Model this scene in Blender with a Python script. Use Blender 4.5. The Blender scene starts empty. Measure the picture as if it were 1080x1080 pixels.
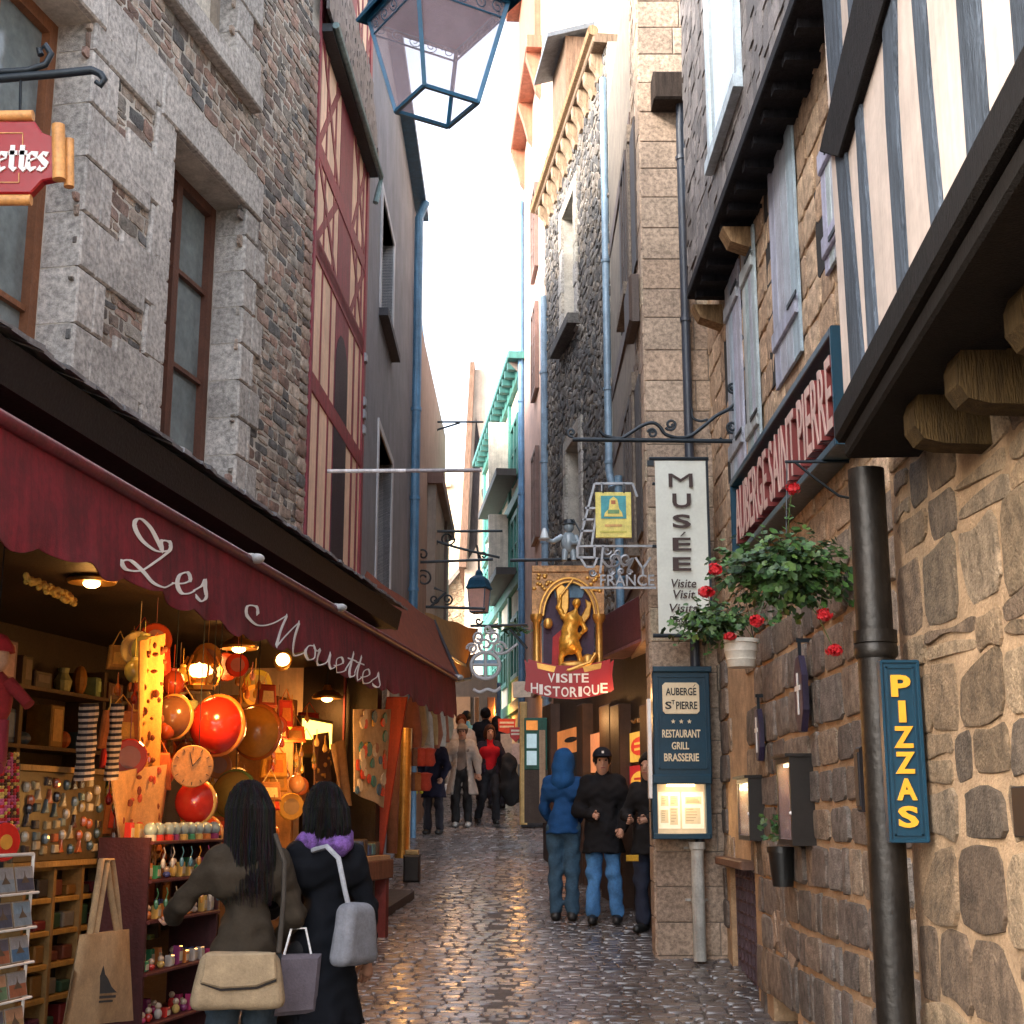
import bpy, math, random
import numpy as np
from mathutils import Vector
from math import sin, cos, pi, radians as R, sqrt, atan2
rng = random.Random(11)
C = bpy.context.scene.collection
EYE = 2.5; FL = 1467.0; PT = math.atan(320/FL); SP, CP = sin(PT), cos(PT); SL = .0973
def V(*a): return np.array(a, float)
def ray(px, py):
    a, b = px-540, 540-py
    return V(a, FL*CP-b*SP, FL*SP+b*CP)
def at(px, py, Y):                       # point seen at a pixel of the photo, Y metres up the street
    d = ray(px, py); t = Y/d[1]; return V(d[0]*t, Y, EYE+d[2]*t)
def G(y): return SL*y                    # street level
def ground_at(px, py):
    d = ray(px, py); t = EYE/(SL*d[1]-d[2]); return V(d[0]*t, d[1]*t, EYE+d[2]*t)
class Fr:                                # vertical plane: u along it, v = height, w = out of it
    def __init__(s, x, y, dx, dy, side):
        L = math.hypot(dx, dy); s.o = V(x, y, 0); s.d = V(dx/L, dy/L, 0)
        s.n = V(s.d[1], -s.d[0], 0)*side
        s.side = side
    def pt(s, u, v, w=0): return s.o+s.d*u+V(0, 0, v)+s.n*w
    def px(s, x, y, w=0):
        d = ray(x, y); o = s.o+s.n*w
        t = np.dot(o, s.n)/np.dot(d, s.n); p = d*t
        return (float(np.dot(p-o, s.d)), float(p[2]+EYE))
    def pp(s, pts, w=0): return [s.px(x, y, w) for x, y in pts]
    def off(s, w):
        f = Fr(0, 0, s.d[0], s.d[1], s.side); f.o = s.o+s.n*w; return f
def face(Y, x=0): return Fr(x, Y, 1, 0, 1)         # plane facing the camera: u = X - x, n = -Y
class Free:                                         # free frame from origin + three axes
    def __init__(s, o, a, b, c): s.o, s.a, s.b, s.c = map(lambda q: np.array(q, float), (o, a, b, c))
    def pt(s, u, v, w=0): return s.o+s.a*u+s.b*v+s.c*w
ORG = {}
class MB:
    def __init__(s): s.v = []; s.f = []; s.c = []; s.m = []; s.col = (1, 1, 1); s.mi = 0
    def add(s, vs, fs):
        n = len(s.v); s.v.extend([tuple(map(float, p)) for p in vs])
        for f in fs:
            s.f.append([i+n for i in f]); s.c.append(s.col); s.m.append(s.mi)
    def quad(s, *p): s.add(p, [list(range(len(p)))])
    def box(s, fr, u0, u1, v0, v1, w0, w1, b=0):
        if b > 0:
            b = min(b, abs(u1-u0)*.45, abs(v1-v0)*.45, abs(w1-w0)*.9)
            s.prism(fr, [(u0, v0), (u1, v0), (u1, v1), (u0, v1)], w0, w1, b); return
        P = [fr.pt(u, v, w) for w in (w0, w1) for u, v in ((u0, v0), (u1, v0), (u1, v1), (u0, v1))]
        s.add(P, [[3, 2, 1, 0], [4, 5, 6, 7], [0, 1, 5, 4], [1, 2, 6, 5], [2, 3, 7, 6], [3, 0, 4, 7]])
    def prism(s, fr, poly, w0, w1, b=0, back=True):
        n = len(poly); P = [fr.pt(u, v, w0) for u, v in poly]; F = []
        if back: F.append(list(range(n))[::-1])
        if b <= 0:
            P += [fr.pt(u, v, w1) for u, v in poly]; F.append([n+i for i in range(n)])
            F += [[i, (i+1) % n, n+(i+1) % n, n+i] for i in range(n)]
        else:
            sg = 1 if w1 > w0 else -1
            P += [fr.pt(u, v, w1-b*sg) for u, v in poly]
            P += [fr.pt(u, v, w1) for u, v in inset(poly, b)]
            F.append([2*n+i for i in range(n)])
            for k in (0, 1): F += [[k*n+i, k*n+(i+1) % n, (k+1)*n+(i+1) % n, (k+1)*n+i] for i in range(n)]
        s.add(P, F)
    def ppx(s, fr, pts, w0, w1, b=0): s.prism(fr, fr.pp(pts, w1 if False else 0), w0, w1, b)
    def tube(s, pts, r, n=8, cap=True, closed=False):
        pts = [np.array(p, float) for p in pts]; m = len(pts)
        if not hasattr(r, '__len__'): r = [r]*m
        P = []; up = None
        for i in range(m):
            if closed: t = pts[(i+1) % m]-pts[i-1]
            else: t = pts[min(i+1, m-1)]-pts[max(i-1, 0)]
            t = t/(np.linalg.norm(t)+1e-12)
            if up is None:
                up = V(0, 0, 1) if abs(t[2]) < .9 else V(1, 0, 0)
            a = up-t*np.dot(up, t); a /= np.linalg.norm(a)+1e-12; up = a; bb = np.cross(t, a)
            for k in range(n):
                q = 2*pi*k/n; P.append(pts[i]+(a*cos(q)+bb*sin(q))*r[i])
        F = []
        for i in range(m if closed else m-1):
            j = (i+1) % m
            F += [[i*n+k, i*n+(k+1) % n, j*n+(k+1) % n, j*n+k] for k in range(n)]
        if cap and not closed: F += [list(range(n))[::-1], [(m-1)*n+k for k in range(n)]]
        s.add(P, F)
    def bar(s, a, b, w, h=None, up=(0, 0, 1)):     # rectangular bar between two points
        a, b = np.array(a, float), np.array(b, float); h = h or w; t = b-a; L = np.linalg.norm(t); t = t/L
        up = np.array(up, float)
        if abs(np.dot(up, t)) > .95: up = V(1, 0, 0)
        x = np.cross(t, up); x /= np.linalg.norm(x); y = np.cross(x, t)
        s.box(Free(a, x, y, t), -w/2, w/2, -h/2, h/2, 0, L)
    def lathe(s, c, prof, n=16, ax=None):
        c = np.array(c, float); X, Y, Z = ax if ax else (V(1, 0, 0), V(0, 1, 0), V(0, 0, 1))
        P = []
        for r, z in prof:
            for k in range(n): P.append(c+(X*cos(2*pi*k/n)+Y*sin(2*pi*k/n))*r+Z*z)
        m = len(prof)
        F = [[i*n+k, i*n+(k+1) % n, (i+1)*n+(k+1) % n, (i+1)*n+k] for i in range(m-1) for k in range(n)]
        F += [list(range(n))[::-1], [(m-1)*n+k for k in range(n)]]
        s.add(P, F)
    def ball(s, c, r, n=12, m=8):
        c = np.array(c, float); r = np.array(r if hasattr(r, '__len__') else (r, r, r), float)
        P = [c+r*V(0, 0, 1)]
        for i in range(1, m):
            for k in range(n):
                P.append(c+r*V(sin(pi*i/m)*cos(2*pi*k/n), sin(pi*i/m)*sin(2*pi*k/n), cos(pi*i/m)))
        P.append(c-r*V(0, 0, 1)); e = len(P)-1
        F = [[0, 1+k, 1+(k+1) % n] for k in range(n)]
        for i in range(m-2): F += [[1+i*n+k, 1+(i+1)*n+k, 1+(i+1)*n+(k+1) % n, 1+i*n+(k+1) % n] for k in range(n)]
        F += [[e, 1+(m-2)*n+(k+1) % n, 1+(m-2)*n+k] for k in range(n)]
        s.add(P, F)
    def nib(s, fr, pts, wd, ang=45, w0=0, w1=.004, thin=.25, wf=None):
        # a pen stroke with a broad nib held at an angle, as shallow relief
        k = R(ang); P = []
        m = len(pts)
        for i, (u, v) in enumerate(pts):
            a, b = pts[max(i-1, 0)], pts[min(i+1, m-1)]
            t = atan2(b[1]-a[1], b[0]-a[0]); h = wd*.5*max(thin, abs(sin(t-k)))
            P.append((u-sin(t)*h, v+cos(t)*h)); P.append((u+sin(t)*h, v-cos(t)*h))
        g = wf or (lambda u, v: 0); Q = [fr.pt(u, v, w0+g(u, v)) for u, v in P]+[fr.pt(u, v, w1+g(u, v)) for u, v in P]; o = 2*m; F = []
        for i in range(m-1):
            a, b, c, d = 2*i, 2*i+1, 2*i+3, 2*i+2
            F += [[o+a, o+b, o+c, o+d], [a, o+a, o+d, d], [b, c, o+c, o+b]]
        F += [[0, 1, o+1, o], [2*m-2, o+2*m-2, o+2*m-1, 2*m-1]]
        s.add(Q, F)
    def stone(s, fr, poly, w0, h, b=.25, tilt=.0):
        n = len(poly); cu = sum(p[0] for p in poly)/n; cv = sum(p[1] for p in poly)/n
        tu, tv = rng.uniform(-tilt, tilt), rng.uniform(-tilt, tilt)
        hh = lambda u, v, w: w0+w+((u-cu)*tu+(v-cv)*tv)
        P = [fr.pt(u, v, w0-.02) for u, v in poly]
        P += [fr.pt(u, v, hh(u, v, h*.6)) for u, v in poly]
        q = [(cu+(u-cu)*(1-b*.22), cv+(v-cv)*(1-b*.22)) for u, v in poly]
        P += [fr.pt(u, v, hh(u, v, h*rng.uniform(.75, .95))) for u, v in q]
        q = [(cu+(u-cu)*(1-b*.9), cv+(v-cv)*(1-b*.9)) for u, v in poly]
        P += [fr.pt(u, v, hh(u, v, h*rng.uniform(.85, 1.15))) for u, v in q]
        F = [[3*n+i for i in range(n)]]
        for k in (0, 1, 2): F += [[k*n+i, k*n+(i+1) % n, (k+1)*n+(i+1) % n, (k+1)*n+i] for i in range(n)]
        s.add(P, F)
    def text(s, fr, txt, u0, u1, v0, v1, w0, w1, bold=0.0, fit=True, shear=0):
        cu = bpy.data.curves.new('lettering', 'FONT'); cu.body = txt; cu.size = 1; cu.offset = bold; cu.extrude = .05
        cu.resolution_u = 3; cu.shear = shear
        ob = bpy.data.objects.new('lettering', cu); C.objects.link(ob)
        me = bpy.data.meshes.new_from_object(ob.evaluated_get(bpy.context.evaluated_depsgraph_get()))
        n = len(me.vertices); co = np.zeros(n*3); me.vertices.foreach_get('co', co); co = co.reshape(-1, 3)
        fs = [list(p.vertices) for p in me.polygons]
        bpy.data.objects.remove(ob); bpy.data.curves.remove(cu); bpy.data.meshes.remove(me)
        lo, hi = co.min(0), co.max(0); k = (co-lo)/(hi-lo+1e-9)
        s.add([fr.pt(u0+(u1-u0)*a, v0+(v1-v0)*b, w0+(w1-w0)*c) for a, b, c in k], fs)
    def build(s, name, mat, parent=None, smooth=None):
        me = bpy.data.meshes.new(name)
        v = np.array(s.v, float).reshape(-1, 3)
        if parent is not None: o = ORG[parent.name]
        else:
            lo, hi = v.min(0), v.max(0); o = V((lo[0]+hi[0])/2, (lo[1]+hi[1])/2, lo[2])
        me.from_pydata((v-o).tolist(), [], s.f)
        a = me.attributes.new('Col', 'FLOAT_COLOR', 'FACE')
        cc = np.ones((len(s.f), 4)); cc[:, :3] = np.array(s.c).reshape(-1, 3); a.data.foreach_set('color', cc.ravel())
        for m in (mat if isinstance(mat, (list, tuple)) else [mat]): me.materials.append(m)
        me.polygons.foreach_set('material_index', s.m)
        if smooth is not None:
            me.polygons.foreach_set('use_smooth', [True]*len(s.f))
            if smooth < 180: me.set_sharp_from_angle(angle=R(smooth))
        me.update()
        ob = bpy.data.objects.new(name, me); C.objects.link(ob)
        if parent is not None: ob.parent = parent; ORG[ob.name] = o
        else: ob.location = o; ORG[ob.name] = o
        return ob
def inset(poly, b):
    n = len(poly); out = []
    A = sum(poly[i][0]*poly[(i+1) % n][1]-poly[(i+1) % n][0]*poly[i][1] for i in range(n)); sg = 1 if A > 0 else -1
    for i in range(n):
        p, c, q = poly[i-1], poly[i], poly[(i+1) % n]
        def nrm(a, d):
            x, y = d[0]-a[0], d[1]-a[1]; L = math.hypot(x, y)+1e-9; return (-y/L*sg, x/L*sg)
        n1, n2 = nrm(p, c), nrm(c, q); m = (n1[0]+n2[0], n1[1]+n2[1]); L = max(m[0]**2+m[1]**2, .4)
        out.append((c[0]+m[0]*2*b/L, c[1]+m[1]*2*b/L))
    return out
def tag(o, label=None, cat=None, group=None, kind=None):
    if label: o['label'] = label
    if cat: o['category'] = cat
    if group: o['group'] = group
    if kind: o['kind'] = kind
    return o
def thing(name, label, cat, loc, group=None):
    o = bpy.data.objects.new(name, None); C.objects.link(o); o.location = tuple(map(float, loc)); o.empty_display_size = .1
    ORG[o.name] = np.array(loc, float); return tag(o, label, cat, group)
def inside(poly, u, v):
    r = False; n = len(poly)
    for i in range(n):
        (a, b), (c, d) = poly[i], poly[i-1]
        if (b > v) != (d > v) and u < (c-a)*(v-b)/(d-b)+a: r = not r
    return r
def clip_half(poly, mx, my, nx, ny):
    out = []; n = len(poly)
    for i in range(n):
        a, b = poly[i], poly[(i+1) % n]
        da = (a[0]-mx)*nx+(a[1]-my)*ny; db = (b[0]-mx)*nx+(b[1]-my)*ny
        if da <= 0: out.append(a)
        if (da < 0 < db) or (db < 0 < da):
            t = da/(da-db); out.append((a[0]+(b[0]-a[0])*t, a[1]+(b[1]-a[1])*t))
    return out
def cells(u0, u1, v0, v1, su, sv, jit):
    nu, nv = int((u1-u0)/su)+1, int((v1-v0)/sv)+1
    P = {}
    for j in range(-2, nv+2):
        sh = rng.uniform(0, .9)
        for i in range(-2, nu+2):
            P[i, j] = ((i+sh+rng.uniform(-jit, jit))*su, (j+.5+rng.uniform(-jit, jit)*.7)*sv)
    out = []
    for j in range(nv):
        for i in range(nu):
            c = P[i, j]; poly = [(c[0]-2*su, c[1]-2*sv), (c[0]+2*su, c[1]-2*sv), (c[0]+2*su, c[1]+2*sv), (c[0]-2*su, c[1]+2*sv)]
            for dj in (-2, -1, 0, 1, 2):
                for di in (-2, -1, 0, 1, 2):
                    if (di or dj) and (i+di, j+dj) in P:
                        q = P[i+di, j+dj]
                        poly = clip_half(poly, (c[0]+q[0])/2, (c[1]+q[1])/2, (q[0]-c[0])/su**2*su*su if False else q[0]-c[0], (q[1]-c[1]))
                        if len(poly) < 3: break
                if len(poly) < 3: break
            if len(poly) >= 3: out.append([(u0+a, v0+b) for a, b in poly])
    return out
def chaikin(p, k=.25):
    n = len(p); o = []
    for i in range(n):
        a, b = p[i], p[(i+1) % n]
        o.append((a[0]*(1-k)+b[0]*k, a[1]*(1-k)+b[1]*k)); o.append((a[0]*k+b[0]*(1-k), a[1]*k+b[1]*(1-k)))
    return o
def mixc(pal, var=.12):
    c = rng.choice(pal); k = rng.uniform(1-var, 1+var); return tuple(min(1, x*k) for x in c)
def rubble(mb, fr, u0, u1, v0, v1, su, sv, gap, h, pal, excl=(), incl=None, jit=.3, b=.25, tilt=.08, w0=0, rough=.1, var=.2):
    asp = sv/su
    for p in cells(u0, u1, v0/asp*0+v0, v1, su, sv, jit):
        n = len(p); cu = sum(q[0] for q in p)/n; cv = sum(q[1] for q in p)/n
        if not (u0 <= cu <= u1 and v0 <= cv <= v1): continue
        if incl and not inside(incl, cu, cv): continue
        if any(inside(e, cu, cv) for e in excl): continue
        p = inset(p, gap*rng.uniform(.6, 1.4)/2)
        if len(p) < 3: continue
        A = sum(p[i][0]*p[(i+1) % n][1]-p[(i+1) % n][0]*p[i][1] for i in range(n))
        if A < su*sv*.12: continue
        p = chaikin(p, .22)
        if su > .25: p = [p[i] for i in range(len(p)) if i % 1 == 0]; p = chaikin([(a+rng.uniform(-1, 1)*su*.05, c+rng.uniform(-1, 1)*sv*.05) for a, c in p], .2)
        p = [(a+rng.uniform(-1, 1)*su*rough*.3, c+rng.uniform(-1, 1)*sv*rough*.3) for a, c in p]
        mb.col = mixc(pal, var); mb.stone(fr, p, w0, h*rng.uniform(.5, 1.3), b, tilt)
# ---------------------------------------------------------------- smooth bodies from distance fields
def surf(fn, lo, hi, res):
    lo, hi = np.array(lo, float), np.array(hi, float)
    n = np.ceil((hi-lo)/res).astype(int)+1
    g = np.meshgrid(*[lo[i]+res*np.arange(n[i]) for i in range(3)], indexing='ij')
    P = np.stack(g, -1).reshape(-1, 3); f = fn(P).reshape(n)
    ins = f < 0
    cs = np.zeros(n-1, int)
    cor = [(i, j, k) for i in (0, 1) for j in (0, 1) for k in (0, 1)]
    sl = lambda o: tuple(slice(o[i], n[i]-1+o[i]) for i in range(3))
    for o in cor: cs += ins[sl(o)]
    act = (cs > 0) & (cs < 8); idx = -np.ones(n-1, int); ii = np.argwhere(act); idx[act] = np.arange(len(ii))
    acc = np.zeros((len(ii), 3)); cnt = np.zeros(len(ii))
    for a in cor:
        for ax in range(3):
            if a[ax]: continue
            b = list(a); b[ax] = 1
            fa = f[tuple((ii+a).T)]; fb = f[tuple((ii+b).T)]; m = (fa < 0) != (fb < 0)
            t = np.where(m, fa/(fa-fb+1e-12), 0)
            p = ii+np.array(a)+0.0; p[:, ax] += t
            acc[m] += p[m]; cnt[m] += 1
    vs = lo+res*acc/cnt[:, None]; F = []
    for ax in range(3):
        o1, o2 = [(1, 2), (2, 0), (0, 1)][ax]
        a = ins; s0 = [slice(None)]*3; s1 = [slice(None)]*3; s0[ax] = slice(0, -1); s1[ax] = slice(1, None)
        d = a[tuple(s0)].astype(int)-a[tuple(s1)].astype(int)
        e = np.argwhere(d != 0)
        ok = (e[:, o1] > 0) & (e[:, o2] > 0) & (e[:, o1] < n[o1]-1) & (e[:, o2] < n[o2]-1); e = e[ok]
        sg = d[tuple(e.T)]
        def id_(x, y):
            q = e.copy(); q[:, o1] += x; q[:, o2] += y; return idx[tuple(q.T)]
        q = np.stack([id_(-1, -1), id_(0, -1), id_(0, 0), id_(-1, 0)], 1)
        q[sg < 0] = q[sg < 0][:, ::-1]
        F += q.tolist()
    return vs, F
def cap(P, a, b, ra, rb):
    a, b = np.array(a, float), np.array(b, float); ba = b-a
    t = np.clip(((P-a)@ba)/(ba@ba+1e-12), 0, 1)
    return np.linalg.norm(P-a-t[:, None]*ba, axis=1)-(ra+(rb-ra)*t)
def ell(P, c, r):
    r = np.array(r, float); q = (P-np.array(c, float))/r; k = np.linalg.norm(q, axis=1)
    return k*(k-1)/(np.linalg.norm(q/r, axis=1)+1e-9)
def smin(a, b, k):
    h = np.clip(.5+.5*(b-a)/k, 0, 1); return b*(1-h)+a*h-k*h*(1-h)
def folds(P, amp, sc, seed=0, ax=None):
    s = seed*1.7; x, y, z = P.T*sc
    n = np.sin(x*1.3+1.9*np.sin(z*.7+s)+s)*np.sin(y*1.1+1.3*np.sin(x*.8+s*2))+.6*np.sin(z*1.7+2*np.sin(x*1.1+y*.9+s))
    return amp*n
# ---------------------------------------------------------------- materials
MATS = {}
def mat(name, col=(.5, .5, .5), rough=.6, metal=0, var=.15, vs=4, bump=.1, bs=40, attr=False, spec=.5, em=None, es=1, alpha=None, trans=0, streak=0, dirt=0, coat=0, bd=.01, stretch=None):
    if name in MATS: return MATS[name]
    m = bpy.data.materials.new(name); m.use_nodes = True; nt = m.node_tree; N = nt.nodes; L = nt.links
    b = N['Principled BSDF']
    b.inputs['Roughness'].default_value = rough; b.inputs['Metallic'].default_value = metal
    b.inputs['Specular IOR Level'].default_value = spec; b.inputs['Coat Weight'].default_value = coat; b.inputs['Coat Roughness'].default_value = .16
    tc = N.new('ShaderNodeTexCoord'); co = tc.outputs['Object']
    if stretch:
        mp = N.new('ShaderNodeMapping'); mp.inputs['Scale'].default_value = stretch; L.new(co, mp.inputs['Vector']); co = mp.outputs['Vector']
    base = N.new('ShaderNodeRGB'); base.outputs[0].default_value = (*col, 1); src = base.outputs[0]
    if attr:
        at_ = N.new('ShaderNodeAttribute'); at_.attribute_name = 'Col'
        mx = N.new('ShaderNodeMix'); mx.data_type = 'RGBA'; mx.blend_type = 'MULTIPLY'; mx.inputs['Factor'].default_value = 1
        L.new(src, mx.inputs['A']); L.new(at_.outputs['Color'], mx.inputs['B']); src = mx.outputs['Result']
    def layer(scale, lo, hi, detail=6, vec=None, r0=.35, r1=.65):
        nonlocal src
        n = N.new('ShaderNodeTexNoise'); n.inputs['Scale'].default_value = scale; n.inputs['Detail'].default_value = detail; n.inputs['Roughness'].default_value = .65
        L.new(vec if vec else co, n.inputs['Vector'])
        mr = N.new('ShaderNodeMapRange'); mr.inputs['From Min'].default_value = r0; mr.inputs['From Max'].default_value = r1
        mr.inputs['To Min'].default_value = lo; mr.inputs['To Max'].default_value = hi; L.new(n.outputs['Fac'], mr.inputs['Value'])
        hs = N.new('ShaderNodeMix'); hs.data_type = 'RGBA'; hs.blend_type = 'MULTIPLY'; hs.inputs['Factor'].default_value = 1
        L.new(src, hs.inputs['A']); L.new(mr.outputs['Result'], hs.inputs['B']); src = hs.outputs['Result']
        return n
    if var: layer(vs, 1-var, 1+var); layer(vs*9, 1-var*.6, 1+var*.6)
    if dirt: layer(1.3, 1-dirt, 1.05, 8, None, .4, .6)
    if streak:
        mp = N.new('ShaderNodeMapping'); mp.inputs['Scale'].default_value = (9, 9, .5); L.new(tc.outputs['Object'], mp.inputs['Vector'])
        layer(1.6, 1-streak, 1.08, 8, mp.outputs['Vector'], .4, .62)
    L.new(src, b.inputs['Base Color'])
    if bump:
        n = N.new('ShaderNodeTexNoise'); n.inputs['Scale'].default_value = bs; n.inputs['Detail'].default_value = 8; L.new(co, n.inputs['Vector'])
        bp = N.new('ShaderNodeBump'); bp.inputs['Strength'].default_value = min(1, bump); bp.inputs['Distance'].default_value = bd
        L.new(n.outputs['Fac'], bp.inputs['Height']); L.new(bp.outputs['Normal'], b.inputs['Normal'])
        if rough < .95 and metal < .5:
            mr = N.new('ShaderNodeMapRange'); mr.inputs['To Min'].default_value = max(.05, rough-.12); mr.inputs['To Max'].default_value = min(1, rough+.12)
            L.new(n.outputs['Fac'], mr.inputs['Value']); L.new(mr.outputs['Result'], b.inputs['Roughness'])
    if em:
        if attr and em == 'col': L.new(src, b.inputs['Emission Color'])
        else: b.inputs['Emission Color'].default_value = (*em, 1)
        b.inputs['Emission Strength'].default_value = es
    if trans: b.inputs['Transmission Weight'].default_value = trans
    if alpha is not None: b.inputs['Alpha'].default_value = alpha
    MATS[name] = m; return m
# ================================================================ setting: camera, light, sky, ground
sc = bpy.context.scene
cam = bpy.data.cameras.new('camera'); co_ = bpy.data.objects.new('camera', cam); C.objects.link(co_); sc.camera = co_
co_.location = (0, 0, EYE); co_.rotation_euler = (pi/2+PT, 0, 0)
cam.sensor_width = 36; cam.lens = 36*1467.0/cos(PT)*cos(PT)/1080*1.0; cam.clip_end = 2000; cam.clip_start = .05
w = bpy.data.worlds.new('World'); sc.world = w; w.use_nodes = True
nt = w.node_tree; bg = nt.nodes['Background']; sky = nt.nodes.new('ShaderNodeTexSky'); sky.sky_type = 'NISHITA'
sky.sun_disc = False; sky.sun_elevation = R(30); sky.sun_rotation = R(238); sky.air_density = 1.0; sky.dust_density = 4.0; sky.ozone_density = 1.0
hs = nt.nodes.new('ShaderNodeHueSaturation'); hs.inputs['Saturation'].default_value = .5; hs.inputs['Value'].default_value = 1.0
nt.links.new(sky.outputs['Color'], hs.inputs['Color']); nt.links.new(hs.outputs['Color'], bg.inputs['Color']); bg.inputs['Strength'].default_value = .15
sun = bpy.data.lights.new('sun', 'SUN'); sun.energy = .34; sun.angle = R(11); sun.color = (1, .87, .68)
so = bpy.data.objects.new('sun', sun); C.objects.link(so)
sd = Vector((sin(R(238))*cos(R(30)), cos(R(238))*cos(R(30)), sin(R(30))))     # towards the sun
so.rotation_euler = sd.to_track_quat('Z', 'Y').to_euler()
sc.view_settings.view_transform = 'Standard'; sc.view_settings.look = 'None'; sc.view_settings.exposure = 2.85; sc.view_settings.gamma = 1
sc.cycles.max_bounces = 7; sc.cycles.diffuse_bounces = 4; sc.cycles.use_denoising = True

m_asph = mat('wet_paving', (.075, .075, .085), .25, var=.3, vs=1.2, bump=.35, bs=30)
m_sett = mat('wet_setts', (1, 1, 1), .30, var=.22, vs=5, bump=.2, bs=30, attr=True, dirt=.35, bd=.006, coat=.4)
m_grout = mat('sett_joints', (.05, .045, .045), .55, var=.3, bump=.4, bs=60)
m_gran = mat('granite', (.41, .385, .36), .8, var=.42, vs=26, bump=.6, bs=130, attr=True, dirt=.22, bd=.008)
m_rub = mat('rubble_stone', (1, 1, 1), .88, var=.42, vs=13, bump=.9, bs=75, attr=True, bd=.014)
m_mort = mat('lime_mortar', (.50, .46, .40), .95, var=.2, vs=5, bump=.6, bs=50, dirt=.3)
m_mort2 = mat('sandy_mortar', (.43, .285, .165), .95, var=.22, vs=6, bump=.8, bs=70, dirt=.2, bd=.012)
m_plas = mat('plaster', (1, 1, 1), .9, var=.1, vs=2, bump=.25, bs=30, attr=True, streak=.1, dirt=.12)
m_wood = mat('painted_timber', (1, 1, 1), .6, var=.18, vs=6, bump=.4, bs=50, attr=True, streak=.2)
m_owood = mat('weathered_oak', (1, 1, 1), .85, spec=.2, var=.35, vs=5, bump=.8, bs=30, attr=True, stretch=(6, 6, .8), bd=.02)
m_slate = mat('slate', (1, 1, 1), .6, var=.3, vs=7, bump=.5, bs=50, attr=True)
m_dark = mat('dark_void', (.012, .011, .011), .9, bump=0)
m_glass = mat('window_glass', (.16, .19, .19), .06, var=.25, vs=1.5, bump=.03, bs=3, spec=.8)
m_iron = mat('wrought_iron', (.012, .02, .028), .45, metal=.3, var=.2, bump=.15)
m_pipe = mat('painted_pipe', (1, 1, 1), .4, var=.2, vs=5, bump=.15, attr=True, streak=.3)

def sheet(name, pts, m, z=0):
    mb = MB(); mb.quad(*[V(x, y, G(y)+z) for x, y in pts]); o = mb.build(name, m); o['kind'] = 'structure'; return o
sheet('ground', [(-120, -60), (120, -60), (120, 160), (-120, 160)], mat('earth', (.09, .08, .07), .9, var=.3), -.03)
sheet('road', [(-3.2, -3), (2.6, -3), (2.6, 46), (-3.2, 46)], m_grout, -.012)
# granite setts laid in rows across the street
PALS = [(.215, .187, .182), (.245, .215, .205), (.175, .155, .155), (.275, .245, .232), (.225, .19, .18)]
def setts():
    mb = MB(); y = 7.6
    while y < 34:
        dpt = rng.uniform(.075, .11) if y < 22 else .14; x = -2.7+rng.uniform(0, .15)
        while x < 2.1:
            wd = rng.uniform(.10, .21); xc = x+wd/2
            if True:
                g = abs(xc-(-.05-.012*(y-10))) < .10
                h = rng.uniform(-.007, .007)-.0 - (.012 if g else 0); ty, tx = rng.uniform(-.022, .022), rng.uniform(-.025, .025)
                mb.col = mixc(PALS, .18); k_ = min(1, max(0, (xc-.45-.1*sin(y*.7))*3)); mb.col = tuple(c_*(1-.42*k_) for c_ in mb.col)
                if g: mb.col = mixc([(.24, .22, .205), (.2, .185, .18)], .15)
                a = .006; x0, x1, y0, y1 = x+a, x+wd-a, y+a, y+dpt-a
                j = lambda: rng.uniform(-.008, .008)
                Q = [(x0+j(), y0+j()), (x1+j(), y0+j()), (x1+j(), y1+j()), (x0+j(), y1+j())]
                Q = chaikin(Q, .10); cx, cy = xc, y+dpt/2; n = len(Q)
                hh = lambda px, py: G(py)+h+(px-cx)*tx+(py-cy)*ty
                P = [V(px, py, G(py)-.03) for px, py in Q]+[V(px, py, hh(px, py)-.012) for px, py in Q]
                P += [V(cx+(px-cx)*.88, cy+(py-cy)*.84, hh(px, py)+rng.uniform(0, .004)) for px, py in Q]
                F = [[2*n+i for i in range(n)]]
                for k in (0, 1): F += [[k*n+i, k*n+(i+1) % n, (k+1)*n+(i+1) % n, (k+1)*n+i] for i in range(n)]
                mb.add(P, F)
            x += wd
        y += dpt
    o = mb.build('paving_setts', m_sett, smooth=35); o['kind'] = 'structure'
setts()
def apron():
    mb = MB(); mb.col = (1, 1, 1); ys = [6, 8, 9.2, 10.4, 11.6, 12.8, 14, 15.2, 16.2]
    ed = lambda y: .66-.02*(y-10)+.16*sin(y*.9)
    ys = [6+i*.3 for i in range(35)]
    for a, b in zip(ys, ys[1:]): mb.quad(V(ed(a), a, G(a)+.004), V(2.6, a, G(a)+.018), V(2.6, b, G(b)+.018), V(ed(b), b, G(b)+.004))
    o = mb.build('pavement', m_asph); o['kind'] = 'structure'
    mb = MB(); fr = Free(V(0, 0, .012), V(1, 0, 0), V(0, 1, SL), V(0, 0, 1)); P = []
    rubble(mb, fr, .5, 2.4, 8.6, 16.0, .62, .5, .018, .014, [(.10, .10, .11), (.125, .12, .125), (.085, .085, .10)], jit=.2, b=.05, tilt=.006, rough=.04, incl=[(ed(y)+.22, y) for y in ys if y < 16]+[(2.5, 16), (2.5, 6)])
    y = 8.4
    while y < 15.8:
        L = rng.uniform(.45, .8); y1 = min(y+L, 16); mb.col = mixc([(.15, .14, .14), (.18, .165, .16), (.12, .115, .12)], .1)
        mb.prism(fr, [(ed(y)+.01, y+.008), (ed(y)+.2, y+.008), (ed(y1)+.2, y1-.008), (ed(y1)+.01, y1-.008)], -.05, .022, .012); y = y1
    o = mb.build('kerb_and_slabs', m_sett, smooth=35); o['kind'] = 'structure'

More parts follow.
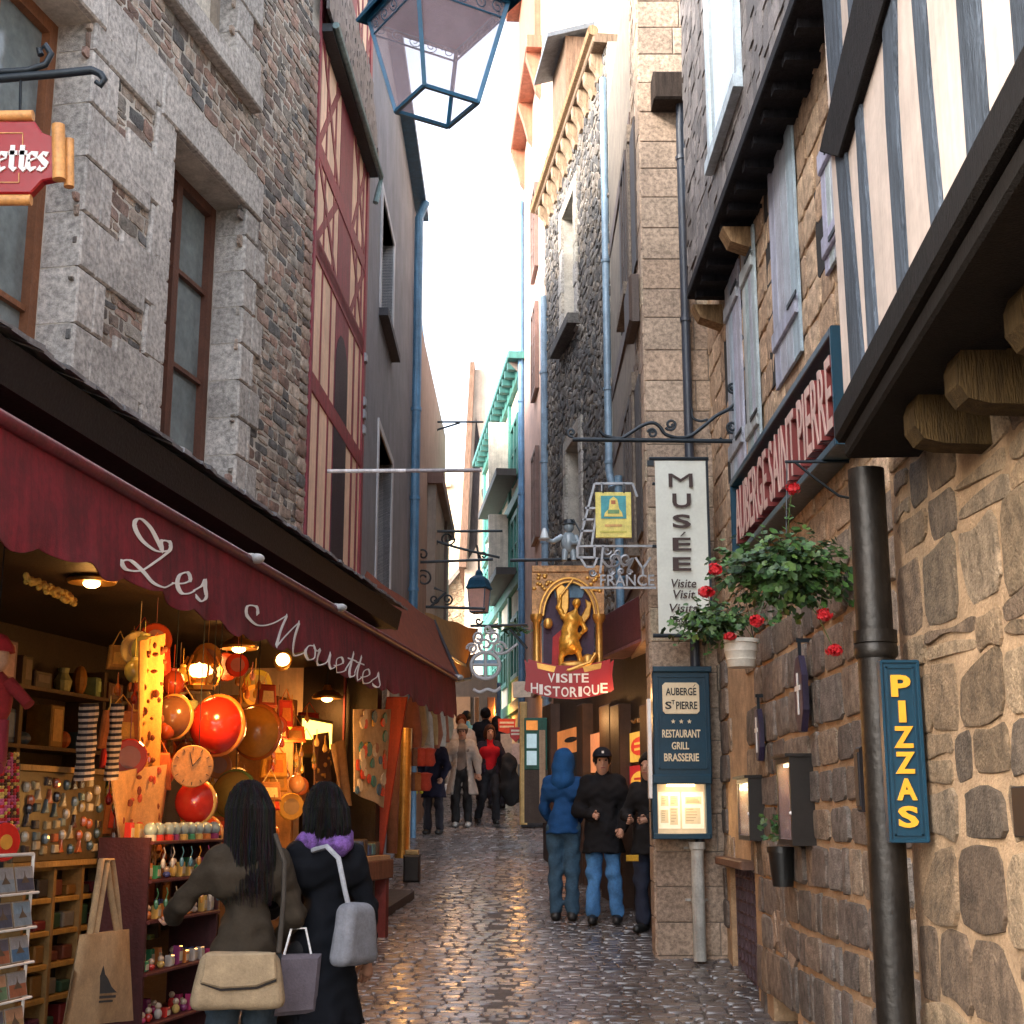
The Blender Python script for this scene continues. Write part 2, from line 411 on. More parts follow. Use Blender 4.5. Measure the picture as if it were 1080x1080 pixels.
# ================================================================ plan of the walls
cA, cB, cC = at(321, 540, 11.9), at(381, 500, 15.0), at(436, 440, 22.6)
L1 = Fr(cA[0]-.205*8.9, 3.0, .205, 1, 1)
L2 = Fr(cA[0], 11.9, cB[0]-cA[0], 3.1, 1)
L3 = Fr(cB[0], 15.0, cC[0]-cB[0], 7.6, 1)
cD, cE, cF, cG = at(682, 500, 12.9), at(646, 380, 17.5), at(577, 480, 23.2), at(554, 500, 28.0)
R1 = Fr(1.44, 1.0, 0, 1, -1)
R2 = Fr(1.90, 5.1, .002, 1, -1)
R3 = Fr(cD[0], 12.9, cE[0]-cD[0], 4.6, -1)
R4 = Fr(cE[0], 17.5, cF[0]-cE[0], 5.7, -1)
def uY(fr, Y): return (Y-fr.o[1])/fr.d[1]
def window(par, fr, u0, u1, v0, v1, w=-.22, cf=(.1, .04, .02), nx=2, ny=3, fw=.06, glass=None, arch=0):
    f = MB(); f.col = cf
    f.box(fr, u0, u0+fw, v0, v1, w, w+.07); f.box(fr, u1-fw, u1, v0, v1, w, w+.07)
    f.box(fr, u0+fw, u1-fw, v1-fw, v1, w, w+.068); f.box(fr, u0+fw, u1-fw, v0, v0+fw, w, w+.068)
    for i in range(1, nx):
        u = u0+(u1-u0)*i/nx; f.box(fr, u-fw*.6, u+fw*.6, v0+fw, v1-fw, w, w+.066)
    for j in range(1, ny):
        v = v0+(v1-v0)*j/ny; f.box(fr, u0+fw, u1-fw, v-.018, v+.018, w+.006, w+.05)
    wn = f.build('window', m_wood, par)
    g = MB(); g.box(fr, u0+.01, u1-.01, v0+.01, v1-.01, w-.04, w+.012); g.build('pane', glass or m_glass, wn)
    return wn
def slab(mb, fr, u0, u1, v0, v1, holes, w0=-.4, w1=0):
    # wall slab with rectangular openings
    us = sorted({u0, u1, *[h[0] for h in holes], *[h[1] for h in holes]}); vs = sorted({v0, v1, *[h[2] for h in holes], *[h[3] for h in holes]})
    us = [u for u in us if u0 <= u <= u1]; vs = [v for v in vs if v0 <= v <= v1]
    for a, b in zip(us, us[1:]):
        run = None
        for c, d in zip(vs, vs[1:]):
            solid = not any(h[0] < (a+b)/2 < h[1] and h[2] < (c+d)/2 < h[3] for h in holes)
            if solid: run = (run[0], d) if run else (c, d)
            if (not solid or d == vs[-1]) and run:
                mb.box(fr, a, b, run[0], run[1], w0, w1); run = None
def hpt(px, py, v):
    d = ray(px, py); t = (v-EYE)/d[2]; return V(d[0]*t, d[1]*t, v)
# ================================================================ left: granite house over the souvenir shop
PALL = [(.23, .175, .14), (.30, .23, .18), (.15, .125, .11), (.25, .16, .125), (.22, .195, .165), (.35, .285, .23), (.12, .115, .11), (.28, .19, .15)]
def coursed(mb, fr, u0, u1, v0, v1, hs_, ls_, gap, h, pal, excl=(), jt=.012, rnd=1, var=.3):
    v = v0
    while v < v1:
        hh = rng.uniform(*hs_); u = u0-rng.random()*.2
        while u < u1:
            L = rng.uniform(*ls_); L = u1-u if u1-u-L < ls_[0]*.8 else L; sp = rng.random() < .18 and hh > .09
            for (a, b) in (((0, .48), (.52, 1)) if sp else ((0, 1),)):
                va, vb_ = v+hh*a, v+hh*b; cu, cv = u+L/2, (va+vb_)/2
                if u+L > u1+.001 or L < .03 or any(inside(e, cu, cv) for e in excl): continue
                g = gap*rng.uniform(.5, 1.3)/2; j = lambda: rng.uniform(-jt, jt)
                q = [(u+g+j(), va+g+j()), (u+L*rng.uniform(.3, .7), va+g+j()), (u+L-g+j(), va+g+j()), (u+L-g+j(), vb_-g+j()), (u+L*rng.uniform(.3, .7), vb_-g+j()), (u+g+j(), vb_-g+j())]
                mb.col = mixc(pal, var); q = chaikin(q, .17)
                if rnd > 1: q = chaikin([(x+rng.uniform(-1, 1)*jt*.4, y+rng.uniform(-1, 1)*jt*.4) for x, y in q], .25)
                mb.stone(fr, q, 0, h*rng.uniform(.5, 1.6), .1, .05)
            u += L
        v += hh
house = thing('stone_house', 'granite and rubble stone house with brown framed windows above the souvenir shop', 'house', L1.pt(4, 0))
def stone_house():
    f = L1
    p = lambda x, y, w=0: f.px(x, y, w)
    uW = uY(f, 11.88)
    uA1 = p(88, 150)[0]; uA0 = uA1-1.35; vA1 = p(93, 20)[1]
    uB0 = p(176, 250)[0]; uB1 = p(256, 235)[0]; vB1 = p(257, 220)[1]
    uC0 = p(208, 10)[0]-.1; uC1 = p(247, 40)[0]; vC0 = p(290, 128)[1]
    vb = 4.5
    holes = [(uA0, uA1, vb, vA1), (uB0, uB1, vb, vB1), (uC0, uC1, vC0, vC0+1.7)]
    mb = MB(); mb.col = (1, 1, 1)
    slab(mb, f, -3.5, uW, vb-.3, 11.5, holes, -.45, 0); mb.build('wall', m_mort, house)
    ex = [[(h[0]-.02, h[2]-.1), (h[1]+.02, h[2]-.1), (h[1]+.02, h[3]+.05), (h[0]-.02, h[3]+.05)] for h in holes]
    st = MB(); coursed(st, f, -1.2, uW-.2, vb-.1, 10.8, (.055, .12), (.07, .27), .017, .006, PALL, ex)
    # a stack of rounded stones at the corner
    v = vb
    while v < 9.6:
        h = rng.uniform(.07, .17); st.col = mixc(PALL, .2)
        st.stone(f, chaikin([(uW-.22, v), (uW-.02, v), (uW-.02, v+h-.012), (uW-.22, v+h-.012)], .22), .0, .022, .35, .03); v += h
    st.build('rubble_stonework', m_rub, house, smooth=30)
    g = MB()
    def blk(u0, u1, v0, v1, w0=-.02, w1=.035, b=.012):
        k = rng.uniform(.82, 1.15); g.col = (k, k*.985, k*.96); g.box(f, u0+.006, u1-.006, v0+.006, v1-.006, w0, w1, b)
    # quoins with deep light reveals beside the two windows; alternate long and short
    for (uj, sgn, v1, lo, hi) in ((uA1, 1, vA1+.28, .34, .86), (uB0, -1, vB1, .22, .3), (uB1, 1, vB1, .26, .42), (uC1, 1, vC0+1.7, .3, .5)):
        v = vb-.2 if uj != uC1 else vC0+.0; k = 0
        while v < v1-.08:
            h = min(.36 if uj == uA1 else .30, v1-v); L = hi if k % 2 == 0 else lo
            if uj == uA1 and uA1+L > uB0-.25: L = uB0-uA1-.30 if k % 2 == 0 else lo
            a, b_ = (uj, uj+L) if sgn > 0 else (uj-L, uj)
            k_ = rng.uniform(.85, 1.12); g.col = (k_, k_*.985, k_*.96)
            # L-shaped in depth: the block runs back into the reveal
            if sgn > 0: g.box(f, a-.004, a+.20, v+.005, v+h-.005, -.22, .034, .012); g.box(f, a+.2, b_, v+.005, v+h-.005, -.02, .034, .012)
            else: g.box(f, b_-.2, b_+.004, v+.005, v+h-.005, -.22, .034, .012); g.box(f, a, b_-.2, v+.005, v+h-.005, -.02, .034, .012)
            v += h; k += 1
    blk(uB0-.26, uB1+.30, vB1, vB1+.34, -.2, .05)           # lintels
    blk(uA0-.2, uA1+.12, vA1, vA1+.36, -.2, .05)
    blk(uA1+.12, uA1+.55, vA1-.02, vA1+.3)
    blk(uC0-.5, uC1+.42, vC0-.2, vC0, -.3, .10)             # upper sill
    # straight courses between the windows
    v = vb-.1; k = 0
    while v < vB1+.2:
        if k % 2 == 0: blk(uA1+.5, uB0-.02, v, v+.36)
        else: blk(uB0-.3, uB0-.02, v, v+.36)
        v += .36; k += 1
    g.build('granite_quoins', m_gran, house, smooth=30)
    window(house, f, uA0, uA1, vb, vA1, -.3, (.20, .075, .03), 2, 3, .085)
    window(house, f, uB0, uB1, vb-.2, vB1, -.3, (.11, .04, .022), 2, 4, .08)
    window(house, f, uC0, uC1, vC0, vC0+1.7, -.2, (.3, .25, .2), 1, 2, .06, mat('lace_curtain', (.55, .5, .42), .9, var=.3, vs=20))
    mb = MB(); mb.box(f, -3.5, uW, 4.2, 11.4, -4, -.5); mb.box(f, -3.5, .5, .0, 4.2, -4, -.05); mb.build('rooms_behind', m_dark, house)
    # pent roof over the shop front: slate edge, maroon fascia, dark soffit
    E0, E1 = hpt(-190, 203, 4.6), hpt(425, 640, 4.6)
    a = (E1-E0)/np.linalg.norm(E1-E0); n = V(a[1], -a[0], 0); Lr = np.linalg.norm(E1-E0)
    fr = Free(V(E0[0], E0[1], 0), a, V(0, 0, 1), n)
    mb = MB(); mb.col = (.006, .0025, .003)
    mb.add([fr.pt(0, 4.55, -.01), fr.pt(Lr, 4.55, -.01), fr.pt(Lr, 4.36, -.05), fr.pt(0, 4.36, -.05), fr.pt(0, 4.36, -.09), fr.pt(Lr, 4.36, -.09), fr.pt(Lr, 4.55, -.05), fr.pt(0, 4.55, -.05)],
           [[0, 1, 2, 3], [3, 2, 5, 4], [4, 5, 6, 7], [0, 3, 4, 7], [1, 6, 5, 2]])
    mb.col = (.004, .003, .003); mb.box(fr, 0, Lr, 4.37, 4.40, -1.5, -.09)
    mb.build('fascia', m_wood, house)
    mb = MB(); rows = 5
    u = 0
    while u < Lr:
        wd = rng.uniform(.12, .2)
        for r in range(rows):
            k = rng.uniform(.6, 1.2); mb.col = (.2*k, .2*k, .21*k)
            w0 = .03-r*.22; hh = 4.575+r*.085+rng.uniform(-.004, .004); t = rng.uniform(.016, .03)
            A = [(u+.003, hh, w0+rng.uniform(-.012, .012)), (u+wd-.003, hh+rng.uniform(-.004, .004), w0+rng.uniform(-.012, .012)), (u+wd-.003, hh+.12, w0-.3), (u+.003, hh+.12, w0-.3)]
            P = [fr.pt(x, y, z) for x, y, z in A]+[fr.pt(x, y+t, z) for x, y, z in A]
            mb.add(P, [[3, 2, 1, 0], [4, 5, 6, 7], [0, 1, 5, 4], [1, 2, 6, 5], [2, 3, 7, 6], [3, 0, 4, 7]])
        u += wd
    mb.build('slate_canopy', m_slate, house, )
    # shop room: back wall, ceiling, floor, far end wall
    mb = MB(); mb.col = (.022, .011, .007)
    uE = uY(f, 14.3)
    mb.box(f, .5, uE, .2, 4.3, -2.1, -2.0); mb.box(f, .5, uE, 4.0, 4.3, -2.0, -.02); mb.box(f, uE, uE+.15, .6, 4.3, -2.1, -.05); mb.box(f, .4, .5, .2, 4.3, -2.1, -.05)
    mb.build('shop_walls', m_wood, house)
    mb = MB(); mb.col = (.06, .04, .03)
    P = [f.pt(.5, 0, -2), f.pt(uE, 0, -2), f.pt(uE, 0, .02), f.pt(.5, 0, .02)]
    mb.quad(*[V(q[0], q[1], G(q[1])+.12) for q in P]); mb.build('shop_floor', m_wood, house)
stone_house()
# ---------------------------------------------------------------- red half-timbered house
red = thing('half_timbered_house', 'narrow red half-timbered house with cream panels next to the granite house', 'house', L2.pt(1.5, 1.3))
def red_house():
    f = L2; U = uY(f, 15.0)
    mb = MB(); mb.col = (.80, .56, .40); mb.box(f, 0, U, 4.3, 12.0, -3, 0); mb.box(f, uY(f, 14.45), U, 1.2, 4.3, -3, 0); mb.build('wall', m_plas, red)
    t = MB(); RD = (.24, .035, .045)
    def tim(pts, w=.05, c=RD): t.col = tuple(x*rng.uniform(.9, 1.1) for x in c); t.prism(f, f.pp(pts), -.01, w, .004)
    def beam(u0, u1, v0, v1, w=.06): t.col = tuple(x*rng.uniform(.9, 1.1) for x in RD); t.box(f, u0, u1, v0, v1, -.01, w*.25, .003)
    xa = f.px(328, 300)[0]
    beam(-.02, .06, 4.3, 12, .08); beam(U-.14, U, 1.2, 12, .09)
    # middle: tall recessed red opening with arched head, red panel above
    u0, u1 = f.px(352, 400)[0], f.px(366, 400)[0]
    vA = f.px(350, 335)[1]
    for v in (f.px(327, 400)[1], f.px(332, 255)[1], vA+.35, 8.6, 9.9): beam(0, U, v-.09, v+.09, .055)
    for k in (1, 2):
        u = u0*k/2.6; beam(u-.025, u+.025, 4.3, 12, .04)
        u = u1+(U-u1)*k/2.9; beam(u-.04, u+.04, 1.2, 12, .04)
    vl = [f.px(327, 400)[1], f.px(332, 255)[1], 8.6, 9.9, 11.5]
    for a, b in zip(vl, vl[1:]):
        for (p, q) in ((0.05, u0), (u1, U-.1)):
            for (s, e) in ((p, q), (q, p)):
                if a == vl[0]: continue
                L = math.hypot(e-s, b-a); nx, ny = -(b-a)/L*.045, (e-s)/L*.045
                t.col = RD; t.prism(f, [(s+nx, a+ny), (s-nx, a-ny), (e-nx, b-ny), (e+nx, b+ny)], -.01, .008+.002*(s > e))
    t.build('timber_frame', m_wood, red)
    mb = MB(); mb.col = (.22, .03, .045); mb.box(f, u0, u1, 4.3, 12, -.01, .006); mb.build('boarding', m_wood, red)
    mb = MB(); mb.col = (.03, .012, .02)
    arc = [(u0+.03, 4.4), (u1-.03, 4.4), (u1-.03, vA-.4)]+[(u0+.03+(u1-u0-.06)*(.5+.5*cos(a)), vA-.4+.4*sin(a)) for a in np.linspace(.2, pi, 8)]
    mb.prism(f, arc, .006, .012); mb.build('shutter', m_wood, red)
    # eaves with gutter (seen from below) and slate-hung dormer side
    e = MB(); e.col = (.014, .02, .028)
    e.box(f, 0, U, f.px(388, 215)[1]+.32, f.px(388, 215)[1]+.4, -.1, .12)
    e.build('eaves', m_wood, red)
    e = MB(); e.col = (.16, .25, .26); vv = f.px(388, 215)[1]+.38
    e.tube([f.pt(0, vv, .15), f.pt(U+.0, vv-.05, .15), f.pt(U+.0, vv-.2, .13), f.pt(U-.05, vv-.4, .1)], .035, 8)
    e.build('gutter', m_pipe, red)
    s = MB()
    r = 0
    v = vv+.05
    while v < 11.5:
        u = -.2
        while u < U:
            k = rng.uniform(.6, 1.3); s.col = (.11*k, .10*k, .10*k); wd = rng.uniform(.1, .17)
            s.box(f, u, u+wd-.006, v, v+.14, .1-(v-vv)*.1, .12+rng.uniform(0, .01)-(v-vv)*.1); u += wd
        v += .1
    s.build('slate_roof', m_slate, red)
    e = MB()
    for y in (372, 421, 435, 452): 
        (u, v) = f.px(380, y); e.col = (.35, .38, .42); e.box(f, U-.13, U-.02, v-.05, v+.05, .02, .05, .01)
    e.build('wall_plate', m_pipe, red)
red_house()
# ---------------------------------------------------------------- grey rendered house
grey = thing('rendered_house', 'tall plain grey rendered house with blue downpipe at its far corner', 'house', L3.pt(3, 1.7))
def grey_house():
    f = L3; U = uY(f, 22.6)
    q = f.px(400, 470); q2 = f.px(413, 505)
    h1 = (f.px(399, 460)[0], f.px(413, 480)[0], 2.6, f.px(413, 491)[1]); p1 = f.px(402, 260); p2 = f.px(415, 380)
    h2 = (p1[0], f.px(414, 300)[0], f.px(414, 378)[1], f.px(404, 208)[1])
    mb = MB(); mb.col = (.205, .21, .235); slab(mb, f, 0, U, 1.5, 12.75, [h1, h2], -.5, 0); mb.build('wall', m_plas, grey)
    mb = MB(); mb.col = (.5, .5, .5); mb.box(f, 0, U, 1.5, 10.8, -4, -.6); mb.build('rooms_behind', m_dark, grey)
    window(grey, f, *h1, -.3, (.05, .09, .13), 1, 4, .06); window(grey, f, *h2, -.3, (.05, .07, .1), 1, 3, .06)
    mb = MB(); mb.col = (.5, .5, .52)
    for h in (h1, h2): mb.box(f, h[1], h[1]+.16, h[2], h[3]+.1, -.25, .02); mb.box(f, h[0]-.12, h[0], h[2], h[3]+.1, -.02, .02); mb.box(f, h[0], h[1], h[3], h[3]+.1, -.2, .02)
    mb.col = (.06, .06, .07); mb.box(f, h2[0]-.1, h2[1]+.1, h2[2]-.1, h2[2], -.2, .12)
    mb.build('window_surround', m_plas, grey)
    ve = 12.7
    e = MB(); e.col = (.03, .09, .16); e.box(f, .0, U+.2, ve, ve+.12, -.2, .2); e.build('eaves', m_wood, grey)
    e = MB(); e.col = (.10, .24, .40)
    ub = uY(f, 22.0)
    e.tube([f.pt(ub, ve, .2), f.pt(ub, ve-.3, .09), f.pt(ub, 5.75, .09), f.pt(ub+.25, 5.45, .09), f.pt(ub+.25, 2.1, .09)], .075, 10)
    for v in (9, 7.5, 6, 4.6, 3.4): e.tube([f.pt(ub+(.25 if v < 5.5 else 0), v, .09), f.pt(ub+(.25 if v < 5.5 else 0), v+.06, .09)], .088, 10)
    e.build('downpipe', m_pipe, grey)
grey_house()
# ================================================================ right side of the street
PALR = [(.17, .115, .068), (.22, .15, .088), (.125, .085, .055), (.27, .19, .115), (.10, .074, .052), (.19, .14, .092)]
near = thing('timbered_stone_house', 'house of rough brown stone with sandy joints under a jettied half-timbered storey', 'house', R1.pt(2, .3))
A1, A0 = hpt(890, 437, 3.9), hpt(1080, 87, 3.9)
ja = (A1-A0)/np.linalg.norm(A1-A0); JF = Fr(A0[0], A0[1], ja[0], ja[1], -1); JL = np.linalg.norm(A1-A0)
def near_house():
    f = R1; U = uY(f, 5.15)
    mb = MB(); mb.col = (1, 1, 1); mb.box(f, -4, U, -1, 4.2, -.6, 0); mb.build('wall', m_mort2, near)
    st = MB(); coursed(st, f, 1.2, U-.03, .3, 4.05, (.13, .31), (.20, .58), .026, .007, PALR, (), .022, 1, .35)
    st.build('rough_stonework', m_rub, near, smooth=28)
    # jettied timber storey
    j = JF
    mb = MB(); mb.col = (.50, .42, .375); mb.box(j, -3, JL-.02, 3.9, 7.5, -2.2, 0); mb.build('plaster_panels', m_plas, near)
    t = MB(); BL = (.06, .076, .10)
    for pts in ([(868, -30), (885, -30), (895, 167), (915, 405), (902, 425), (891, 250)], [(895, -30), (903, -30), (911, 123), (929, 372), (920, 388), (905, 123)],
                [(932, -30), (946, -30), (948, 100), (960, 305), (951, 325), (938, 130)], [(963, -30), (975, -30), (984, 90), (998, 240), (988, 258), (974, 110)],
                [(1011, -30), (1033, -30), (1046, 148), (1026, 185)], [(1068, -30), (1086, -30), (1090, 80), (1078, 95)]):
        k = rng.uniform(.8, 1.25); t.col = tuple(x*k for x in BL); t.prism(j, j.pp(pts), -.05, .012, .004)
    for u in (-.35, -.75, -1.2): t.box(j, u, u+.13, 3.95, 7.5, -.05, .012, .004)
    t.build('studs', m_owood, near)
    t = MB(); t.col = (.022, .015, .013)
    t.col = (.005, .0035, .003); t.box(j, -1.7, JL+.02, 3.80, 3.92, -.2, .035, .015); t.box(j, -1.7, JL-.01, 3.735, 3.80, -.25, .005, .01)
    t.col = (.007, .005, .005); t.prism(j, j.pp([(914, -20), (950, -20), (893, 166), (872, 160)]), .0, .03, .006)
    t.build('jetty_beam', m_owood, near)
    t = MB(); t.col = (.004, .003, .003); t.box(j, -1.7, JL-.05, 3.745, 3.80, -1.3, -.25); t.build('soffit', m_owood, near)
    for px, py in ((1062, 345), (1000, 445), (957, 500)):
        c = MB(); c.col = (.05, .03, .01); u = f.px(px, py, .25)[0]; 
        prof = [(-.02, 3.74), (.22, 3.74), (.235, 3.70), (.235, 3.64), (.21, 3.60), (.15, 3.585), (-.02, 3.58)]
        fr = Free(f.pt(u-.06, 0, 0), f.n, V(0, 0, 1), f.d); c.prism(fr, prof, 0, .13, .012)
        c.build('corbel', m_owood, near)
near_house()
# big drainpipe at the corner
def drain():
    x = lambda y: at(918+(950-918)*(y-500)/580+20-(y < 0), y, 5.0)
    a = at(938, 480, 5.0); X, Y = a[0], 5.0
    X = 1.31
    t = MB(); t.col = (.017, .013, .010)
    t.tube([V(X, Y, z) for z in np.linspace(.3, 3.75, 18)], .067, 14)
    for z in (3.05, 1.66, .75):
        t.tube([V(X, Y, z), V(X, Y, z+.012), V(X, Y, z+.04), V(X, Y, z+.052), V(X, Y, z+.056), V(X, Y, z+.1)], [.07, .079, .079, .074, .079, .079], 14)
    o = t.build('drainpipe', mat('rusty_pipe', (1, 1, 1), .45, metal=.3, var=.4, vs=6, bump=.3, attr=True, streak=.4), smooth=40)
    tag(o, 'thick dark rusty drainpipe at the corner behind the pizza sign', 'drainpipe')
drain()
# ---------------------------------------------------------------- inn with grey shutters and slate-hung upper storey
inn = thing('stone_inn', 'old stone inn with grey shutters and a slate-hung overhanging storey', 'inn', R2.pt(4, .8))
def stone_inn():
    f = R2; U = uY(f, 12.9); p = f.px
    gA = (p(771, 950)[0], p(797, 950)[0]); 
    a_ = p(816, 1060)[0], p(841, 1060)[0]
    H = [(min(gA), max(gA), 0, p(784, 915)[1]), (min(a_), max(a_), .2, p(828, 1045)[1]), (p(771, 760)[0], p(789, 760)[0], 2.0, p(780, 700)[1])]
    mb = MB(); mb.col = (1, 1, 1); slab(mb, f, 0, U, 0, 8.5, H, -.5, 0); mb.build('wall', m_mort2, inn)
    mb = MB(); mb.col = (1, 1, 1); mb.box(f, .1, U, .3, 8.4, -2, -.52); mb.build('rooms_behind', m_dark, inn)
    PALI = [(.19, .145, .11), (.23, .18, .14), (.15, .12, .10), (.26, .20, .145), (.125, .105, .09), (.19, .165, .145)]
    ex = [[(h[0]-.02, h[2]), (h[1]+.02, h[2]), (h[1]+.02, h[3]+.02), (h[0]-.02, h[3]+.02)] for h in H]
    st = MB(); v = .4
    while v < 4.1:
        h = rng.uniform(.2, .33); u = .02
        while u < U-.1:
            L = rng.choice([.16, .28, .4, .5])*rng.uniform(.85, 1.15); L = min(L, U-u)
            cu, cv = u+L/2, v+h/2
            if L > .08 and not any(inside(e, cu, cv) or inside(e, u+.03, cv) or inside(e, u+L-.03, cv) for e in ex):
                g = .016 if u > 4.6 else .04
                q = [(u+g/2, v+g/2), (u+L-g/2, v+g/2), (u+L-g/2, v+h-g/2), (u+g/2, v+h-g/2)]
                q = chaikin([(x+rng.uniform(-.012, .012), y+rng.uniform(-.012, .012)) for x, y in q], .12)
                st.col = mixc(PALI, .15); st.stone(f, q, 0, rng.uniform(.012, .03), .09, .04)
            u += L
        v += h
    while v < 7.2:                 # upper storey: blocks only around the windows, render between
        h = rng.uniform(.2, .3); u = .02
        while u < U-.1:
            L = rng.uniform(.2, .5); L = min(L, U-u)
            if L > .08:
                g = .02; q = chaikin([(u+g/2, v+g/2), (u+L-g/2, v+g/2), (u+L-g/2, v+h-g/2), (u+g/2, v+h-g/2)], .12)
                st.col = mixc([(.38, .26, .17), (.33, .23, .155), (.43, .31, .21)], .15); st.stone(f, q, 0, rng.uniform(.006, .02), .1, .04)
            u += L
        v += h
    st.build('stonework', m_rub, inn, smooth=28)
    # basement lattice door, its board, arched vent with voussoirs
    d = MB(); d.col = (.075, .04, .05); h = H[0]
    d.box(f, h[0], h[1], h[2], h[3], -.1, -.07)
    n = 7
    for i in range(n+1):
        u = h[0]+(h[1]-h[0])*i/n; d.box(f, u-.012, u+.012, h[2], h[3], -.07, -.045)
    v = G(9)+.0
    while v < h[3]: d.box(f, h[0], h[1], v, v+.022, -.07, -.05); v += .1
    d.build('lattice_door', m_wood, inn)
    d = MB(); d.col = (.13, .065, .04); d.box(f, h[0]-.05, h[1]+.08, h[3], h[3]+.07, -.1, .12, .01); d.build('door_board', m_wood, inn)
    h = H[1]; d = MB()
    for i in range(2, 7):
        a = pi*i/8; uc, vc = (h[0]+h[1])/2, h[3]-.12; rr = (h[1]-h[0])/2
        pts = [(uc+(rr-.0)*cos(a-.17), vc+rr*sin(a-.17)), (uc+(rr+.3)*cos(a-.15), vc+(rr+.22)*sin(a-.15)), (uc+(rr+.3)*cos(a+.15), vc+(rr+.22)*sin(a+.15)), (uc+rr*cos(a+.17), vc+rr*sin(a+.17))]
        d.col = mixc([(.30, .22, .16), (.36, .27, .2)], .15); d.prism(f, pts, -.1, .02, .008)
    d.build('arch_stones', m_rub, inn)
    # shutters: boards with two battens
    sh = [[(812, 78), (836, 26), (838, 385), (811, 420)], [(767, 300), (781, 262), (782, 500), (768, 517)], [(784, 262), (797, 222), (798, 482), (786, 500)], [(866, 160), (886, 118), (887, 262), (868, 296)],
          [(846, 60), (858, 30), (860, 330), (848, 352)]]
    for k, q in enumerate(sh[:4]):
        m = MB(); P = f.pp(q, .04); us = [x for x, y in P]; vs = [y for x, y in P]
        u0, u1 = sorted(((us[0]+us[3])/2, (us[1]+us[2])/2)); v0, v1 = (P[2][1]+P[3][1])/2, (P[0][1]+P[1][1])/2
        nb = 4
        for i in range(nb):
            m.col = tuple(c*rng.uniform(.9, 1.08) for c in (.33, .39, .45)); m.box(f, u0+(u1-u0)*i/nb+.004, u0+(u1-u0)*(i+1)/nb-.004, v0, v1, .02, .04, .004)
        for t in (.12, .82): m.box(f, u0+.02, u1-.02, v0+(v1-v0)*t, v0+(v1-v0)*t+.13, .04, .062, .008)
        s = m.build('shutter', m_wood, inn)
        h = MB(); h.col = (.03, .03, .03)
        for t in (.17, .88): h.box(f, u0-.05, u0+.25, v0+(v1-v0)*t-.015, v0+(v1-v0)*t+.015, .063, .07); 
        h.build('hinge', m_iron, s)
        wd = MB(); wd.col = (.02, .02, .022); wd.box(f, u1+.02, u1+.3, v0+.1, v1-.1, -.01, .014); wd.build('window', m_dark, inn)
    # slate-hung jetty
    Y1 = 11.9; jb = at(728, 304, Y1); vb = jb[2]; ja_ = hpt(838, -2, vb); jd = (ja_-jb)/(ja_[1]-jb[1]); Y0 = 6.9; j = Fr(jb[0]+jd[0]*(Y0-Y1), Y0, jd[0], 1, -1); jl = uY(j, Y1); X = jb[0]
    b = MB(); b.col = (.03, .03, .035); b.box(j, 0, jl, vb, 11.5, -1.6, -.02); b.build('jetty_wall', m_wood, inn)
    s = MB(); v = vb; r = 0
    while v < 11.4:
        u = -.1*(r % 2); 
        while u < jl:
            wd = rng.uniform(.13, .19); k = rng.uniform(.55, 1.35); s.col = (.15*k, .135*k, .13*k)
            s.box(j, max(u, 0)+.003, min(u+wd, jl)-.003, v+rng.uniform(-.012, .006), v+.17, -.015, .008+rng.uniform(0, .016)); u += wd
        v += .11; r += 1
    
    s.build('slate_cladding', m_slate, inn)
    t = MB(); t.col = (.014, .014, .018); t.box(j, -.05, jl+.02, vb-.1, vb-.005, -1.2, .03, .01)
    for i in range(14): t.box(j, .1+i*.36, .2+i*.36, vb-.16, vb-.1, -1.0, -.02)
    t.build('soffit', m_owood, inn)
    for px, py in ((768, 172), (738, 298)):
        c = MB(); c.col = (.30, .19, .10); uu = j.px(px, py, -.1)[0]
        fr = Free(j.pt(uu-.1, 0, 0), j.n, V(0, 0, 1), j.d); c.prism(fr, [(-.6, vb-.16), (-.02, vb-.16), (-.08, vb-.28), (-.3, vb-.36), (-.6, vb-.36)], 0, .2, .01); c.build('beam_end', m_owood, inn)
    wn = MB(); wn.col = (.42, .5, .56); q = j.px(742, 110)
    wn.box(j, jl-1.7, jl-1.6, 7.6, 10.5, .02, .06); wn.box(j, jl-3.0, jl-2.9, 7.6, 10.5, .02, .06); wn.box(j, jl-3.0, jl-1.6, 7.5, 7.6, .02, .09)
    wn = wn.build('window', m_wood, inn)
    g = MB(); g.box(j, jl-2.9, jl-1.7, 7.6, 10.5, .02, .035); g.build('pane', m_glass, wn)
stone_inn()
